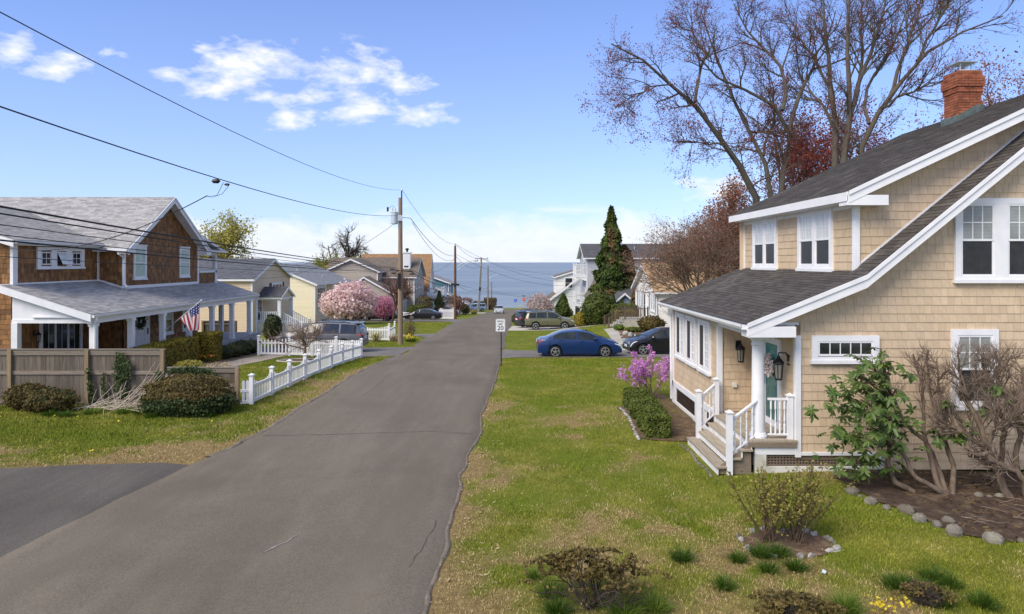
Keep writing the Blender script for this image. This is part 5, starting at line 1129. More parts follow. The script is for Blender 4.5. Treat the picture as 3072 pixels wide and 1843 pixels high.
CAR = {
 'sedan': dict(L=4.52, W=.875, wb=(-1.33, 1.34), R=.315, sill=.20, belt=((-2.26, .90), (-1.5, 1.00), (1.0, .90), (2.26, .66)),
   top=((-2.26, .60), (-2.22, .86), (-2.10, .985), (-1.72, 1.035), (-1.10, 1.30), (-.72, 1.395), (-.25, 1.435), (.15, 1.42), (.50, 1.34), (1.18, 1.03), (1.55, .95), (1.95, .82), (2.18, .66), (2.26, .46)),
   glass=((-1.42, -1.02), (-.97, -.22), (-.13, .93)), wind=(.42, 1.14), back=(-1.70, -.86), doors=(-1.06, -.18, .92)),
 'sedan_long': dict(L=5.08, W=.925, wb=(-1.42, 1.38), R=.325, sill=.22, belt=((-2.54, .92), (-1.5, 1.0), (1.0, .92), (2.54, .66)),
   top=((-2.54, .62), (-2.50, .9), (-2.40, 1.02), (-1.78, 1.06), (-1.15, 1.33), (-.78, 1.42), (-.2, 1.47), (.25, 1.44), (.6, 1.34), (1.30, 1.02), (1.8, .94), (2.3, .80), (2.48, .64), (2.54, .46)),
   glass=((-1.35, -.95), (-.90, -.05), (.04, 1.0)), wind=(.50, 1.26), back=(-1.76, -.90), doors=(-.98, 0, 1.02)),
 'suv': dict(L=4.6, W=.90, wb=(-1.32, 1.35), R=.36, sill=.30, belt=((-2.3, 1.04), (0, 1.06), (1.0, 1.02), (2.3, .82)),
   top=((-2.30, .72), (-2.27, 1.0), (-2.17, 1.30), (-2.05, 1.55), (-1.90, 1.65), (-1.2, 1.71), (-.4, 1.72), (.25, 1.66), (.50, 1.56), (1.18, 1.14), (1.5, 1.09), (2.0, .98), (2.22, .80), (2.30, .55)),
   glass=((-1.98, -1.28), (-1.22, -.30), (-.20, .96)), wind=(.42, 1.15), back=(-2.20, -1.98), doors=(-1.25, -.25, .95)),
 'suv_large': dict(L=5.1, W=.96, wb=(-1.50, 1.54), R=.39, sill=.32, belt=((-2.55, 1.10), (0, 1.12), (1.1, 1.10), (2.55, .92)),
   top=((-2.55, .75), (-2.52, 1.05), (-2.40, 1.40), (-2.25, 1.66), (-2.12, 1.73), (-1.3, 1.79), (-.4, 1.80), (.35, 1.74), (.6, 1.64), (1.22, 1.24), (1.7, 1.20), (2.3, 1.10), (2.48, .9), (2.55, .55)),
   glass=((-2.20, -1.30), (-1.20, -.25), (-.12, 1.0)), wind=(.5, 1.18), back=(-2.44, -2.2), doors=(-1.22, -.18, 1.0)),
 'hatch': dict(L=4.0, W=.86, wb=(-1.22, 1.26), R=.31, sill=.20, belt=((-2.0, .98), (0, .96), (.9, .90), (2.0, .72)),
   top=((-2.0, .66), (-1.97, .95), (-1.84, 1.22), (-1.62, 1.40), (-.9, 1.47), (-.2, 1.47), (.2, 1.40), (.95, 1.02), (1.3, .95), (1.75, .82), (1.94, .62), (2.0, .45)),
   glass=((-1.55, -.95), (-.88, -.1), (0, .80)), wind=(.18, .92), back=(-1.92, -1.66), doors=(-.92, -.05, .78)),
}
def car(label, x, y, rz, kind, pnt, rack=False, clad=None, roof=None, dark=False, group='cars parked along the street', rim=5, name='parked_car'):
    s = CAR[kind]; z = G(x, y)+.025
    T = thing(name, label, 'car', (x, y, z), group, rz, local=True)
    Lc, W, R_, sill = s['L'], s['W'], s['R'], s['sill']; gl_m = M_carglass_d if dark else M_carglass
    tx, tz = [p[0] for p in s['top']], [p[1] for p in s['top']]; bx, bz = [p[0] for p in s['belt']], [p[1] for p in s['belt']]
    def sec(x_):
        t = (abs(x_)-.36*Lc)/(.14*Lc); w = W*(1-.13*max(0, t)**2); zt = float(np.interp(x_, tx, tz)); zb = min(float(np.interp(x_, bx, bz)), zt-.02)
        a = sill+.04*max(0, t)
        for xw in s['wb']:
            Ra = R_+.055
            if abs(x_-xw) < Ra: a = max(a, R_+math.sqrt(Ra*Ra-(x_-xw)**2))
        z2 = max(sill+.16, a+.015); z3 = max(.30+.3*zb, a+.03); g = max(0.0, min(1.0, (zt-zb-.03)/.42)); tum = .215*g
        p5 = (w*.955, zb); p4 = (w*.99, max(zb-.13, z3+.01))
        p6 = (w*(.955-tum)-.02, zb+(zt-zb)*(.90 if g > .3 else .55)); p7 = (p6[0]*.72, zb+(zt-zb)*(.985 if g > .3 else .85)); p8 = (0, zt)
        return [(w*.95, a), (w*.985, z2), (w, z3), p4, p5, p6, p7, p8]
    xs_ = sorted(set([round(v, 3) for v in list(np.linspace(-Lc/2+.002, Lc/2-.002, 54))+[p+d for p in s['wb'] for d in (-R_-.055, R_+.055, -R_-.02, R_+.02, -R_*.8, R_*.8)]+[t for t in tx if abs(t) < Lc/2]]))
    mb = MB(); S = [sec(v) for v in xs_]; k = 8; ring = 2*k-1
    for x_, c in zip(xs_, S):
        mb.v += [(x_, -p[0], p[1]) for p in c]+[(x_, p[0], p[1]) for p in c[-2::-1]]
    i_r = mb.mi(pnt); i_c = mb.mi(clad or pnt); i_t = mb.mi(roof or pnt)
    for i in range(len(xs_)-1):
        for j in range(ring-1):
            mb.f.append([i*ring+j, (i+1)*ring+j, (i+1)*ring+j+1, i*ring+j+1]); jj = min(j, ring-2-j)
            xm = (xs_[i]+xs_[i+1])/2; mb.m.append(i_c if jj == 0 else (i_t if jj >= 4 and s['back'][0] < xm < s['wind'][1] else i_r))
    for e in (0, len(xs_)-1): mb.f.append([e*ring+j for j in (range(ring) if e else range(ring-1, -1, -1))]); mb.m.append(i_r)
    mb.build('body', None, T, smooth=True)
    for o in T.children:
        if o.name.startswith('body'): 
            md = o.modifiers.new('edge', 'EDGE_SPLIT'); md.split_angle = R(38)
    ub = MB().box(-Lc/2+.25, Lc/2-.25, -W*.72, W*.72, sill-.06, .62); ub.build('underbody', M_plastic, T)
    def sidept(x_, t, sg, off=.007, lo=4, hi=5):
        c = sec(x_); a, b = c[lo], c[hi]; yv = a[0]+(b[0]-a[0])*t; zv = a[1]+(b[1]-a[1])*t; return (x_, sg*(yv+off), zv+off*.3)
    for sg in (-1, 1):
        for (a, b) in s['glass']:
            g = MB(); n = 8; lo = .10; hi = .93
            for i in range(n+1):
                x_ = a+(b-a)*i/n; g.v.append(sidept(x_, lo, sg)); g.v.append(sidept(x_, hi, sg))
            for i in range(n): q = [2*i, 2*i+2, 2*i+3, 2*i+1]; g.f.append(q if sg < 0 else q[::-1]); g.m.append(0)
            g.build('side_window', gl_m, T)
        tr = MB(); a, b = s['glass'][0][0], s['glass'][-1][1]
        for i in range(21): x_ = a+(b-a)*i/20; tr.v += [sidept(x_, .02, sg, .004), sidept(x_, .09, sg, .004)]
        for i in range(20): q = [2*i, 2*i+2, 2*i+3, 2*i+1]; tr.f.append(q if sg < 0 else q[::-1]); tr.m.append(0)
        tr.build('window_trim', M_plastic, T)
        for xd in s['doors']:
            d = MB()
            for wdt, (lo, hi) in ((.007, (1, 2)), (.007, (2, 3)), (.007, (3, 4))):
                p = [sidept(xd-wdt, 0, sg, .003, lo, hi), sidept(xd+wdt, 0, sg, .003, lo, hi), sidept(xd+wdt, 1, sg, .003, lo, hi), sidept(xd-wdt, 1, sg, .003, lo, hi)]
                d.add(p, [(0, 1, 2, 3) if sg < 0 else (3, 2, 1, 0)])
            d.build('door_seam', M_plastic, T)
        for xd in s['doors'][1:]:
            p = sidept(xd-.78+.55 if False else xd-.92+.78-.72+.60, .45, sg, .02, 3, 4) if False else sidept(xd-.80, .4, sg, .02, 3, 4)
            MB().box(p[0]-.09, p[0]+.09, min(p[1], p[1]-sg*.03), max(p[1], p[1]-sg*.03), p[2]-.018, p[2]+.018).build('door_handle', pnt, T)
        p = sidept(s['glass'][-1][1]-.12, .15, sg, .03)
        m_ = MB(); m_.lathe([(.03, -.10), (.085, -.06), (.095, .02), (.06, .08)], (p[0], p[1]+sg*.09, p[2]+.05), 8, axis='x'); m_.box(p[0]-.03, p[0]+.03, min(p[1]-.02, p[1]+sg*.09), max(p[1]+.02, p[1]+sg*.09), p[2], p[2]+.04); m_.build('wing_mirror', pnt, T)
        for xw in s['wb']:
            wy = sg*(W-.10); tw = MB()
            tw.lathe([(R_*.70, -.10), (R_*.93, -.105), (R_, -.07), (R_, .07), (R_*.93, .105), (R_*.70, .10)], (xw, wy, R_), 28, axis='y', caps=False)
            wo = tw.build('wheel', M_tyre, T, smooth=False)
            rm = MB(); yo = wy+sg*.085
            rm.lathe([(R_*.72, -sg*.02), (R_*.72, sg*.015), (R_*.64, sg*.02), (R_*.64, -sg*.02)], (xw, yo, R_), 24, axis='y', m=M_rim, caps=False); rm.lathe([(.001, -sg*.03), (R_*.66, -sg*.03)], (xw, yo, R_), 24, axis='y', m=M_rim_d)
            for q in range(rim):
                a = 2*math.pi*q/rim+.3; u = Vector((math.cos(a), 0, math.sin(a))); v = Vector((-math.sin(a), 0, math.cos(a)))
                rm.add([Vector((xw, yo, R_))+u*.03+v*.035+Vector((0, sg*.012, 0)), Vector((xw, yo, R_))+u*.03-v*.035+Vector((0, sg*.012, 0)), Vector((xw, yo, R_))+u*R_*.67-v*.05+Vector((0, sg*.01, 0)), Vector((xw, yo, R_))+u*R_*.67+v*.028+Vector((0, sg*.01, 0))], [(0, 1, 2, 3), (3, 2, 1, 0)], M_rim)
            rm.lathe([(.001, sg*.02), (.045, sg*.018), (.05, 0)], (xw, yo, R_), 10, axis='y', m=M_rim)
            rm.build('rim', None, wo)
        # lamps wrap round the corners
        for (x0, x1, lo, hi, lm, nm) in ((Lc/2-.42, Lc/2-.03, .35, 1.0, M_light_w, 'headlight'), (-Lc/2+.02, -Lc/2+.30, .25, .98, M_light_r, 'tail_light')):
            g = MB(); n = 6
            for i in range(n+1):
                x_ = x0+(x1-x0)*i/n; e = i/n if nm == 'headlight' else 1-i/n; g.v.append(sidept(x_, hi-(hi-lo)*(.25+.75*e), sg, .008, 3, 4)); g.v.append(sidept(x_, hi, sg, .008, 3, 4))
            for i in range(n): q = [2*i, 2*i+2, 2*i+3, 2*i+1]; g.f.append(q if sg < 0 else q[::-1]); g.m.append(0)
            e = xs_[-1] if nm == 'headlight' else xs_[0]; d = 1 if e > 0 else -1; c = sec(e); zz = float(np.interp(e-d*.12, bx, bz)); zz = zz-.05 if d > 0 else zz-.12
            g2 = [(e+d*.006-d*(.10 if kind != 'suv_large' else .04) if False else e+d*.008, sg*c[3][0]*.98, zz-.09), (e+d*.008, sg*c[3][0]*.58, zz-.07), (e+d*.008, sg*c[3][0]*.58, zz+.06), (e+d*.008, sg*c[3][0]*.98, zz+.07)]
            g.add(g2, [(0, 1, 2, 3), (3, 2, 1, 0)]); g.build(nm, lm, T)
    for (a, b), nm in ((s['wind'], 'windscreen'), (s['back'], 'rear_window')):
        g = MB(); n = 8; rows_ = []
        for i in range(n+1):
            x_ = a+(b-a)*i/n; c = sec(x_); sl = 1 if nm == 'windscreen' else -1; o_ = .012
            rows_.append([(x_+sl*o_*.6, yy, zz+o_) for yy, zz in ((-c[5][0]*.98, c[5][1]), (-c[6][0], c[6][1]), (0, c[7][1]), (c[6][0], c[6][1]), (c[5][0]*.98, c[5][1]))])
        for r_ in rows_: g.v += r_
        for i in range(n):
            for j in range(4): g.f.append([i*5+j, i*5+j+1, (i+1)*5+j+1, (i+1)*5+j]); g.m.append(0)
        g.build(nm, gl_m, T, smooth=True)
    e = Lc/2; MB().box(-e-.012, -e-.002, -.26, .26, .78, .93).build('number_plate', M_plate, T); MB().box(e+.002, e+.014, -.24, .24, .42, .55).build('number_plate', M_plate, T)
    c = sec(xs_[-1]); MB().box(e-.05, e+.006, -W*.55, W*.55, .30, .40).build('lower_grille', M_plastic, T); MB().box(e-.05, e+.007, -W*.45, W*.45, .47+.12*(sill > .28), .58+.16*(sill > .28)).build('grille', M_plastic, T)
    if rack:
        for sg in (-1, 1):
            yy = sec(-.4)[5][0]*.94; zz = [sec(v)[5][1]+.075 for v in (-1.75, -.6, .35)]
            MB().tube([(-1.8, sg*yy, zz[0]-.05), (-1.65, sg*yy, zz[0]), (-.6, sg*yy, zz[1]), (.2, sg*yy, zz[2]), (.36, sg*yy*.98, zz[2]-.06)], .022, 6).build('roof_rail', M_plastic, T)
        for xx in (-1.2, -.15): MB().box(xx-.03, xx+.03, -W*.72, W*.72, 1.80 if kind == 'suv' else 1.88, 1.83 if kind == 'suv' else 1.91).build('crossbar', M_plastic, T)
    if kind in ('suv', 'suv_large'): 
        c = sec(s['back'][1]); MB().box(s['back'][0]+.02, s['back'][1]+.12, -c[5][0]*.9, c[5][0]*.9, c[7][1]+.005, c[7][1]+.035).build('roof_spoiler', pnt, T)
    return T
car('blue sedan parked in the driveway beside the road', 3.62, 37.3, R(1.5), 'sedan', P_blue)
car('black hatchback facing the blue sedan, half behind the tan house', 8.45, 39.0, R(187), 'hatch', P_black)
car('olive green crossover with roof rack on the gravel driveway', 3.5, 63.6, R(0), 'suv', P_olive, rack=True, clad=M_plastic)
car('dark charcoal crossover half hidden behind the olive crossover', 2.6, 67.4, R(20), 'suv', P_char, rack=True)
car('large grey crossover in the driveway behind the white picket fence', -11.25, 40.6, R(178), 'suv_large', P_grey, rack=True, dark=True)
car('black crossover half hidden behind the pink cherry tree', -16.9, 86.2, R(178), 'suv', P_black, dark=True)
car('black sedan parked beside the white picket gate panel', -11.75, 90.2, R(180), 'sedan_long', P_black)
car('dark blue car with black soft top behind the white picket panel', -10.4, 104, R(178), 'sedan', P_navy, roof=M_softtop)
car('light blue crossover beside the leaning utility pole', -7.6, 139.5, R(200), 'suv', P_sky)
car('silver compact car driving up the road towards the camera', -2.35, 124.5, R(-92), 'hatch', P_silver, name='car', group='cars on the road')
# ================================================================== vegetation
def leafmat(name, c1, c2, rough=.6, trans=.25):
    m = mat(name, c1, c2, rough=rough, attr=True, spec=.25)
    t = m.node_tree; b = t.nodes['Principled BSDF']; o = t.nodes['Material Output']
    tr = t.nodes.new('ShaderNodeBsdfTranslucent'); mx = t.nodes.new('ShaderNodeMixShader'); mx.inputs[0].default_value = trans
    src = b.inputs['Base Color'].links[0].from_socket; t.links.new(src, tr.inputs[0]); t.links.new(b.outputs[0], mx.inputs[1]); t.links.new(tr.outputs[0], mx.inputs[2]); t.links.new(mx.outputs[0], o.inputs[0])
    return m
M_bark = mat('maple_bark', (.058, .045, .038), (.115, .092, .075), 6, .95, .6, 18, stretch=(2, 2, .4), c3=(.10, .098, .072), s3=.8, f3=.56)
M_bark_red = mat('reddish_twigs', (.10, .055, .048), (.16, .095, .08), 6, .95)
M_bark_grey = mat('grey_brown_twigs', (.17, .12, .09), (.29, .22, .17), 6, .95)
M_bark_dark = mat('dark_bark', (.05, .038, .032), (.09, .07, .058), 6, .95, .4, 20)
M_bark_pale = mat('pale_dry_sticks', (.42, .35, .28), (.60, .53, .44), 6, .9)
M_rhod = mat('rhododendron_bark', (.085, .060, .042), (.19, .145, .108), 5, .95, .5, 20, stretch=(2, 2, .5))
LF_bud = leafmat('red_maple_buds', (.13, .018, .014), (.24, .05, .03)); LF_budb = leafmat('brown_red_buds', (.20, .085, .055), (.32, .16, .11))
LF_box = leafmat('boxwood_leaves', (.055, .085, .014), (.14, .17, .03)); LF_yew = leafmat('golden_hedge_leaves', (.16, .135, .014), (.36, .29, .045))
LF_aza = leafmat('bronze_azalea_leaves', (.050, .040, .012), (.22, .165, .055)); LF_rho = leafmat('rhododendron_leaves', (.030, .070, .014), (.13, .18, .045), .35, .12)
LF_ivy = leafmat('ivy_leaves', (.020, .042, .012), (.075, .105, .035)); LF_dark = leafmat('dark_shrub_leaves', (.028, .045, .016), (.085, .10, .04))
LF_spruce = leafmat('spruce_needles', (.035, .060, .012), (.115, .140, .030)); LF_arb = leafmat('arborvitae_sprays', (.028, .056, .010), (.105, .135, .026)); LF_arb_b = leafmat('browned_sprays', (.11, .075, .03), (.20, .13, .06))
LF_mag = leafmat('magnolia_petals', (.62, .38, .38), (.88, .76, .74), .6, .35); LF_cherry = leafmat('cherry_petals', (.42, .14, .24), (.62, .28, .38), .6, .35); LF_weep = leafmat('weeping_cherry_petals', (.42, .32, .30), (.66, .54, .52), .6, .3)
LF_purple = leafmat('purple_azalea_petals', (.54, .20, .52), (.74, .40, .72), .6, .35); LF_spring = leafmat('yellow_green_spring_leaves', (.32, .29, .04), (.52, .46, .12), .6, .4); LF_willow = leafmat('willow_leaves', (.20, .22, .04), (.34, .33, .08), .6, .4)
LF_spirea = leafmat('bronze_green_spirea_leaves', (.15, .125, .03), (.36, .32, .08), .6, .3); LF_tuft = leafmat('dark_grass_tuft', (.030, .075, .008), (.10, .165, .02), .5, .35); LF_tuft_l = leafmat('bright_grass_tuft', (.09, .15, .015), (.18, .25, .04), .5, .3)
LF_yel = leafmat('yellow_petals', (.62, .47, .02), (.75, .60, .06)); LF_red = leafmat('tulip_petals', (.55, .02, .03), (.75, .35, .04)); LF_hedge = leafmat('olive_hedge_leaves', (.075, .070, .022), (.15, .13, .045)); LF_straw = leafmat('straw', (.36, .27, .14), (.5, .4, .24))
def quads(name, P, size, m, parent=None, seed=1, aspect=1.6, nrm=None, up=0.0, kind=None, diamond=True):
    """small leaf faces at points P; nrm pulls each leaf to face outwards"""
    g = np.random.default_rng(seed); P = np.asarray(P, float); n = len(P)
    q = g.normal(0, 1, (n, 3))
    if nrm is not None: q = q*.7+np.asarray(nrm)*1.0
    q[:, 2] += up; q /= np.linalg.norm(q, axis=1)[:, None]+1e-9
    e = np.cross(q, g.normal(0, 1, (n, 3))); e /= np.linalg.norm(e, axis=1)[:, None]+1e-9; f = np.cross(q, e)
    s = size*g.uniform(.6, 1.35, n)[:, None]; a = e*s*.5*aspect; b = f*s*.5
    if diamond: V = np.stack([P-a, P-a*.1-b, P+a, P-a*.1+b], 1)
    else: V = np.stack([P-a-b, P+a-b, P+a+b, P-a+b], 1)
    o = np_obj(name, V.reshape(-1, 3), np.arange(4*n).reshape(-1, 4), m, parent, var=np.repeat(np.clip(g.random(n)*.62+.75*(fnoise(P[:, 0]*1.0+P[:, 2]*.8, P[:, 1]*1.0-P[:, 2]*.6, max(.4, .16/size), 12, 2)-.5)+.19, 0, 1), 4))
    if kind: tag(o, kind=kind)
    return o
def tubes(name, br, m, parent, sides=4, smooth=True):
    """br: list of (points (S,3), radii (S,)) all of the same S"""
    if not br: return None
    P = np.array([b[0] for b in br], float); Rr = np.array([b[1] for b in br], float); B_, S, _ = P.shape
    t = np.gradient(P, axis=1); t /= np.linalg.norm(t, axis=2)[..., None]+1e-9
    ref = np.zeros_like(t); mt = np.abs(t.mean(1))[:, 2] > .8; ref[mt] = (1, 0, 0); ref[~mt] = (0, 0, 1)
    s = np.cross(t, ref); s /= np.linalg.norm(s, axis=2)[..., None]+1e-9; b = np.cross(t, s)
    a = np.arange(sides)*2*np.pi/sides
    V = P[:, :, None, :]+(s[:, :, None, :]*np.cos(a)[None, None, :, None]+b[:, :, None, :]*np.sin(a)[None, None, :, None])*Rr[:, :, None, None]
    idx = np.arange(B_*S*sides).reshape(B_, S, sides); i0 = idx[:, :-1, :]; i1 = idx[:, 1:, :]
    Fq = np.stack([i0, np.roll(i0, -1, 2), np.roll(i1, -1, 2), i1], -1).reshape(-1, 4)
    o = np_obj(name, V.reshape(-1, 3), Fq, m, parent, smooth=smooth)
    if 'tw' in name or name in ('stems', 'branches_or_core'): tag(o, kind='stuff')
    return o
def branch(rs, p, d, L_, r, S=6, wob=.18, trop=.05, r1=.45):
    pts = [p]; d = Vector(d).normalized(); p = Vector(p); st = L_/(S-1)
    for i in range(S-1):
        d = (d+Vector((rs.gauss(0, wob), rs.gauss(0, wob), rs.gauss(0, wob*.7)+trop))).normalized(); p = p+d*st; pts.append(p.copy())
    return np.array([tuple(q) for q in pts]), np.linspace(r, r*r1, S)
def resample(pts, S, rs=None, wob=0):
    pts = np.array([tuple(p) for p in pts], float); d = np.r_[0, np.cumsum(np.linalg.norm(np.diff(pts, axis=0), axis=1))]; t = np.linspace(0, d[-1], S)
    return np.stack([np.interp(t, d, pts[:, k]) for k in range(3)], 1), d[-1]
def sprout(rs, parents, n, L_, ang, r, wob, trop, lo=.3, hi=1.0, S=6, taper=.4, up=0.0):
    """n children from each parent branch"""
    out_ = []
    for P, Rr in parents:
        ln = np.linalg.norm(P[-1]-P[0])
        for k in range(n):
            t = lo+(hi-lo)*(k+rs.random())/n; f = t*(len(P)-1); i = min(int(f), len(P)-2); p = P[i]+(P[i+1]-P[i])*(f-i); d = Vector(P[i+1]-P[i]).normalized(); rad = Rr[i]+(Rr[i+1]-Rr[i])*(f-i)
            a = d.orthogonal().normalized(); a.rotate(Matrix.Rotation(rs.uniform(0, 6.283), 3, d)); th = R(rs.uniform(*ang)); nd_ = d*math.cos(th)+a*math.sin(th)+Vector((0, 0, up))
            out_.append(branch(rs, Vector(p), nd_, L_*rs.uniform(.6, 1.25)*(1.15-.5*t), min(rad*.75, r*rs.uniform(.7, 1.2)), S, wob, trop, taper))
    return out_
def tips(rs, brs, n, spread, lo=.3):
    o = []
    for P, _ in brs:
        for k in range(n):
            f = (lo+(1-lo)*rs.random())*(len(P)-1); i = min(int(f), len(P)-2); p = P[i]+(P[i+1]-P[i])*(f-i); o.append((p[0]+rs.gauss(0, spread), p[1]+rs.gauss(0, spread), p[2]+rs.gauss(0, spread)))
    return np.array(o)
def tree(label, base_, h, r0, spread, seed, bark, levels, leaf=None, name='bare_tree', limbs=None, group=None, trunk_frac=.35, first=7, first_ang=(25, 55), trop=.06, wob=.14, cat='tree', multi=1, nrm_up=0, lsz=.05, sides=(9, 6, 4, 3)):
    """trunk, limbs and twigs; levels = [(children, length, angle, radius)], leaf=(material, per twig, spread, size)"""
    rs = random.Random(seed); T = thing(name, label, cat, base_, group); b0 = Vector(base_)
    if limbs is None:
        tr = []
        for k in range(multi):
            d = Vector((rs.gauss(0, .06 if multi == 1 else .28), rs.gauss(0, .06 if multi == 1 else .28), 1)); tr.append(branch(rs, b0-Vector((0, 0, .15)), d, h*trunk_frac*(1 if multi == 1 else rs.uniform(.8, 1.2)), r0*(1 if multi == 1 else .6), 7, .05, .03, .70))
        lim = sprout(rs, tr, first, spread, first_ang, r0*.5, wob, trop, .55, 1.0, 7)
    else:
        tr = []; lim = []
        for pts, ra, rb_ in limbs:
            p, ln = resample(pts, 9); p[1:-1] += np.random.default_rng(seed).normal(0, .05, (7, 3)); (tr).append((p, np.linspace(ra, rb_, 9)))
        lim = None
    cur = tr if lim is None else lim
    tubes('trunk', tr, bark, T, sides[0])
    if lim: tubes('limbs', lim, bark, T, sides[1])
    allb = []
    for q, (n, ln, an, ra) in enumerate(levels):
        lo = .25 if lim is None and q == 0 else .2
        cur = sprout(rs, cur, n, ln, an, ra, wob*1.1, trop*.6, lo, 1.0, 6); tubes(('branches_or_core', 'twigs', 'fine_twigs', 'fine_twigs')[q], cur, bark, T, sides[min(2+q, 3)], smooth=False)
    if leaf:
        ls = leaf if isinstance(leaf, list) else [leaf]
        for q, (m, n, sp, sz) in enumerate(ls): tag(quads('crown', tips(rs, cur, n, sp), sz, m, T, seed+q), kind='stuff')
    return T
def blob_pts(n, c, r, seed, lump=.18, shell=.30, flat=0.0, freq=2.2):
    """points in the outer shell of a lumpy ellipsoid, with outward normals"""
    g = np.random.default_rng(seed); u = g.normal(0, 1, (n, 3)); u /= np.linalg.norm(u, axis=1)[:, None]
    l_ = 1+lump*2*(fnoise(u[:, 0]*freq+seed, u[:, 1]*freq+u[:, 2]*freq*1.7, 1.0, seed % 50, 3)-.5); k = l_*(1-shell*g.random(n)**1.6)*np.where(g.random(n) < .10, g.uniform(1.0, 1.16, n), 1.0)
    p = u*k[:, None]; p[:, 2] = np.where(p[:, 2] < -flat if flat else False, -flat, p[:, 2]) if flat else p[:, 2]
    return np.asarray(c)+p*np.asarray(r), u/np.asarray(r)/np.linalg.norm(u/np.asarray(r), axis=1)[:, None]
def core(c, r, m, parent, seed=1, k=.72, name='branches_or_core'):  # solid inner body that stops the view through a crown, no single branches
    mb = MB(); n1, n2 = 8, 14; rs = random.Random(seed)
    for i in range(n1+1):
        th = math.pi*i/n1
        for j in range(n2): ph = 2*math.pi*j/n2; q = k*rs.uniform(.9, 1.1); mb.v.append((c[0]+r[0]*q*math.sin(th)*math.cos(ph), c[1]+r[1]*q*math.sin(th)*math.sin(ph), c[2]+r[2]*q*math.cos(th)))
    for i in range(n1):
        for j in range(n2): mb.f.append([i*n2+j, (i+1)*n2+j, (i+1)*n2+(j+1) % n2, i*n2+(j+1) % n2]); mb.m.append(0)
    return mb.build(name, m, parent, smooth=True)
M_core = mat('shaded_twig_core', (.035, .027, .016), (.07, .055, .032), 12, .95, .8, 30)  # twig brown darkened as painted shade for the solid cores of crowns
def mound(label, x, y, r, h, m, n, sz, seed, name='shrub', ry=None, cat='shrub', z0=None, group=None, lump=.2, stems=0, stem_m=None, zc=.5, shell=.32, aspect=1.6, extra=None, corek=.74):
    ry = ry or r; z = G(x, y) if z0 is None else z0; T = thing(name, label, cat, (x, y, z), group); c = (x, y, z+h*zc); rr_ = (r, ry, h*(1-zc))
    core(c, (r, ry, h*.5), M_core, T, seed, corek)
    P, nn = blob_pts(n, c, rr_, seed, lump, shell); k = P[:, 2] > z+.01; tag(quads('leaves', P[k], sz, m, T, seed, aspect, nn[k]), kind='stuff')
    if extra:
        P, nn = blob_pts(extra[1], c, np.array(rr_)*1.04, seed+9, lump, .12); k = P[:, 2] > z+.01; tag(quads('flowers', P[k], extra[2], extra[0], T, seed+5, 1.1, nn[k]), kind='stuff')
    if stems:
        rs = random.Random(seed); br = [branch(rs, Vector((x+rs.gauss(0, .06), y+rs.gauss(0, .06), z-.03)), (rs.gauss(0, .5), rs.gauss(0, .5), 1), h*.75, .018, 6, .12, .02, .4) for _ in range(stems)]; tubes('stems', br, stem_m or M_bark_grey, T, 4)
    return T
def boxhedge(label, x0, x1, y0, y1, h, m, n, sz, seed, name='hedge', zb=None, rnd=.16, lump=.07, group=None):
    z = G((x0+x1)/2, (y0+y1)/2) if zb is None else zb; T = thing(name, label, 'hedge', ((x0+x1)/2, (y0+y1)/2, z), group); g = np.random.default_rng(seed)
    MB().box(x0+.1, x1-.1, y0+.1, y1-.1, z-.05, z+h-.1).build('branches_or_core', M_core, T)  # solid dark core, the shade inside the hedge put into its colour
    A = np.array([(y1-y0)*h, (y1-y0)*h, (x1-x0)*h, (x1-x0)*h, (x1-x0)*(y1-y0)]); f = g.choice(5, n, p=A/A.sum()); u = g.random((n, 3)); P = np.empty((n, 3)); N_ = np.zeros((n, 3))
    P[:, 0] = x0+(x1-x0)*u[:, 0]; P[:, 1] = y0+(y1-y0)*u[:, 1]; P[:, 2] = z+h*u[:, 2]
    for k, (ax, v, s) in enumerate(((0, x0, -1), (0, x1, 1), (1, y0, -1), (1, y1, 1), (2, z+h, 1))): q = f == k; P[q, ax] = v; N_[q, ax] = s
    c = np.array([(x0+x1)/2, (y0+y1)/2, z+h/2]); hs = np.array([(x1-x0)/2, (y1-y0)/2, h/2]); d = np.abs(P-c)/hs; ex = np.clip(np.sort(d, 1)[:, 1]-(1-rnd/hs.min()*.6), 0, 1)
    P -= N_*(ex**1.2*.45*hs.min())[:, None]; P += N_*((fnoise(P[:, 0]*3, P[:, 1]*3+P[:, 2]*2, 1, seed % 40, 3)-.5)*2*lump-.05*g.random(n))[:, None]+g.normal(0, .012, (n, 3))
    tag(quads('leaves', P, sz, m, T, seed, 1.5, N_+np.array((0, 0, .3))), kind='stuff'); return T
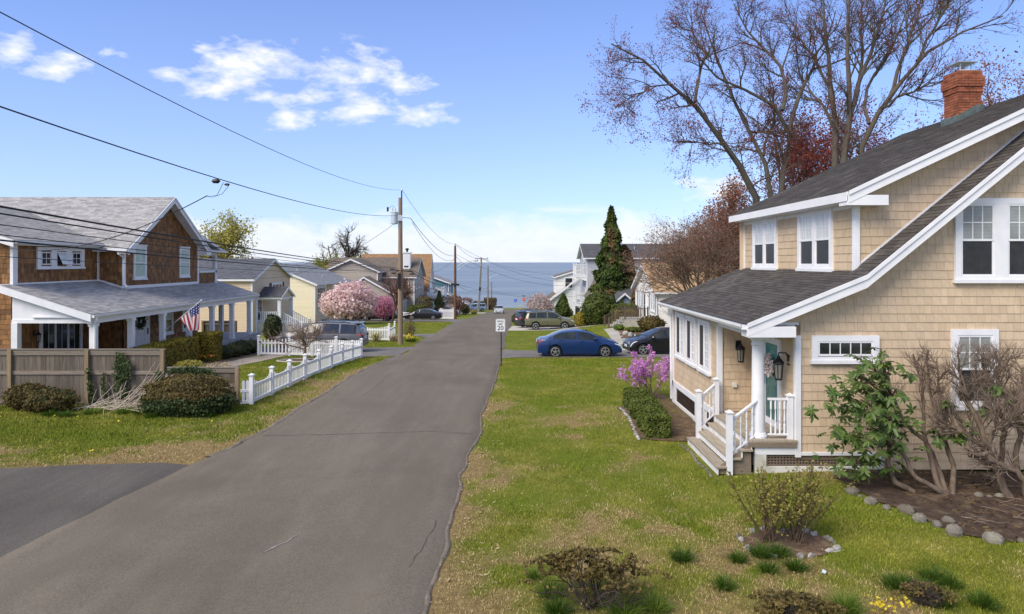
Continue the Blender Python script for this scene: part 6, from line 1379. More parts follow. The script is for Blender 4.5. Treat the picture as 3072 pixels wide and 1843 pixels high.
def conifer(label, x, y, h, r, m, n, sz, seed, name='evergreen_tree', taper=.9, z0=None, layers=0, tipw=.04, group=None, m2=None, f2=0, cat='tree', belly=.0):
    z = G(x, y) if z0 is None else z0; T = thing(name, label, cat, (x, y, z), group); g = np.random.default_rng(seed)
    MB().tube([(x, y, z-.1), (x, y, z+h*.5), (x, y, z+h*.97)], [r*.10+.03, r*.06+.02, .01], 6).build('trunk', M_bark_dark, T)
    mb = MB(); mb.lathe([(r*.5, h*.04), (r*.72, h*.12), (r*.55, h*.4), (r*.25, h*.75), (.01, h*.93)], (x, y, z), 12); mb.build('branches_or_core', M_core, T, smooth=True)  # dark core standing in for the shaded inside of the tree
    t = g.random(n)**.85; a = g.uniform(0, 6.283, n); prof = r*np.clip((1-t)**taper*(1-np.exp(-(t+.03)*14*(1-belly)-.25)), 0, 1)+tipw
    lumps = 1+.60*(fnoise(a*1.6+seed, t*h*1.3, 1.2, seed % 30, 3)-.5)*2
    if layers: lumps *= .82+.26*np.abs(np.sin(t*layers*math.pi+a*.6))
    k = prof*lumps*(1-.35*g.random(n)**1.5); P = np.stack([x+np.cos(a)*k, y+np.sin(a)*k, z+.02+h*t+g.normal(0, .02, n)], 1); N_ = np.stack([np.cos(a), np.sin(a), np.full(n, .35)], 1)
    if m2 is not None:
        q = (fnoise(a*.8+3, t*3, 1.0, 7, 2) > 1-f2); tag(quads('sprays', P[~q], sz, m, T, seed, 2.0, N_[~q]), kind='stuff'); tag(quads('browned_sprays', P[q], sz, m2, T, seed+1, 2.0, N_[q]), kind='stuff')
    else: tag(quads('sprays', P, sz, m, T, seed, 2.0, N_), kind='stuff')
    return T
def tuft(label, x, y, r, h, m, n, seed, name='grass_tuft', cat='grass tuft', group='dark grass tufts in the lawn', wd=.011):
    g = np.random.default_rng(seed); z = G(x, y); rr0 = r*np.sqrt(g.random(n)); a = g.uniform(0, 6.283, n); bx_ = x+np.cos(a)*rr0*.6; by_ = y+np.sin(a)*rr0*.6; lean = (.2+1.0*rr0/r)*h*g.uniform(.3, 1.5, n); hh = h*g.uniform(.3, 1.2, n)*(1.1-.5*rr0/r); a2 = a+g.normal(0, .5, n); w1 = g.uniform(0, 6.283, n); dx = np.cos(w1)*wd/2; dy = np.sin(w1)*wd/2
    zz = np.full(n, z-.01); B0 = np.stack([bx_-dx, by_-dy, zz], 1); B1 = np.stack([bx_+dx, by_+dy, zz], 1); mx_ = bx_+np.cos(a2)*lean*.35; my_ = by_+np.sin(a2)*lean*.35; M0 = np.stack([mx_-dx*.8, my_-dy*.8, z+hh*.65], 1); M1 = np.stack([mx_+dx*.8, my_+dy*.8, z+hh*.65], 1); Tp = np.stack([bx_+np.cos(a2)*lean, by_+np.sin(a2)*lean, z+hh], 1)
    V = np.stack([B0, B1, M1, M0, Tp], 1).reshape(-1, 3); i = np.arange(n)*5; Fq = np.concatenate([np.stack([i, i+1, i+2, i+3], 1), np.stack([i+3, i+2, i+4, i+4], 1)])
    Ft = np.concatenate([np.stack([i, i+1, i+2], 1), np.stack([i, i+2, i+3], 1), np.stack([i+3, i+2, i+4], 1)])
    return tag(np_obj(name, V, Ft, m, var=np.repeat(g.random(n), 5)), label, cat, group)

# ---------------------------------------------------------------- big maples behind the tan house
def px_limb(pts, Y0, Y1, ra, rb_, off=(1780, 0), sc=1.855):
    ra *= .74; k = len(pts); return ([at(off[0]+p[0]/sc, off[1]+p[1]/sc, Y0+(Y1-Y0)*i/(k-1)) for i, p in enumerate(pts)], ra, rb_)
def join(L_):
    """let every later limb spring from the limb it meets in view"""
    for i in range(1, len(L_)):
        p = L_[i][0][0]; q0 = Vector((p.x/p.y, (p.z-CZ)/p.y)); best = None
        for j in range(i):
            a, _ = resample(L_[j][0], 60)
            for c in a:
                d = (Vector((c[0]/c[1], (c[2]-CZ)/c[1]))-q0).length
                if best is None or d < best[0]: best = (d, c)
        if best[0] < .02 and p.z > 6.5:
            dy = best[1][1]-p.y; n = len(L_[i][0])
            for k in range(n): o_ = L_[i][0][k]; f = (o_.y+dy*(1-k/n))/o_.y; L_[i][0][k] = Vector((o_.x*f, o_.y*f, CZ+(o_.z-CZ)*f))
            L_[i][0][0] = Vector(best[1])
    return L_
A_ = [px_limb([(940, 1500), (915, 1120), (800, 900), (640, 690), (560, 560), (440, 470), (330, 360), (200, 290), (100, 245)], 42, 38, .36, .035),
      px_limb([(1000, 1500), (990, 1080), (950, 870), (860, 730), (790, 560), (740, 440), (700, 320), (640, 200), (600, 60)], 42, 44, .26, .03),
      px_limb([(1010, 1500), (1050, 1000), (1090, 740), (1060, 620), (900, 510), (760, 470), (640, 400), (560, 290)], 42, 40, .30, .03),
      px_limb([(1090, 740), (1130, 570), (1200, 420), (1245, 300), (1310, 210), (1350, 60)], 42, 45, .20, .03),
      px_limb([(1060, 620), (1080, 500), (1040, 370), (950, 270), (850, 150), (780, 20)], 41, 43, .17, .03),
      px_limb([(560, 560), (590, 420), (620, 300), (560, 180), (540, 40)], 40, 42, .13, .02), px_limb([(860, 730), (980, 740), (1060, 760)], 43, 45, .10, .03), px_limb([(950, 870), (960, 760), (1010, 700), (1000, 560), (985, 420), (930, 300)], 43, 46, .12, .02),
      px_limb([(440, 470), (330, 480), (230, 530), (120, 600)], 39, 37, .07, .015), px_limb([(800, 900), (720, 800), (640, 800), (520, 780), (440, 790)], 41, 38, .09, .015)]
tree('spreading bare maple with dark red buds, left of the two behind the tan house', tuple(at(1780+940/1.855, 1500/1.855, 42)), 0, 0, 0, 5, M_bark, [(12, 2.7, (22, 60), .06), (8, 1.5, (20, 60), .026), (4, .75, (20, 60), .016)], [(LF_bud, 6, .09, .055)], 'maple_tree', join(A_), 'bare trees behind the tan house', trop=.05, wob=.17)
B_l = [px_limb([(1335, 1400), (1345, 920), (1350, 720), (1325, 500), (1310, 350), (1290, 180), (1280, -20)], 40, 42, .36, .05), px_limb([(1400, 1400), (1390, 900), (1420, 700), (1430, 500), (1410, 300), (1420, 100), (1430, -60)], 40, 40, .36, .06),
       px_limb([(1470, 1400), (1480, 860), (1540, 680), (1640, 560), (1800, 340), (1920, 250), (2080, 160), (2280, 90)], 40, 37, .34, .03), px_limb([(1425, 650), (1500, 400), (1560, 250), (1620, 50), (1640, -60)], 40, 41, .20, .05), px_limb([(1600, 600), (1720, 530), (1850, 480), (1960, 440)], 39, 36, .12, .02),
       px_limb([(1350, 720), (1270, 570), (1190, 490), (1160, 420)], 40, 43, .14, .03), px_limb([(1640, 560), (1690, 420), (1740, 260), (1800, 120), (1830, -40)], 39, 40, .16, .04), px_limb([(1800, 340), (1880, 180), (1960, 60), (2000, -40)], 38, 39, .11, .03), px_limb([(1440, 600), (1480, 480), (1500, 300), (1490, 120), (1500, -40)], 40, 43, .16, .04), px_limb([(1325, 500), (1230, 330), (1130, 180), (1090, 60)], 41, 44, .12, .02), px_limb([(1540, 680), (1500, 560), (1560, 420), (1650, 300), (1700, 180), (1760, 20)], 40, 44, .14, .03)]
tree('tall multi-stem bare maple right of the spreading one behind the tan house', tuple(at(1780+1400/1.855, 1400/1.855, 40)), 0, 0, 0, 6, M_bark, [(12, 2.6, (15, 42), .055), (8, 1.4, (15, 45), .024), (4, .7, (15, 50), .014)], [(LF_bud, 3, .08, .055)], 'maple_tree', join(B_l), 'bare trees behind the tan house', trop=.09, wob=.14)
for k, (px, py, Y, h, sp, sd, lb, m, nl) in enumerate(((2330, 600, 62, 30, 4.2, 21, 'reddish budding tree between the two big maples', LF_bud, 10), (2860, 500, 56, 26, 4.2, 22, 'reddish budding tree just left of the brick chimney', LF_bud, 10), (3030, 420, 60, 33, 5.0, 23, 'brown-red budding tree right of the brick chimney', LF_budb, 9), (2480, 640, 64, 30, 4.0, 24, 'reddish budding tree low behind the dark roof', LF_bud, 10), (2230, 640, 60, 18, 4.0, 25, 'brownish budding tree behind the tan roof cottage', LF_budb, 9), (2700, 560, 66, 25, 4.2, 26, 'reddish budding tree behind the right maple', LF_bud, 9), (2960, 500, 52, 29, 4.2, 27, 'brown-red budding tree close behind the brick chimney', LF_budb, 9))):
    X = (px-1536)*Y/F; tree(lb, (X, Y, -1.0), h, .22, h*.34, sd, M_bark_red, [(7, h*.15, (20, 60), .05), (6, h*.08, (20, 60), .03), (4, h*.045, (20, 60), .02)], (m, 7, .32, .125), 'budding_tree', None, 'budding trees behind the tan house', .38, 8, (18, 50), .08)
tree('small multi-stem bare tree in front of the white cottage', (12.4, 45.5, -.1), 13, .16, 5.2, 31, M_bark_grey, [(8, 2.4, (20, 55), .03), (7, 1.2, (20, 60), .018), (3, .6, (20, 60), .013)], (LF_budb, 2, .05, .06), 'bare_tree', None, None, .30, 7, (22, 62), .03, .15, multi=4)
tree('second bare tree with brown buds beside the multi-stem one', (15.2, 47, 0), 14, .16, 5.0, 32, M_bark_grey, [(8, 2.4, (20, 55), .03), (7, 1.2, (20, 60), .018), (3, .6, (20, 60), .013)], (LF_budb, 4, .08, .085), 'bare_tree', None, None, .34, 7, (22, 55), .05, .15, multi=3)
for k, (x, y, h, sd, lb) in enumerate(((21, 72, 13.5, 33, 'hazy bare tree behind the tan cottage roof, left'), (26, 76, 14.5, 34, 'hazy bare tree behind the tan cottage roof, middle'), (31, 74, 15, 35, 'hazy bare tree behind the tan cottage roof, right'), (23, 92, 15, 36, 'distant bare tree beyond the balcony house roof'))):
    tree(lb, (x, y, -1.6), h, .2, h*.38, sd, M_bark_red, [(6, h*.19, (20, 60), .05), (6, h*.10, (20, 60), .03), (4, h*.06, (20, 60), .02)], (LF_budb, 3, .2, .15), 'bare_tree', None, 'hazy bare trees on the right', .34, 8, (25, 60), .05)
for k, (x, y, h) in enumerate(((17.6, 70, 6.6), (19.6, 69, 6.2), (22.4, 70, 6.9), (24.6, 69.5, 6.3), (27, 70, 6.6))): conifer(ORD[k]+' dark evergreen from the left in the row above the tan cottage roof', x, y, h, 1.3, LF_arb, 2600, .20, 50+k, group='dark evergreens behind the tan cottage', m2=LF_arb_b, f2=.4)
conifer('tall pointed green arborvitae beside the balcony house', 11.2, 77, 12.9, 2.5, LF_arb, 16000, .26, 60, z0=-2.0, taper=.85, layers=7, m2=LF_arb_b, f2=.22)
conifer('broad browned evergreen right of the tall arborvitae', 12.9, 78.5, 8.6, 2.2, LF_arb_b, 8000, .22, 61, z0=-2.0, taper=.55, m2=LF_arb, f2=.35)
mound('low brown-green evergreen mass under the tall arborvitae', 10.6, 76, 2.1, 3.8, LF_arb, 6000, .2, 62, 'evergreen_shrub', z0=-2.0, extra=(LF_arb_b, 2200, .2))
mound('big rounded green spruce in front of the grey bungalow', 8.0, 63.5, 1.62, 3.0, LF_spruce, 13000, .13, 63, 'spruce', z0=-1.15, lump=.26, zc=.42, aspect=2.2)
conifer('cone shaped clipped arborvitae by the pale cottage', 6.1, 81, 2.75, 1.05, LF_spruce, 5000, .12, 64, z0=-1.75, taper=.75, name='cone_shrub', cat='shrub')
conifer('columnar dark arborvitae under the balconies', 9.6, 86, 2.6, .75, LF_arb, 2600, .13, 65, z0=-2.3, taper=.35, name='column_shrub', cat='shrub')
mound('round dark boxwood at the gravel drive entrance', .75, 70.5, .75, 1.35, LF_dark, 2600, .10, 66, z0=-1.8); mound('yellow-green low shrub left of the big spruce', 6.25, 63, .5, 1.5, LF_yew, 1600, .10, 67, z0=-1.3)
boxhedge('rounded clipped hedge behind the cottage steps', 9.0, 11.3, 61.5, 63.2, 1.7, LF_box, 3200, .12, 68, zb=-.8, rnd=.5); boxhedge('golden clipped hedge beside the cottage steps', 9.2, 10.9, 60.3, 61.2, 1.25, LF_yew, 2200, .10, 69, zb=-.8, rnd=.3)
for k, (x, y, h) in enumerate(((10.3, 69.5, 2.4), (11.1, 69.2, 1.9), (12.5, 69.0, 3.4))): conifer(['small pointed evergreen before the grey bungalow windows', 'smallest pointed evergreen before the grey bungalow', 'brown tipped pointed evergreen beside the white cottage'][k], x, y, h, .5+.12*k, LF_arb, 1500, .11, 70+k, z0=-1.0, taper=.7, name='pointed_shrub', cat='shrub', m2=LF_arb_b, f2=.25*k)
mound('brown bare-leaved rhododendron at the white cottage corner', 10.35, 50.6, 1.0, 1.25, LF_aza, 2600, .10, 75, stems=12, corek=.5); mound('small bright green plant beside the concrete walk', 8.4, 53.6, .42, .5, LF_tuft_l, 700, .08, 76); mound('low green plant in the cottage garden bed', 9.2, 51.5, .6, .35, LF_box, 700, .08, 77); mound('tiny green cushion plant near the garden ornament', 8.9, 47.6, .35, .3, LF_box, 400, .07, 78)
WC = tree('weeping cherry in pale pink bloom beyond the parked crossovers', (3.9, 96, -3.2), 4.4, .14, 1.9, 41, M_bark_grey, [(7, 1.9, (50, 95), .025), (5, 1.3, (20, 50), .012)], None, 'weeping_cherry', None, None, .5, 9, (45, 85), -.16, .1)
P, nn = blob_pts(5200, (3.9, 96, -1.7), (2.0, 2.0, 2.1), 42, .22, .35); P[:, 2] -= .5*np.abs(P[:, 0]-3.9)*.3; tag(quads('blossom', P, .11, LF_weep, WC, 43, 2.2), kind='stuff')
# ---------------------------------------------------------------- left side trees and shrubs
MG = tree('large saucer magnolia covered in pink blossom', (-18, 75.5, -2.1), 4, .16, 2.4, 44, M_bark_dark, [(6, 1.3, (20, 60), .03), (4, .7, (20, 60), .012)], None, 'magnolia_tree', None, None, .3, 8, (30, 75), .03, multi=3)
P, nn = blob_pts(7600, (-18, 75.5, .25), (2.95, 2.9, 2.25), 45, .30, .55); k = P[:, 2] > -1.3; tag(quads('blossom', P[k], .17, LF_mag, MG, 46, 1.2, nn[k], diamond=False), kind='stuff'); core((-18, 75.5, .2), (3.0, 2.9, 1.95), M_bark_grey, MG, 3, .50, 'inner_core')
CH = tree('smaller deep pink flowering cherry behind the magnolia', (-15.9, 84.5, -2.6), 3, .1, 1.4, 47, M_bark_dark, [(6, .8, (20, 60), .02)], None, 'cherry_tree', None, None, .3, 7, (30, 75), .03)
P, nn = blob_pts(4200, (-15.9, 84.5, -.75), (1.75, 1.6, 1.35), 48, .2, .5); tag(quads('blossom', P, .12, LF_cherry, CH, 49, 1.2, nn), kind='stuff'); core((-15.9, 84.5, -.8), (1.6, 1.5, 1.2), M_bark_dark, CH, 3, .6, 'inner_core')
tree('fine twigged bare tree behind the corner picket fence', (-14.0, 80, -2.35), 8.2, .16, 3.2, 51, M_bark_red, [(7, 1.7, (15, 45), .03), (7, 1.0, (15, 45), .02), (4, .6, (15, 50), .014)], (LF_budb, 1, .05, .08), 'bare_tree', None, None, .34, 9, (15, 45), .05)
tree('small twiggy bare ornamental tree in the fenced lawn', (-10.6, 34.9, -.25), 4.3, .085, 1.7, 52, M_bark_grey, [(7, .9, (20, 60), .016), (6, .5, (20, 60), .011), (3, .26, (20, 60), .008)], (LF_budb, 1, .02, .025), 'bare_tree', None, None, .27, 10, (30, 75), .02, .2)
mound('dark upright evergreen shrub beside the beige entry porch', -17.7, 50.5, .68, 1.9, LF_dark, 3200, .10, 53); mound('thin brown shrub behind the near utility pole', -8.1, 54, .5, 1.45, LF_aza, 500, .06, 54, stems=34, corek=.15)
mound('yellow-green leafing shrub inside the corner picket fence', -9.75, 48.9, .6, .85, LF_spring, 500, .05, 55, stems=40, corek=.15, lump=.4, shell=.6); mound('dry beige grass clump left of the near utility pole', -8.55, 49.2, .38, .62, LF_straw, 320, .05, 56, 'dry_grass', cat='grass clump', stems=40, corek=.1, lump=.4, shell=.6)
DF = thing('daffodil_clump', 'yellow daffodils blooming right of the near utility pole', 'flowers', (-7.55, 49.3, -.95)); g = np.random.default_rng(5); P = np.stack([-7.25+g.normal(0, .26, 60), 49.1+g.normal(0, .25, 60), G(-7.3, 49)+.35+g.normal(0, .10, 60)], 1); quads('flowers', P, .11, LF_yel, DF, 5, 1.1); tuft('daffodil leaves', -7.25, 49.1, .55, .42, LF_tuft, 260, 6, 'leaves', None, None, .02).parent = DF; [o for o in DF.children if o.name.startswith('leaves')][0].matrix_parent_inverse = Matrix.Translation((7.55, -49.3, .95)); [tag(o, kind='stuff') for o in DF.children]
for o in DF.children:
    for k_ in ('label', 'category', 'group'):
        if k_ in o: del o[k_]
for k, (x, y) in enumerate(((-13.9, 95.5), (-13.2, 97.5))): mound(['nearer round clipped boxwood before the taupe house', 'farther round clipped boxwood before the taupe house'][k], x, y, .85, 1.9, LF_box, 1500, .12, 80+k, z0=G(x, y))
mound('brown bare shrub at the taupe house porch', -13.2, 102.5, 1.5, 3.3, LF_aza, 1500, .13, 82, corek=.3, stems=20); conifer('dark ragged little conifer by the steep gabled house', -11.4, 107, 3.9, 1.1, LF_dark, 1600, .18, 83, name='small_conifer'); mound('pale pink flowering shrub beside the dark conifer', -9.9, 107.5, 1.0, 1.9, LF_weep, 700, .14, 84, corek=.4)
mound('reddish brown shrub in front of the blue house', -9.3, 112, 1.6, 3.4, LF_budb, 1700, .14, 85, corek=.5); mound('dark round shrub by the red-brown pole foot', -8.0, 116, .8, 1.9, LF_dark, 900, .12, 86); mound('tan ornamental grass beside the low white fence', -8.2, 125, .7, 1.4, LF_straw, 600, .14, 87, 'dry_grass', cat='grass clump'); mound('yellow-green spiky clump on the far verge', -6.6, 118, .6, .8, LF_spring, 400, .12, 88)
tree('small round bare tree at the water edge', (-10.2, 152, -6.1), 4.4, .15, 1.7, 57, M_bark_red, [(6, .9, (20, 60), .03), (6, .55, (20, 60), .015)], (LF_budb, 3, .12, .10), 'bare_tree', None, None, .45, 9, (25, 65), .03)
for k, (x0, x1, y0, y1, h) in enumerate(((-10.6, -6.2, 154, 156.5, 1.7), (-9.0, -5.6, 157.0, 160, 2.3), (-6.6, -3.6, 158, 162, 3.0))): boxhedge(['low left lobe of the clipped olive hedge by the water', 'middle lobe of the clipped olive hedge by the water', 'tallest right lobe of the clipped olive hedge by the water'][k], x0, x1, y0, y1, h, LF_hedge, 3400, .18, 90+k, zb=-6.6, rnd=2.6, lump=.25, group='clipped hedge by the water')
tree('yellow-green leafing tree behind the brown house roof', (-35.2, 82, -2), 19, .28, 6.6, 58, M_bark, [(8, 2.8, (20, 55), .05), (7, 1.5, (20, 60), .03), (3, .8, (20, 60), .015)], (LF_spring, 5, .32, .17), 'leafing_tree', None, None, .38, 8, (20, 60), .06)
tree('thin bare tree left of the yellow-green tree', (-37, 80, -2), 18, .2, 3.4, 59, M_bark_grey, [(6, 2.0, (15, 45), .03), (5, 1.1, (20, 50), .012)], (LF_spring, 3, .2, .14), 'bare_tree', None, None, .4, 7, (15, 45), .08)
tree('dark wide bare oak behind the taupe house', (-31, 130, -4), 25, .5, 7.0, 91, M_bark_dark, [(7, 3.2, (25, 65), .10), (6, 1.8, (25, 65), .06), (3, 1.0, (25, 65), .035)], None, 'bare_tree', None, None, .42, 8, (25, 65), .04, .2)
for k, (x, y, h, m, lb) in enumerate(((-36, 112, 13, LF_budb, 'brown thicket tree behind the beige house, leftmost'), (-42, 108, 13, LF_budb, 'brown thicket tree far behind the beige house'), (-31.5, 108, 12.5, LF_spring, 'brown and green thicket tree behind the cream house'), (-28.5, 122, 14.5, LF_willow, 'yellow-green willow behind the taupe house roof, left'), (-33, 124, 15, LF_willow, 'yellow-green willow behind the taupe house roof, right'))):
    tree(lb, (x, y, -3.6), h, .2, h*.36, 92+k, M_bark_grey, [(7, h*.18, (20, 60), .05), (7, h*.10, (20, 60), .035)], (m, 12 if k > 2 else 7, .35, .24), 'bare_tree' if k < 3 else 'willow_tree', None, 'thicket behind the left houses', .34, 8, (25, 65), .03)
# left front yard
boxhedge('long golden clipped hedge in front of the brown house porch', -16.0, -15.15, 26.4, 33.1, 1.20, LF_yew, 15000, .055, 100, rnd=.14); boxhedge('taller golden hedge block beside the porch walk', -15.75, -14.75, 33.7, 34.8, 1.44, LF_yew, 6500, .055, 101, rnd=.14)
for k, (x, y, r, h) in enumerate(((-14.95, 35.3, .5, .72), (-14.85, 36.4, .55, .75), (-14.9, 37.7, .55, .85), (-14.8, 38.9, .5, .8))): mound(ORD[k]+' dark leafy shrub from the hedge block in the porch bed', x, y, r, h, LF_dark, 1500, .07, 105+k, group='dark shrubs along the porch')
mound('low yellow-green shrub behind the board fence corner', -13.9, 29.4, .62, .55, LF_spring, 1500, .05, 110); mound('grey dry twiggy plant behind the low board fence', -12.9, 29.8, .6, .42, LF_straw, 500, .05, 111, 'dry_plant', cat='plant', corek=.3)
TU = thing('tulip_row', 'red and yellow tulips at the foot of the golden hedge block', 'flowers', (-15.2, 33.2, 0)); rs = random.Random(3)
for k in range(16):
    x, y = -15.55+1.05*k/15+rs.gauss(0, .03), 33.35+rs.gauss(0, .06)-.01*k; z = G(x, y)+rs.uniform(.22, .36); MB().tube([(x, y, z-.3), (x, y, z)], .008, 4).build('stem', LF_tuft, TU)
    MB().lathe([(.012, -.005), (.035, .02), (.038, .05), (.02, .085)], (x, y, z), 6).build('flower', mat('tulip_%d' % k, rs.choice([(.55, .03, .02), (.70, .40, .03), (.60, .08, .06), (.62, .20, .03)]), None, 3, .5), TU)
mound('leftmost bronze azalea mound against the tall board fence', -15.62, 21.95, .66, .82, LF_aza, 6500, .045, 112, ry=.5, lump=.34); mound('bronze azalea mound right of the leftmost one at the fence', -14.72, 21.75, .78, .74, LF_aza, 6500, .045, 113, ry=.55, lump=.34, extra=(LF_ivy, 900, .05))
BG = mound('largest azalea mound with bronze top in front of the low board fence', -10.15, 21.45, 1.28, 1.22, LF_aza, 15000, .045, 114, ry=.85, lump=.24, shell=.26)
P, nn = blob_pts(9000, (-10.15, 21.38, .35), (1.42, .92, .62), 115, .2, .3); k = (P[:, 2] > .0) & (P[:, 2] < .62); tag(quads('ivy', P[k], .06, LF_ivy, BG, 116, 1.3, nn[k]), kind='stuff')
def ivy(label, pts, w_, n, seed, y=22.62, sz=.065):
    g = np.random.default_rng(seed); T = thing('ivy_vine', label, 'ivy', (pts[0][0], y, pts[0][1]), 'ivy on the board fence'); p, ln = resample([(a, 0, b) for a, b in pts], 40); i = g.integers(0, 40, n); wv = w_*(.5+fnoise(i*.37, i*0, 1, seed, 2))
    P = np.stack([p[i, 0]+g.normal(0, 1, n)*wv[...]*.5, y-.03-g.random(n)*.07, p[i, 2]+g.normal(0, .05, n)], 1); P = P[P[:, 2] > .02]; tag(quads('leaves', P, sz, LF_ivy, T, seed, 1.2, np.tile((0, -1, .5), (len(P), 1))), kind='stuff'); MB().tube([(a, y-.02, b) for a, b in pts], .012, 5).build('vine', M_bark_dark, T)
ivy('widest ivy vine climbing the middle of the tall board fence', [(-12.75, 0), (-12.9, .5), (-13.0, 1.0), (-12.95, 1.72)], .20, 900, 120); ivy('ivy branch right of the widest vine on the tall board fence', [(-12.8, .9), (-12.65, 1.15), (-12.7, 1.45)], .12, 160, 121); ivy('thin ivy vine on the second fence post', [(-13.85, .05), (-13.95, .6), (-14.0, 1.2)], .08, 220, 122); ivy('thin ivy vine between second post and widest vine', [(-13.4, .15), (-13.5, .6), (-13.52, 1.1)], .07, 150, 123); ivy('ivy draped over the top of the low board fence', [(-11.3, 1.12), (-10.8, 1.2), (-10.2, 1.16), (-9.9, 1.0)], .22, 900, 124, 22.6); ivy('ivy in the corner where tall and low board fences meet', [(-11.6, .1), (-11.65, .6), (-11.7, 1.1)], .14, 380, 125)
BP = thing('brush_pile', 'pile of pale dead sticks heaped against the board fence', 'brush pile', (-12.6, 21.9, 0)); rs = random.Random(9); br = []
for k in range(70):
    x = rs.uniform(-14.0, -11.6); br.append(branch(rs, Vector((x, rs.uniform(21.55, 22.2), rs.uniform(.03, .12))), (rs.uniform(.1, 1), rs.gauss(0, .3), rs.uniform(-.02, .28)), rs.uniform(.5, 1.6), rs.uniform(.006, .013), 6, .10, -.01, .5))
for k in range(16): br.append(branch(rs, Vector((rs.uniform(-12.7, -12.0), rs.uniform(21.7, 22.1), .05)), (rs.uniform(.55, .9), rs.gauss(0, .12), rs.uniform(.25, .7)), rs.uniform(1.2, 1.9), .012, 6, .07, .05, .5))
for k in range(9): br.append(branch(rs, Vector((rs.uniform(-13.9, -12.4), 22.1, .05)), (rs.gauss(0, .5), -.1, 1), rs.uniform(.5, 1.0), .011, 6, .22, 0, .5))
tubes('sticks', br, M_bark_pale, BP, 4); tag([o for o in BP.children][0], kind='stuff')
for k, (x, y, r) in enumerate(((-14.3, 21.2, .3), (-13.2, 21.45, .35), (-12.2, 21.5, .3), (-11.5, 21.25, .28), (-13.7, 21.0, .25), (-9.3, 20.9, .35), (-10.9, 20.75, .3))): tuft(ORD[k]+' leafy weed clump from the left at the foot of the board fence' if k < 5 else ['weed clump right of the largest azalea mound', 'weed clump in front of the largest azalea mound'][k-5], x, y, r, .22, LF_tuft_l if k in (1, 2) else LF_tuft, 260, 130+k, 'weed_clump', 'weeds', 'weeds at the board fence', .022)
# ---------------------------------------------------------------- right foreground
AZ = thing('purple_azalea', 'purple flowering azalea bush at the corner of the tan house', 'shrub', (4.85, 23.6, 0)); rs = random.Random(12)
st_ = [branch(rs, Vector((4.85+rs.gauss(0, .10), 23.6+rs.gauss(0, .1), 0)), (rs.gauss(-.25, .55), rs.gauss(0, .4), 1), rs.uniform(1.0, 1.65), .016, 6, .10, .03, .4) for _ in range(26)]; tubes('stems', st_, M_bark_grey, AZ, 4); tw = sprout(rs, st_, 5, .5, (15, 45), .007, .12, .05, .4); tubes('twigs', tw, M_bark_grey, AZ, 3)
P = tips(rs, tw, 6, .035, .5); P = P[np.random.default_rng(1).random(len(P)) < np.clip((P[:, 2]-.35)/1.0, .05, 1)]; Pf = np.concatenate([P+np.random.default_rng(q).normal(0, .034, P.shape) for q in range(7)]); tag(quads('flowers', Pf,   .038, LF_purple, AZ, 13, 1.1, diamond=False), kind='stuff')
for k, (y0, y1, x0, x1, h) in enumerate(((18.35, 19.55, 3.60, 4.30, .62), (19.65, 21.05, 3.62, 4.36, .60), (21.15, 22.7, 3.68, 4.45, .58))): boxhedge(['nearest clipped boxwood block by the tan house', 'middle clipped boxwood block by the tan house', 'farthest clipped boxwood block below the purple azalea'][k], x0, x1, y0, y1, h, LF_box, 5200, .042, 140+k, 'boxwood_hedge', rnd=.14, lump=.09, group='boxwood blocks by the tan house')
# rhododendrons in front of the gable wall
def whorls(name, C, size, m, parent, seed, per=7, droop=.35):
    """rosettes of long leaves at shoot ends"""
    g = np.random.default_rng(seed); V = []; Fc = []; var = []
    for c in C:
        ax_ = g.normal(0, .35, 3)+np.array((0, -.25, .8)); ax_ /= np.linalg.norm(ax_); u = np.cross(ax_, (1, .2, 0)); u /= np.linalg.norm(u); v = np.cross(ax_, u); a0 = g.uniform(0, 6.28); vv_ = g.random()
        for k in range(per):
            a = a0+6.283*k/per+g.normal(0, .2); d = u*math.cos(a)+v*math.sin(a)-ax_*droop*g.uniform(.3, 1.8); d /= np.linalg.norm(d); s = size*g.uniform(.7, 1.25); w_ = np.cross(d, ax_); w_ /= np.linalg.norm(w_)+1e-9; w_ = w_*s*.18; nrm = np.cross(w_, d); nrm /= np.linalg.norm(nrm)+1e-9; i = len(V)
            V += [c, c+d*s*.35+w_-nrm*.0, c+d*s*.75+w_*.9, c+d*s-ax_*s*.1, c+d*s*.75-w_*.9, c+d*s*.35-w_]; Fc += [(i, i+1, i+2, i+3), (i, i+3, i+4, i+5)]; var += [min(1, max(0, vv_*.5+g.random()*.5))]*6
    return tag(np_obj(name, np.array(V), np.array(Fc), m, parent, var=var), kind='stuff')
def rp(px, py, Y): return at(2400+px/2.061, 940+py/2.061, Y)
RH = thing('rhododendron', 'leafy rhododendron with bare arching stems, left of two before the tan wall', 'shrub', (8.83, 13.8, 0)); rs = random.Random(15); bse = rp(930, 1145, 13.8); bse.z = -.03
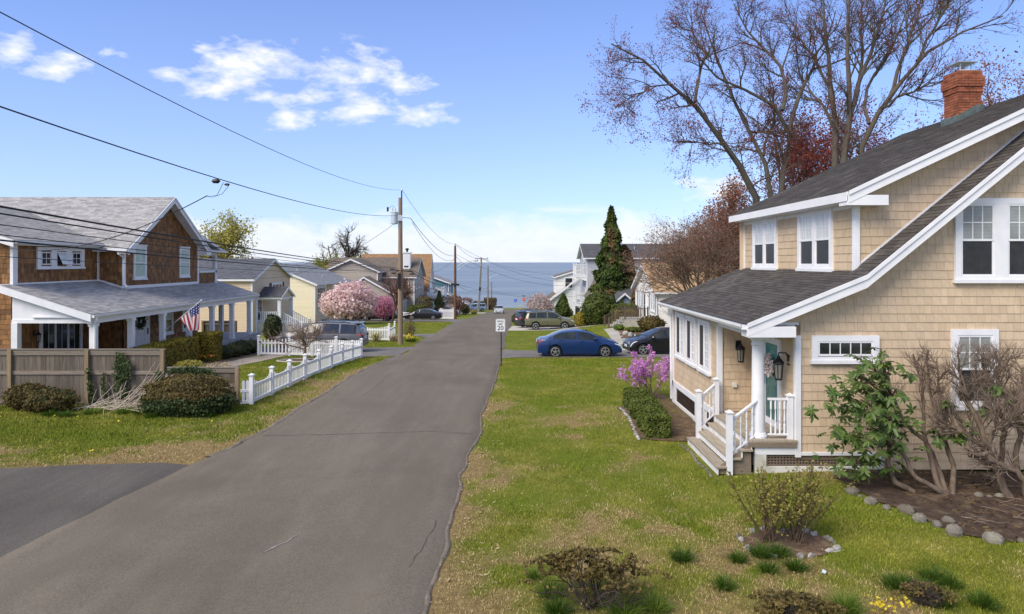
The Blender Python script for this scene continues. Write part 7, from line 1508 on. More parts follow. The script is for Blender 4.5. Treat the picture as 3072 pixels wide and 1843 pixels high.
stm = [[bse, rp(830, 1080, 13.75), rp(690, 990, 13.8), rp(660, 900, 13.9), rp(560, 800, 14.0), rp(470, 640, 14.1), rp(400, 520, 14.2)], [bse, rp(860, 1080, 13.9), rp(820, 950, 14.0), rp(790, 800, 14.2), rp(660, 700, 14.3), rp(600, 560, 14.4), rp(500, 420, 14.4), rp(440, 300, 14.4)],
       [bse, rp(890, 1050, 14.0), rp(810, 850, 14.4), rp(760, 760, 14.5), rp(770, 560, 14.6), rp(740, 400, 14.6), rp(700, 260, 14.6)], [bse, rp(955, 1010, 14.0), rp(930, 900, 14.2), rp(880, 720, 14.3), rp(830, 600, 14.4), rp(790, 420, 14.5), rp(800, 230, 14.5)],
       [rp(700, 1110, 13.9), rp(590, 1040, 13.9), rp(540, 960, 14.0), rp(545, 760, 14.2), rp(600, 640, 14.2), rp(560, 520, 14.3), rp(420, 430, 14.3)], [rp(760, 760, 14.5), rp(900, 660, 14.3), rp(860, 480, 14.3), rp(850, 300, 14.4)]]
tubes('trunk', [(resample(s, 14)[0]+np.random.default_rng(i).normal(0, .012, (14, 3)), np.linspace(.062 if i < 5 else .03, .016, 14)) for i, s in enumerate(stm)], M_rhod, RH, 8)
s1 = sprout(rs, [(resample(s, 8)[0], np.linspace(.05, .016, 8)) for s in stm], 9, .55, (25, 65), .012, .16, .06, .45); tubes('branches_or_core', s1, M_rhod, RH, 5)
bare = [b for b in s1 if b[0][-1][2] > 1.9 and b[0][-1][0] > 7.3]; s2 = sprout(rs, bare, 20, .34, (20, 60), .009, .2, .12, .1); tubes('twigs', s2, M_bark_grey, RH, 3); lv = sprout(rs, [b for b in s1 if b[0][-1][0] < 7.9], 3, .3, (20, 60), .007, .15, .05, .3); tubes('leafy_twigs', lv, M_rhod, RH, 3)
P, nn = blob_pts(200, tuple(rp(390, 640, 14.1)), (1.0, .65, 1.2), 151, .55, .62); keep = P[:, 2] > .35; C = [c for c in P[keep]]+[b[0][-1] for b in lv]
for q in ((640, 930), (720, 900), (590, 960), (760, 830), (720, 720), (640, 350), (560, 330), (680, 380), (820, 740), (870, 780), (930, 770), (1000, 790), (940, 560), (560, 860), (480, 900), (400, 880)): C += [np.array(rp(q[0]+rs.gauss(0, 14), q[1]+rs.gauss(0, 14), 13.75+rs.random()*.3)) for _ in range(2)]
whorls('leaves', C, .155, LF_rho, RH, 152, 7)
RG = thing('rhododendron', 'gnarled mostly leafless rhododendron, right of two before the tan wall', 'shrub', (10.1, 13.9, 0)); b2 = rp(1300, 1060, 13.7); b2.z = -.03; b3 = rp(1420, 1120, 13.6); b3.z = -.03; b4 = rp(1200, 1000, 14.3); b4.z = -.03
st2 = [[b2, rp(1210, 960, 13.8), rp(1130, 900, 13.8), rp(1150, 820, 13.8), rp(1110, 690, 13.9), rp(1060, 580, 14.0), rp(1000, 430, 14.1), rp(980, 280, 14.2)], [rp(1130, 900, 13.8), rp(1180, 780, 13.7), rp(1200, 720, 13.6), rp(1390, 600, 13.4), rp(1500, 540, 13.4)], [b3, rp(1370, 1010, 13.6), rp(1260, 940, 13.6), rp(1180, 900, 13.7), rp(1140, 830, 13.7)], [rp(1340, 980, 13.9), rp(1330, 850, 13.9), rp(1370, 740, 13.9), rp(1300, 560, 14.0), rp(1230, 420, 14.1), rp(1240, 270, 14.2)],
       [b4, rp(1260, 880, 14.2), rp(1240, 800, 14.1), rp(1290, 700, 14.0), rp(1200, 560, 14.1), rp(1150, 420, 14.2), rp(1130, 270, 14.2)], [b3, rp(1420, 880, 13.7), rp(1440, 700, 13.8), rp(1400, 500, 13.9), rp(1370, 330, 14.0)], [rp(1140, 830, 13.7), rp(1050, 770, 13.7), rp(960, 710, 13.8), rp(900, 650, 13.9)], [rp(1150, 870, 13.55), rp(1060, 882, 13.4)]]
tubes('trunk', [(resample(s, 14)[0]+np.random.default_rng(i+50).normal(0, .016, (14, 3)), np.linspace((.085, .05, .09, .06, .065, .05, .03, .045)[i], .018 if i < 7 else .04, 14)) for i, s in enumerate(st2)], M_rhod, RG, 8)
s1 = sprout(rs, [(resample(s, 8)[0], np.linspace(.06, .018, 8)) for s in st2[:7]], 26, .66, (25, 65), .016, .18, .08, .35); tubes('branches_or_core', s1, M_rhod, RG, 5); s2 = sprout(rs, s1, 9, .38, (20, 60), .010, .2, .10, .25); s2 = [b for b in s2 if b[0][:, 2].max() < 3.15]; tubes('twigs', s2, M_bark_grey, RG, 3); s3 = sprout(rs, [b for b in s2 if b[0][-1][2] > 1.9], 4, .20, (20, 60), .007, .2, .12, .3); s3 = [b for b in s3 if b[0][:, 2].max() < 3.12]; tubes('fine_twigs', s3, M_bark_grey, RG, 3)
C = []
for q in ((1210, 480), (1190, 460), (1150, 590), (1260, 540), (900, 540), (940, 560), (1050, 680), (1060, 740), (1000, 790), (1240, 500), (1400, 680), (1010, 760), (1420, 560)): C += [np.array(rp(q[0]+rs.gauss(0, 12), q[1]+rs.gauss(0, 12), 13.7+rs.random()*.2)) for _ in range(2)]
whorls('leaves', C, .14, LF_rho, RG, 153, 6)
# spirea in its stone ring, low azaleas
SP = thing('spirea_bush', 'twiggy bush with small bronze-green leaves inside the stone ring', 'shrub', (4.62, 11.6, 0)); rs = random.Random(17); st_ = []
for cx_ in (4.35, 4.82): st_ += [branch(rs, Vector((cx_+rs.gauss(0, .07), 11.55+rs.gauss(0, .09), .02)), (rs.gauss(0, .36), rs.gauss(0, .32), 1), rs.uniform(.85, 1.36), .010, 6, .07, .02, .4) for _ in range(24)]
tubes('stems', st_, mat('spirea_bark', (.07, .045, .03), (.12, .08, .055), 8, .9), SP, 4); tw = sprout(rs, st_, 8, .26, (20, 60), .004, .15, .06, .30); tubes('twigs', tw, M_bark_dark, SP, 3); tag(quads('leaves', tips(rs, tw, 9, .025, .15), .034, LF_spirea, SP, 18, 1.5), kind='stuff')
def low_azalea(label, x, y, w_, h, seed, n):
    T = thing('low_azalea', label, 'shrub', (x, y, 0)); rs = random.Random(seed); st_ = [branch(rs, Vector((x+rs.gauss(0, .05), y+rs.gauss(0, .05), -.02)), (rs.gauss(0, .9), rs.gauss(0, .7), 1), h*.98, .014, 6, .16, .0, .45) for _ in range(22)]; tubes('stems', st_, M_bark_dark, T, 5); tw = sprout(rs, st_, 9, w_*.30, (30, 75), .006, .16, .0, .45); tubes('twigs', tw, M_bark_dark, T, 3)
    g = np.random.default_rng(seed); a = g.uniform(0, 6.28, n); q = np.sqrt(g.random(n)); lay = g.choice([.66, .80, .96], n, p=[.3, .35, .35]); rad = w_*.5*q*(1.15-.30*(lay > .9))*(1+1.3*(fnoise(np.cos(a)*2.1+lay*5, np.sin(a)*2.1, 1, seed % 30, 2)-.5)); P = np.stack([x+np.cos(a)*rad*1.05, y+np.sin(a)*rad*.62, h*lay-.13*h*q**2+g.normal(0, .018, n)], 1); P = P[fnoise(P[:, 0], P[:, 1]+P[:, 2]*2, 6.0, 9, 2) > .40]; tag(quads('leaves', P, .034, LF_aza, T, seed, 1.5, up=.6), kind='stuff')
low_azalea('low flat-topped bronze azalea in the foreground lawn', 1.06, 9.45, 1.32, .74, 160, 7500); low_azalea('small bronze azalea cut by the bottom edge of the picture', 3.75, 9.05, .95, .30, 161, 2600)
low_azalea('sparse brown azalea beside the tufts at lower right', 5.75, 9.55, .75, .22, 162, 800)
LFt = [(2045, 1688, .17, .24), (2213, 1688, .14, .22), (2280, 1672, .16, .24), (2338, 1668, .15, .22), (2305, 1718, .16, .22), (2388, 1712, .16, .2), (2172, 1772, .17, .2), (2690, 1760, .20, .24), (2760, 1770, .20, .24), (2800, 1738, .2, .24), (2850, 1755, .19, .22), (2820, 1810, .2, .24), (2950, 1812, .22, .22), (2535, 1835, .22, .28)]
for k, (px, py, r, h) in enumerate(LFt):
    Y = CZ*F/(py-787); tuft(['dark grass tuft between the low azalea and the stone ring', 'dark grass tuft at the left foot of the stone ring', 'dark grass tuft touching the front of the stone ring, left', 'dark grass tuft touching the front of the stone ring, right', 'dark grass tuft just below the stone ring', 'dark grass tuft below the pale ring stones', 'lone dark grass tuft below the stone ring in dry lawn', 'leftmost dark tuft of the cluster at lower right', 'dark tuft in the middle of the cluster at lower right', 'topmost dark tuft of the cluster at lower right', 'rightmost dark tuft of the cluster at lower right', 'lowest dark tuft of the cluster at lower right', 'dark tuft right of the cluster near the corner', 'tall bright tuft at the bottom edge left of the yellow flowers'][k], (px-1536)*Y/F, Y, r, h, LF_tuft if k < 13 else LF_tuft_l, (300, 190, 340, 240, 160, 280, 210, 330, 260, 300, 200, 240, 280, 320)[k], 170+k)
for k, (x, y, r, h) in enumerate(((.55, 9.75, .22, .2), (1.5, 9.15, .3, .24), (1.95, 9.3, .28, .2), (.62, 9.25, .2, .2), (.35, 10.3, .15, .12))): tuft(['bright grass clump left of the low azalea stem', 'bright grass clump right of the low azalea stem', 'bright grass patch farthest right of the low azalea', 'dark grass clump at the foot of the low azalea', 'small bright grass clump up-left of the low azalea'][k], x, y, r, h, LF_tuft_l if k != 3 else LF_tuft, 380, 190+k, group='bright grass round the low azalea')
YF = thing('yellow_flowers', 'small yellow flowers at the bottom edge of the lawn', 'flowers', (5.1, 9.2, 0)); g = np.random.default_rng(8); P = np.stack([g.uniform(4.75, 5.4, 55), 9.2+g.normal(0, .12, 55), .10+g.random(55)*.10], 1); tag(quads('flowers', P, .045, LF_yel, YF, 8, 1.1, up=1.0), kind='stuff')
DD = thing('dandelions', 'scattered yellow dandelions in the left verge grass', 'flowers', (-11, 19, 0)); P = np.stack([g.uniform(-16, -8, 46), g.uniform(16.8, 21.3, 46), np.full(46, .075)], 1); tag(quads('flowers', P, .055, LF_yel, DD, 9, 1.0, up=3.0, diamond=False), kind='stuff')
# ---------------------------------------------------------------- stones
M_stone = mat('river_stone', (.125, .115, .092), (.21, .195, .16), 5, .85, .4, 20, c3=(.11, .09, .065), s3=2.5, f3=.55, piece=.2); M_stone_w = mat('pale_ring_stone', (.22, .21, .195), (.38, .365, .34), 6, .9, .5, 20, piece=.25)
def stone(x, y, w_, d_, h, m, seed, z=None, rough=.12, rot=0):
    rs = random.Random(seed); mb = MB(); n1, n2 = 7, 11; z = (G(x, y) if z is None else z)-h*.12
    for i in range(n1+1):
        th = math.pi*i/n1
        for j in range(n2):
            ph = 2*math.pi*j/n2; q = 1+rs.uniform(-rough, rough); a, b = w_/2*q*math.sin(th)*math.cos(ph), d_/2*q*math.sin(th)*math.sin(ph); mb.v.append((x+a*math.cos(rot)-b*math.sin(rot), y+a*math.sin(rot)+b*math.cos(rot), z+h*.32+h*.62*q*math.cos(th)))
    for i in range(n1):
        for j in range(n2): mb.f.append([i*n2+j, (i+1)*n2+j, (i+1)*n2+(j+1) % n2, i*n2+(j+1) % n2]); mb.m.append(0)
    return mb.build('stone', m, smooth=rough < .1)
SN = [(990, 500, 58), (1045, 535, 22), (1140, 580, 55), (1270, 630, 42), (1435, 648, 66), (1545, 712, 62), (1685, 752, 50), (1778, 720, 54), (1835, 805, 82), (2160, 862, 82), (2370, 872, 34)]
for k, (zx, zy, r) in enumerate(SN):
    px, py = 2200+zx/2.733, 1300+(zy+r*.35)/2.733; Y = CZ*F/(py-787); w_ = 2*r/2.733*Y/F; tag(stone((px-1536)*Y/F, Y+w_*.25, w_, w_*.8, w_*.62, M_stone, 200+k, rough=.10, rot=k*1.3), ORD[k]+' stone from the left in the row edging the soil bed', 'stone', 'stones edging the soil bed')
for k, (zx, zy, r) in enumerate(((2010, 535, 42), (2100, 540, 26), (2180, 535, 38))):
    px, py = 2200+zx/2.733, 1300+zy/2.733; Y = CZ*F/(py-787); w_ = 2*r/2.733*Y/F; tag(stone((px-1536)*Y/F, Y, w_, w_*.8, w_*.6, M_stone, 220+k, rough=.06), ['left', 'middle', 'right'][k]+' of three stones lying inside the soil bed', 'stone', 'stones inside the soil bed')
rs = random.Random(4)
for k in range(15):
    a = 2*math.pi*k/15-1.2+rs.uniform(-.14, .14); x, y = 4.62+.74*rs.uniform(.9, 1.12)*math.cos(a), 11.55+.58*rs.uniform(.9, 1.12)*math.sin(a); big = k in (1, 2, 3, 0); tag(stone(x, y, rs.uniform(.10, .20)*(1.5 if big else 1), rs.uniform(.08, .15), rs.uniform(.05, .10), M_stone_w if (big or k % 3) else M_stone, 240+k, rough=.30, rot=a+1.57+rs.uniform(-.5, .5)), ORD[k]+' stone anticlockwise from the front of the ring round the bronze-green bush', 'stone', 'stones of the ring')
for k in range(17):
    t = k/16; x, y = 3.40+.14*math.sin(t*2)+rs.gauss(0, .012), 18.35+3.8*t; tag(stone(x, y, rs.uniform(.09, .13), rs.uniform(.16, .22), .07, M_stone_w, 260+k, rough=.15), ORD[k]+' small pale edging stone, counted from the camera, beside the boxwood blocks', 'stone', 'pale edging stones by the boxwood')
for k in range(12):
    y = 15.25+k*.22; tag(stone(4.44+.03*math.sin(k), y, .10, .19, .06, M_stone, 290+k, rough=.15), ORD[k]+' edging stone, counted from the camera, at the foot of the porch steps', 'stone', 'edging stones at the steps')
for k, (x, y) in enumerate(((8.35, 50.2), (8.55, 49.3))): tag(stone(x, y, .5, .4, .35, M_stone_w, 310+k), ['larger', 'smaller'][k]+' pale rock in the garden bed beside the concrete walk', 'stone', 'rocks by the concrete walk') if False else tag(stone(x, y, .5-.15*k, .4, .35, M_stone_w, 310+k), ['upper', 'lower'][k]+' pale rock in the garden bed beside the concrete walk', 'stone', 'rocks by the concrete walk')
rg = MB(); pr = [(-10.6+1.18*math.cos(a), 34.3+.83*math.sin(a), 0) for a in np.linspace(0, 6.283, 40)]; tag(MB().tube([(p[0], p[1], G(p[0], p[1])+.03) for p in pr], .045, 6, caps=False).build('edging_ring', M_concrete), 'round stone edging ring under the small bare tree', 'edging')
GN = thing('garden_ornament', 'small pale blue pointed garden ornament in the mulch bed', 'ornament', (8.35, 46.3, 0)); gzb = G(8.35, 46.3); MB().lathe([(.10, 0), (.12, .05), (.11, .2), (.09, .28)], (8.35, 46.3, gzb), 10).build('base', mat('ornament_white', (.7, .68, .62), None, 4, .6), GN); MB().lathe([(.11, .22), (.10, .32), (.05, .5), (.005, .62)], (8.35, 46.3, gzb), 10).build('pointed_top', mat('ornament_blue', (.28, .42, .52), None, 4, .6), GN)
# twigs, chips and leaf litter on the lawn
def litter(name, n, box, seed, m, sz, label, cat):
    g = np.random.default_rng(seed); x = g.uniform(box[0], box[1], n); y = g.uniform(box[2], box[3], n); k = lawn_ok(x, y) | (x > rr(y)); x, y = x[k], y[k]; P = np.stack([x, y, gz(x, y)+.03], 1); o = quads(name, P, sz, m, None, seed, 3.0, up=2.5); tag(o, label, cat, kind='stuff')
litter('lawn_litter', 700, (-1.1, 9, 8.6, 20), 1, LF_straw, .016, 'dry chips and straw scattered on the right lawn', 'litter'); litter('edge_litter', 420, (-1.35, -.2, 8.6, 24), 2, LF_straw, .024, 'wood chips along the right edge of the road', 'litter'); litter('leaf_litter', 800, (8, 13.5, 11.8, 15.3), 3, LF_arb_b, .05, 'dead leaves on the soil bed', 'litter'); litter('verge_litter', 500, (-12, -6.8, 16, 22), 4, LF_straw, .02, 'dry straw on the left verge', 'litter')
rs = random.Random(6); tb = [branch(rs, Vector((rs.uniform(8.2, 12.5), rs.uniform(12.3, 14.8), .05)), (1, rs.gauss(0, .5), 0), rs.uniform(.25, .8), .006, 6, .18, 0, .5) for _ in range(60)]; o = tubes('fallen_twigs', tb, M_bark_grey, None, 4); tag(o, 'fallen twigs lying on the dark soil bed', 'twigs', kind='stuff')
g = random.Random(2); tag(MB().add([(4.70, 10.36, .045), (4.745, 10.34, .03), (4.785, 10.38, .05), (4.735, 10.405, .075), (4.76, 10.37, .02)], [(0, 1, 2, 3), (1, 4, 2)]).build('paper_scrap', mat('pale_paper', (.48, .56, .58), None, 4, .7)), 'crumpled pale paper scrap among the tufts below the stone ring', 'paper')
# ================================================================== fences
M_vinyl = mat('white_vinyl', (.68, .69, .72), (.75, .76, .78), 2, .45)
M_fence = mat('weathered_fence_wood', (.098, .080, .062), (.165, .138, .112), 7, .92, .4, 40, stretch=(3, 3, .25), piece=.20)
M_fence_post = mat('fence_post_wood', (.20, .145, .080), (.30, .235, .150), 7, .9, .3, 40, stretch=(3, 3, .3), piece=.15)
M_rail_w = mat('fence_rail_wood', (.16, .135, .108), (.235, .20, .163), 7, .9, .3, 40, stretch=(.4, 3, 3), piece=.12)
fn = thing('board_fence', 'tall weathered board fence in front of the brown house', 'fence', (-14, 22.7, 0))
fl = thing('board_fence', 'low weathered board fence section with ivy between tall fence and white pickets', 'fence', (-10.3, 22.7, 0))
def boards(T, x0, x1, top, y=22.7, posts=(), rails=()):
    rs = random.Random(int(x0*7)); x = x0; cache = {}
    while x < x1-.05:
        w_ = min(round(rs.uniform(.125, .155), 3), x1-x); zg = G(x, y); MB().box(x, x+w_-.005, y, y+.02+rs.uniform(0, .006), zg-.02, top-rs.uniform(0, .01)).build('board', M_fence, T); x += w_
    for z0, z1 in rails: MB().box(x0, x1, y-.035, y-.002, z0, z1).build('rail', M_rail_w, T)
    MB().box(x0, x1, y-.055, y+.05, top+.001, top+.03).build('cap_board', M_rail_w, T)
    for p in posts: MB().box(p-.065, p+.065, y-.10, y-.004, G(p, y)-.02, top+.005).build('post', M_fence_post, T)
boards(fn, -19.6, -11.52, 1.84, posts=(-19.2, -16.66, -14.1, -11.6), rails=((1.66, 1.83), (1.02, 1.14), (.06, .18)))
boards(fl, -11.45, -9.06, 1.24, posts=(-9.12,), rails=((1.08, 1.23), (.60, .71), (.06, .16)))
def picket_mesh(h, w_=.04, t=.022, round_=True):
    key = ('picket', round(h, 2), w_)
    if key not in _shared:
        pr = [(-w_, 0), (w_, 0), (w_, h-w_)]+[(w_*math.cos(a), h-w_+w_*math.sin(a)) for a in np.linspace(0, math.pi, 7)[1:-1]]+[(-w_, h-w_)]
        m = MB().prism(pr, (0, 0, 0), (1, 0, 0), (0, 0, 1), (0, -1, 0), -t/2, t/2); m.mats = [M_vinyl]; _shared[key] = m.mesh('picket')
    return _shared[key]
def pickets(T, a, b, n_sec, npk, h, scallop, post_h, w_=.019, rails=(.12, .62), endpost=True, startpost=True, capr=1.5):
    a, b = Vector(a), Vector(b); d = (b-a); L_ = d.length; ud = d.normalized(); ang = math.atan2(ud.y, ud.x)
    for s in range(n_sec+1):
        p = a+d*s/n_sec
        if (s == 0 and not startpost) or (s == n_sec and not endpost): continue
        z = G(p.x, p.y)-.02; c = .062; m = MB().box(p.x-c, p.x+c, p.y-c, p.y+c, z, z+post_h)
        for q, (k0, z0, k1, z1) in enumerate(((c*1.0, 0, c*1.45, .02), (c*1.45, .02, c*1.55, .045), (c*1.55, .045, c*.5, .075), (c*.5, .075, .002, .10))):
            vs_ = [(p.x+sx*k, p.y+sy*k, z+post_h+zz) for k, zz in ((k0, z0), (k1, z1)) for sx, sy in ((-1, -1), (1, -1), (1, 1), (-1, 1))]
            m.add(vs_, [(0, 1, 5, 4), (1, 2, 6, 5), (2, 3, 7, 6), (3, 0, 4, 7)])
        m.build('post', M_vinyl, T)
    for s in range(n_sec):
        p0 = a+d*s/n_sec; p1 = a+d*(s+1)/n_sec; g0 = G(p0.x, p0.y); g1 = G(p1.x, p1.y); nrm = Vector((-ud.y, ud.x))
        for rz in rails:
            hh = .05 if rz < .3 else .045
            vs_ = [(q.x+nrm.x*o_, q.y+nrm.y*o_, g+rz+dz) for q, g in ((p0, g0), (p1, g1)) for o_, dz in ((-.025, -hh), (.025, -hh), (.025, hh), (-.025, hh))]
            MB().add(vs_, [(3, 2, 1, 0), (4, 5, 6, 7), (0, 1, 5, 4), (1, 2, 6, 5), (2, 3, 7, 6), (3, 0, 4, 7)]).build('rail', M_vinyl, T)
        for k in range(npk):
            t = (k+.75)/(npk+.5); p = p0.lerp(p1, t); hh = h-scallop*(1-(2*t-1)**2); g = g0+(g1-g0)*t
            o = bpy.data.objects.new('picket', picket_mesh(hh-.05, w_)); link(o, T); o.location = (p.x-nrm.x*.0, p.y, g+.05); o.rotation_euler = (0, 0, ang)
f1 = thing('picket_fence', 'white scalloped picket fence along the left edge of the road', 'fence', (-8.6, 29, 0))
pickets(f1, (-8.68, 22.75), (-7.92, 35.9), 8, 12, .92, .26, .98)
f1b = thing('picket_fence', 'short white picket panel with two pickets joining the low board fence', 'fence', (-8.9, 22.75, 0))
pickets(f1b, (-9.0, 22.62), (-8.72, 22.75), 1, 2, .82, 0, .9, .045, (.10, .48), False, False)
f2 = thing('picket_fence', 'white straight-topped picket fence between lawn and grey crossover', 'fence', (-10, 36.6, -.3))
pickets(f2, (-12.15, 37.25), (-8.0, 36.0), 3, 12, .95, .04, 1.05, .042, (.12, .70), False)
gt = thing('garden_gate', 'white picket garden gate at the end of the paved walk', 'gate', (-13, 37.4, -.35))
pickets(gt, (-13.95, 37.6), (-12.2, 37.27), 1, 8, .98, .10, 1.06, .042, (.12, .70), False)
MB().box(-12.24, -12.14, 37.18, 37.22, .1, .16).build('hinge', M_black, gt); MB().box(-13.9, -13.8, 37.5, 37.54, .35, .4).build('latch', M_black, gt)
f3 = thing('picket_fence', 'white scalloped picket corner fence behind the near utility pole', 'fence', (-10, 50, -1))
pickets(f3, (-11.3, 50.6), (-9.0, 50.0), 1, 17, 1.16, .22, 1.22, .035, (.12, .80)); pickets(f3, (-9.0, 50.0), (-9.25, 53.8), 1, 16, 1.16, .3, 1.22, .04, (.12, .80), True, False)
f4 = thing('picket_fence', 'white picket fence panel with rounded dip behind the black sedan', 'fence', (-9.6, 92, -3))
pickets(f4, (-15.4, 93.4), (-9.9, 93.2), 2, 18, 1.1, .2, 1.25, .05, (.12, .85)); pickets(f4, (-9.9, 93.2), (-7.9, 92.4), 1, 12, 1.5, .15, 1.6, .05, (.15, 1.1), True, False)
f5 = thing('rail_fence', 'long low white fence sloping down beside the clipped hedge', 'fence', (-10, 136, -5))
pickets(f5, (-13.5, 135), (-9.3, 135.6), 2, 14, 1.1, 0, 1.3, .05, (.15, .9))
bf = thing('board_fence', 'dark board fence panel seen through the porch columns', 'fence', (-19.8, 47, -.9))
boards(bf, -21.0, -18.6, .75, 46.2, posts=(-18.7, -20.9), rails=((.5, .62), (-.3, -.18)))
# --- paved walk and steps in the left yard, concrete walk on the right
def walk(name, left, right, n, m, dz=.03, parts=True):
    base_ = None
    L0 = [Vector(p) for p in left]; R0 = [Vector(p) for p in right]
    def pos(P, t):
        t = t*(len(P)-1); i = min(int(t), len(P)-2); return P[i].lerp(P[i+1], t-i)
    first = tag(bpy.data.objects.new(name, None), kind='structure'); col.objects.link(first)
    for k in range(n):
        a, b, c, d = pos(L0, k/n), pos(R0, k/n), pos(R0, (k+.985)/n), pos(L0, (k+.985)/n)
        mb = MB(); vs_ = [(p.x, p.y, G(p.x, p.y)+dz+random.uniform(-.003, .003)) for p in (a, b, c, d)]; mb.add(vs_+[(p[0], p[1], p[2]-.08) for p in vs_], [(0, 1, 2, 3), (0, 4, 5, 1), (1, 5, 6, 2), (2, 6, 7, 3), (3, 7, 4, 0)]); mb.build('paving_slab', m, first)
M_slab = mat('walk_slab', (.34, .32, .28), (.44, .42, .38), 4, .9, .3, 40, piece=.10)
M_paver = mat('walk_paver', (.27, .225, .18), (.37, .32, .265), 7, .9, .4, 30, piece=.14)
walk('walkway_right', [(6.55, 41.3), (7.6, 56.5)], [(7.55, 41.3), (8.5, 56.5)], 11, M_slab)
for off in (0, .333, .667):
    Lp = [Vector((-15.4, 28.0)), Vector((-14.3, 30.3)), Vector((-14.1, 33)), Vector((-13.85, 36.4)), Vector((-13.3, 37.6))]; Rp = [Vector((-14.6, 27.2)), Vector((-13.1, 29.7)), Vector((-12.6, 32.6)), Vector((-12.3, 36.3)), Vector((-12.2, 37.3))]
    walk('walkway_left', [a.lerp(b, off+.005) for a, b in zip(Lp, Rp)], [a.lerp(b, off+.328) for a, b in zip(Lp, Rp)], 22, M_paver)

# ================================================================== utility poles, wires, signs
M_pole = mat('pole_wood', (.20, .145, .10), (.30, .225, .160), 5, .95, .5, 30, stretch=(3, 3, .15))
M_pole_red = mat('red_brown_pole_wood', (.115, .060, .036), (.16, .088, .055), 5, .95, .4, 30, stretch=(3, 3, .15))
M_pole_grey = mat('grey_pole_wood', (.24, .225, .20), (.32, .30, .27), 5, .95, .4, 30, stretch=(3, 3, .15))
M_trans = mat('transformer_paint', (.40, .47, .52), (.48, .55, .60), 3, .45)
def pole(label, x, y, z1, r, m, tip=(0, 0)):
    z0 = G(x, y)-.3; T = thing('utility_pole', label, 'utility pole', (x, y, z0), 'utility poles along the left side of the road')
    MB().tube([(x, y, z0), (x+tip[0]*.5, y, (z0+z1)/2), (x+tip[0], y+tip[1], z1)], [r, r*.86, r*.72], 12).build('pole', m, T); return T
p1 = pole('near wooden utility pole with grey transformer', -7.62, 46.6, 9.15, .185, M_pole)
x, y = -7.62, 46.6
MB().box(x+.05, x+.13, y-.03, y+.03, 8.6, 9.6).build('insulator_bracket', M_black, p1); MB().lathe([(.05, 9.6), (.06, 9.68), (.03, 9.75)], (x+.09, y, 0), 8).build('insulator', M_metal, p1)
MB().lathe([(.05, 7.32), (.24, 7.35), (.25, 7.4), (.25, 8.1), (.27, 8.14), (.2, 8.2), (.05, 8.23)], (x-.40, y-.1, 0), 16).build('transformer', M_trans, p1, smooth=False)
for dx, dz in ((-.52, 8.2), (-.34, 8.2)): MB().lathe([(.045, 0), (.055, .06), (.04, .1), (.05, .15), (.03, .26)], (x+dx, y-.1, dz), 8).build('bushing', M_trans, p1)
MB().box(x-.9, x-.78, y-.15, y-.08, 8.2, 8.5).build('cutout_fuse', M_black, p1); MB().tube([(x-.84, y-.12, 8.35), (x-.55, y-.1, 8.6), (x-.34, y-.1, 8.45)], .012, 5).build('jumper_wire', M_wire, p1)
MB().box(x-.16, x+.16, y-.22, y-.14, 7.55, 7.95).build('mounting_bracket', M_metal, p1)
for dx, dz, s in ((-.55, 4.25, 1), (-.45, 4.0, 1), (.42, 4.45, 1), (.62, 4.15, 1), (.8, 3.95, 1)): MB().lathe([(.02, -.16), (.055, -.12), (.06, .12), (.02, .16)], (x+dx, y-.12, dz), 8, axis='x').build('splice_case', M_black, p1)
MB().box(x-.13, x+.05, y-.28, y-.17, 2.95, 4.0).build('cable_box', M_black, p1)
MB().tube([(x-.7, y-.12, 4.25), (x+.9, y-.12, 4.1)], .03, 6).build('cable_bundle', M_wire, p1); MB().tube([(x+.15, y, 7.8), (x+.7, y, 7.75), (x+.9, y, 7.45)], .02, 5).build('wire_tap', M_wire, p1)
p2 = pole('reddish brown utility pole with curved street light arm', -7.66, 92, 6.95, .20, M_pole_red)
MB().tube([(-7.6, 92, 3.9), (-6.9, 92, 4.5), (-6.0, 92, 4.85), (-5.1, 92, 4.98)], .035, 6).build('lamp_arm', M_metal, p2); MB().tube([(-7.6, 92, 3.5), (-6.6, 92, 4.3), (-5.6, 92, 4.9)], .02, 6).build('arm_brace', M_metal, p2)
MB().lathe([(.02, -.35), (.12, -.2), (.14, .15), (.05, .3)], (-4.85, 92, 4.98), 8, axis='x').build('lamp_head', M_metal, p2)
MB().lathe([(.05, 6.95), (.06, 7.1), (.03, 7.25)], (-7.66, 92, 0), 8).build('insulator', M_black, p2); MB().box(-8.2, -7.1, 91.7, 91.85, 1.6, 1.85).build('splice_box', M_black, p2)
p3 = pole('leaning grey utility pole with a cross arm', -6.65, 135, 5.74, .24, M_pole_grey, (.6, 0))
MB().box(-7.3, -4.8, 134.75, 134.87, 5.35, 5.5).build('cross_arm', M_pole_grey, p3); MB().box(-6.5, -6.1, 134.7, 134.8, -.8, -.2).build('splice_box', M_black, p3); MB().tube([(-6.75, 134.7, -4.5), (-6.35, 134.7, 3.9)], .05, 6).build('riser_pipe', M_metal, p3)
for xx in (-7.2, -5.9, -4.9): MB().lathe([(.05, 5.5), (.07, 5.6), (.03, 5.75)], (xx, 134.8, 0), 8).build('insulator', M_metal, p3)
p4 = pole('tan utility pole beside the silver car', -5.3, 150, 4.0, .20, M_pole); MB().tube([(-5.3, 150, 4.0), (-5.3, 150, 5.8)], .05, 6).build('pole_extension', M_metal, p4)
MB().tube([(-5.2, 150, 1.0), (-4.4, 150, 1.7), (-3.3, 150, 1.9)], .04, 6).build('lamp_arm', M_metal, p4); MB().lathe([(.02, -.3), (.13, -.15), (.13, .15), (.04, .3)], (-3.1, 150, 1.9), 8, axis='x').build('lamp_head', M_metal, p4)
p5 = pole('farthest thin utility pole behind the clipped hedge', -5.5, 183, -.6, .22, M_pole)
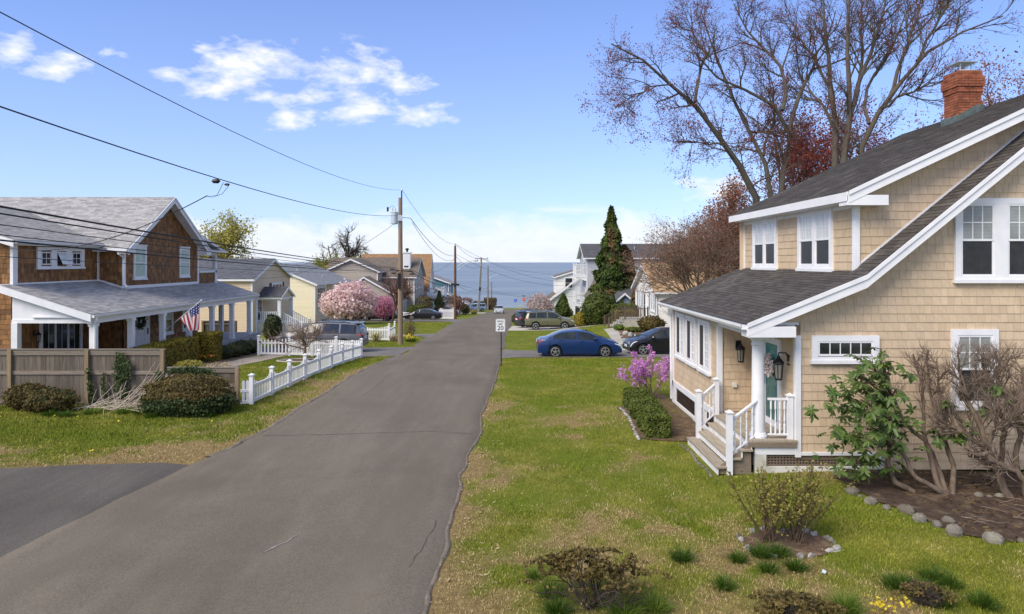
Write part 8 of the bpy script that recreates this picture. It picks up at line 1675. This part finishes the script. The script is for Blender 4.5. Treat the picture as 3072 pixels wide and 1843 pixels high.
def wire(label, a, b, sag, r=.011, twist=0):
    a, b = Vector(a), Vector(b); pts = []
    for i in range(33):
        t = i/32; p = a.lerp(b, t); p.z -= sag*4*t*(1-t); pts.append(p)
    return tag(MB().tube(pts, r, 5).build('wire', M_wire), label, 'wire', 'overhead wires')
T1 = (-7.55, 46.6, 9.68)
wire('topmost wire crossing the sky at upper left to the pole top', (-5.8, -18, 9.6), T1, 1.75, .0085)
wire('second wire across the left sky carrying a dark connector', (-5.8, -18, 8.25), (-7.8, 46.6, 7.95), 1.40, .0115)
cn = thing('wire_connector', 'dark cable connector hanging on the second wire above the brown roof', 'connector', (-6.83, 15.8, 6.6))
MB().lathe([(.01, -.10), (.05, -.06), (.055, .05), (.01, .10)], (-6.83, 15.75, 6.62), 8, axis='x').build('splice_body', M_black, cn); MB().lathe([(.01, -.06), (.03, -.03), (.03, .04), (.01, .06)], (-6.64, 15.9, 6.56), 8, axis='x').build('clamp', M_black, cn)
MB().tube([(-6.60, 15.95, 6.56), (-6.75, 15.9, 6.34), (-6.95, 15.85, 6.26), (-7.1, 15.9, 6.28)], .006, 4).build('pigtail', M_wire, cn); MB().tube([(-6.70, 15.85, 6.6), (-6.85, 15.85, 6.30), (-7.1, 15.9, 6.28)], .006, 4).build('pigtail', M_wire, cn)
wire('service wire dropping from the connector across the grey roof', (-7.1, 15.9, 6.30), (-19.5, 26.3, 5.32), .55, .012)
for k, (za, zb_, sg, r, lb) in enumerate(((6.95, 4.40, .42, .016, 'thick upper cable of the bundle crossing the brown gable'), (6.88, 4.34, .45, .012, 'cable just under the thick one crossing the brown gable'), (6.62, 4.28, .42, .007, 'thin wire in the middle of the bundle crossing the grey roof'),
        (6.50, 4.22, .46, .007, 'thin wire below the middle of the bundle crossing the grey roof'), (6.42, 4.16, .46, .013, 'thick lowest cable of the bundle crossing the brown house'), (6.0, 4.1, .40, .005, 'faint thin line under the cable bundle'))):
    wire(lb, (-5.8, -18, za), (-7.9+.05*k, 46.5, zb_), sg, r)
P2 = (-7.6, 92, 7.2)
wire('wire from the near pole top to the red-brown pole top', (-7.5, 46.6, 9.68), P2, 1.0, .013); wire('upper secondary wire between the near and the red-brown poles', (-6.9, 46.7, 7.7), (-7.5, 92, 5.7), .9, .02); wire('lower secondary wire between the near and the red-brown poles', (-6.8, 46.7, 7.45), (-7.5, 92, 5.4), 1.3, .016)
wire('thick telephone cable between the near and the red-brown poles', (-6.9, 46.7, 4.1), (-7.5, 92, 1.75), .5, .03); wire('thinner telephone cable between the near and the red-brown poles', (-7.0, 46.7, 4.3), (-7.5, 92, 1.9), .35, .018)
wire('service wire from the near pole to the beige house', (-7.7, 46.5, 7.6), (-21.2, 57.5, 3.4), 1.0, .012)
for za, zb_, sg, lb in ((7.2, 5.6, .7, 'top'), (5.6, 4.0, 1.0, 'second'), (1.8, -.4, .7, 'lowest')): wire(lb+' wire between the red-brown and the leaning grey pole', (-7.6, 92, za), (-6.1, 135, zb_), sg, .022)
for za, zb_, lb in ((5.65, 5.3, 'upper'), (-.4, -.8, 'lower')): wire(lb+' wire between the leaning grey pole and the tan pole', (-6.0, 135, za), (-5.3, 150, zb_), .3, .022)
for a, b, sg, lb in (((-7.5, 92, 7.1), (9.5, 112, 1.5), 1.2, 'upper wire sweeping right over the water to the pale cottage'), ((-7.5, 92, 5.8), (10.3, 96, 1.6), 1.5, 'service wire sweeping right over the water to the balcony house'), ((-7.4, 92, 1.8), (10.3, 95.5, .2), 1.0, 'low cable sweeping right across the water'), ((-6.2, 135, -.3), (7.6, 120, -1.2), .6, 'lowest thin cable in front of the water'),
        ((-5.5, 134.8, 5.4), (13, 118, 3.2), 1.4, 'wire from the cross arm to the pale cottage'), ((-7.6, 92, 1.7), (-12.3, 104, 1.6), .4, 'service wire from the red-brown pole to the taupe house'), ((-7.7, 92, 5.2), (-14.0, 114, 3.0), .5, 'service wire from the red-brown pole to the steep gabled house')): wire(lb, a, b, sg, .016)
# speed limit sign
SG = thing('speed_limit_sign', 'white speed limit 20 sign on a dark post at the road edge', 'sign', (-.50, 31.7, -.1))
sx, sy = -.50, 31.7; M_sign = mat('sign_white', (.74, .75, .76), (.80, .80, .81), 5, .5); M_post = mat('sign_post', (.028, .025, .022), (.045, .04, .036), 9, .7)
MB().box(sx-.03, sx+.03, sy-.02, sy+.02, -.2, 1.9).build('post', M_post, SG)
def rr_plate(w_, h_, r, cx_, cz_, y0, y1):
    P = []
    for qx, qz, a0 in ((1, -1, -90), (1, 1, 0), (-1, 1, 90), (-1, -1, 180)):
        for k in range(5): a = R(a0+k*22.5); P.append((cx_+qx*(w_/2-r)+r*math.cos(a), cz_+qz*(h_/2-r)+r*math.sin(a)))
    return MB().prism(P, (0, 0, 0), (1, 0, 0), (0, 0, 1), (0, -1, 0), -y1, -y0)
rr_plate(.455, .605, .05, sx-.035, 1.82, sy-.028, sy-.022).build('panel', M_sign, SG); rr_plate(.435, .585, .045, sx-.035, 1.82, sy-.0305, sy-.0285).build('border', M_black, SG); rr_plate(.405, .555, .035, sx-.035, 1.82, sy-.0335, sy-.031).build('panel_face', M_sign, SG)
def text(body_, size, x_, y_, z_, m, parent, wx=1.0):
    cu = bpy.data.curves.new('text', 'FONT'); cu.body = body_; cu.size = size; cu.align_x = 'CENTER'; cu.extrude = .0015; cu.offset = size*.012
    o = bpy.data.objects.new('text_tmp', cu); col.objects.link(o); dg = bpy.context.evaluated_depsgraph_get(); dg.update(); me = bpy.data.meshes.new_from_object(o.evaluated_get(dg)); bpy.data.objects.remove(o)
    for v in me.vertices: c = v.co.copy(); v.co = (x_+c.x*wx, y_-c.z, z_+c.y)
    me.materials.clear(); me.materials.append(m); n = link(bpy.data.objects.new('lettering', me), parent); return n
text('SPEED', .115, sx-.035, sy-.036, 1.965, M_black, SG, .98); text('LIMIT', .115, sx-.035, sy-.036, 1.835, M_black, SG, .98); text('20', .285, sx-.035, sy-.036, 1.60, M_black, SG, 1.05)
# stop sign and blue sign at the shore
ST = thing('stop_sign', 'small red stop sign at the far end of the road', 'sign', (2.85, 165, -6.6)); M_red = mat('sign_red', (.42, .02, .02), None, 4, .5)
MB().box(2.81, 2.89, 164.96, 165.04, -6.8, -3.7).build('post', M_metal, ST)
oc = lambda r: [(2.85+r*math.cos(R(22.5+45*k)), -4.2+r*math.sin(R(22.5+45*k))) for k in range(8)]
MB().prism(oc(.50), (0, 164.94, 0), (1, 0, 0), (0, 0, 1), (0, -1, 0), 0, .01).build('border', M_sign, ST); MB().prism(oc(.45), (0, 164.92, 0), (1, 0, 0), (0, 0, 1), (0, -1, 0), 0, .01).build('panel', M_red, ST); text('STOP', .32, 2.85, 164.90, -4.31, M_sign, ST)
MB().box(2.5, 3.2, 164.9, 164.92, -3.5, -3.3).build('street_name_plate', mat('sign_green', (.02, .10, .04), None, 4, .5), ST)
BS = thing('small_sign', 'small blue square sign on a post by the water', 'sign', (.9, 172, -7)); MB().box(.86, .94, 171.96, 172.04, -7.2, -4.6).build('post', M_metal, BS); MB().box(.5, 1.3, 171.9, 171.94, -5.3, -4.5).build('panel', mat('sign_blue', (.10, .16, .50), None, 4, .5), BS)
for k, (xx, yy) in enumerate(((-2.9, 176), (2.0, 177), (4.5, 176.5))): tag(MB().box(xx-.4, xx+.4, yy-.3, yy+.3, G(xx, yy)-.1, G(xx, yy)+.8).build('stone_block', M_concrete, bevel=.12), ['weathered stone block at the shore left of the blue sign', 'weathered stone block at the shore between blue and stop signs', 'weathered stone block at the shore right of the stop sign'][k], 'stone block', 'stone blocks along the shore')
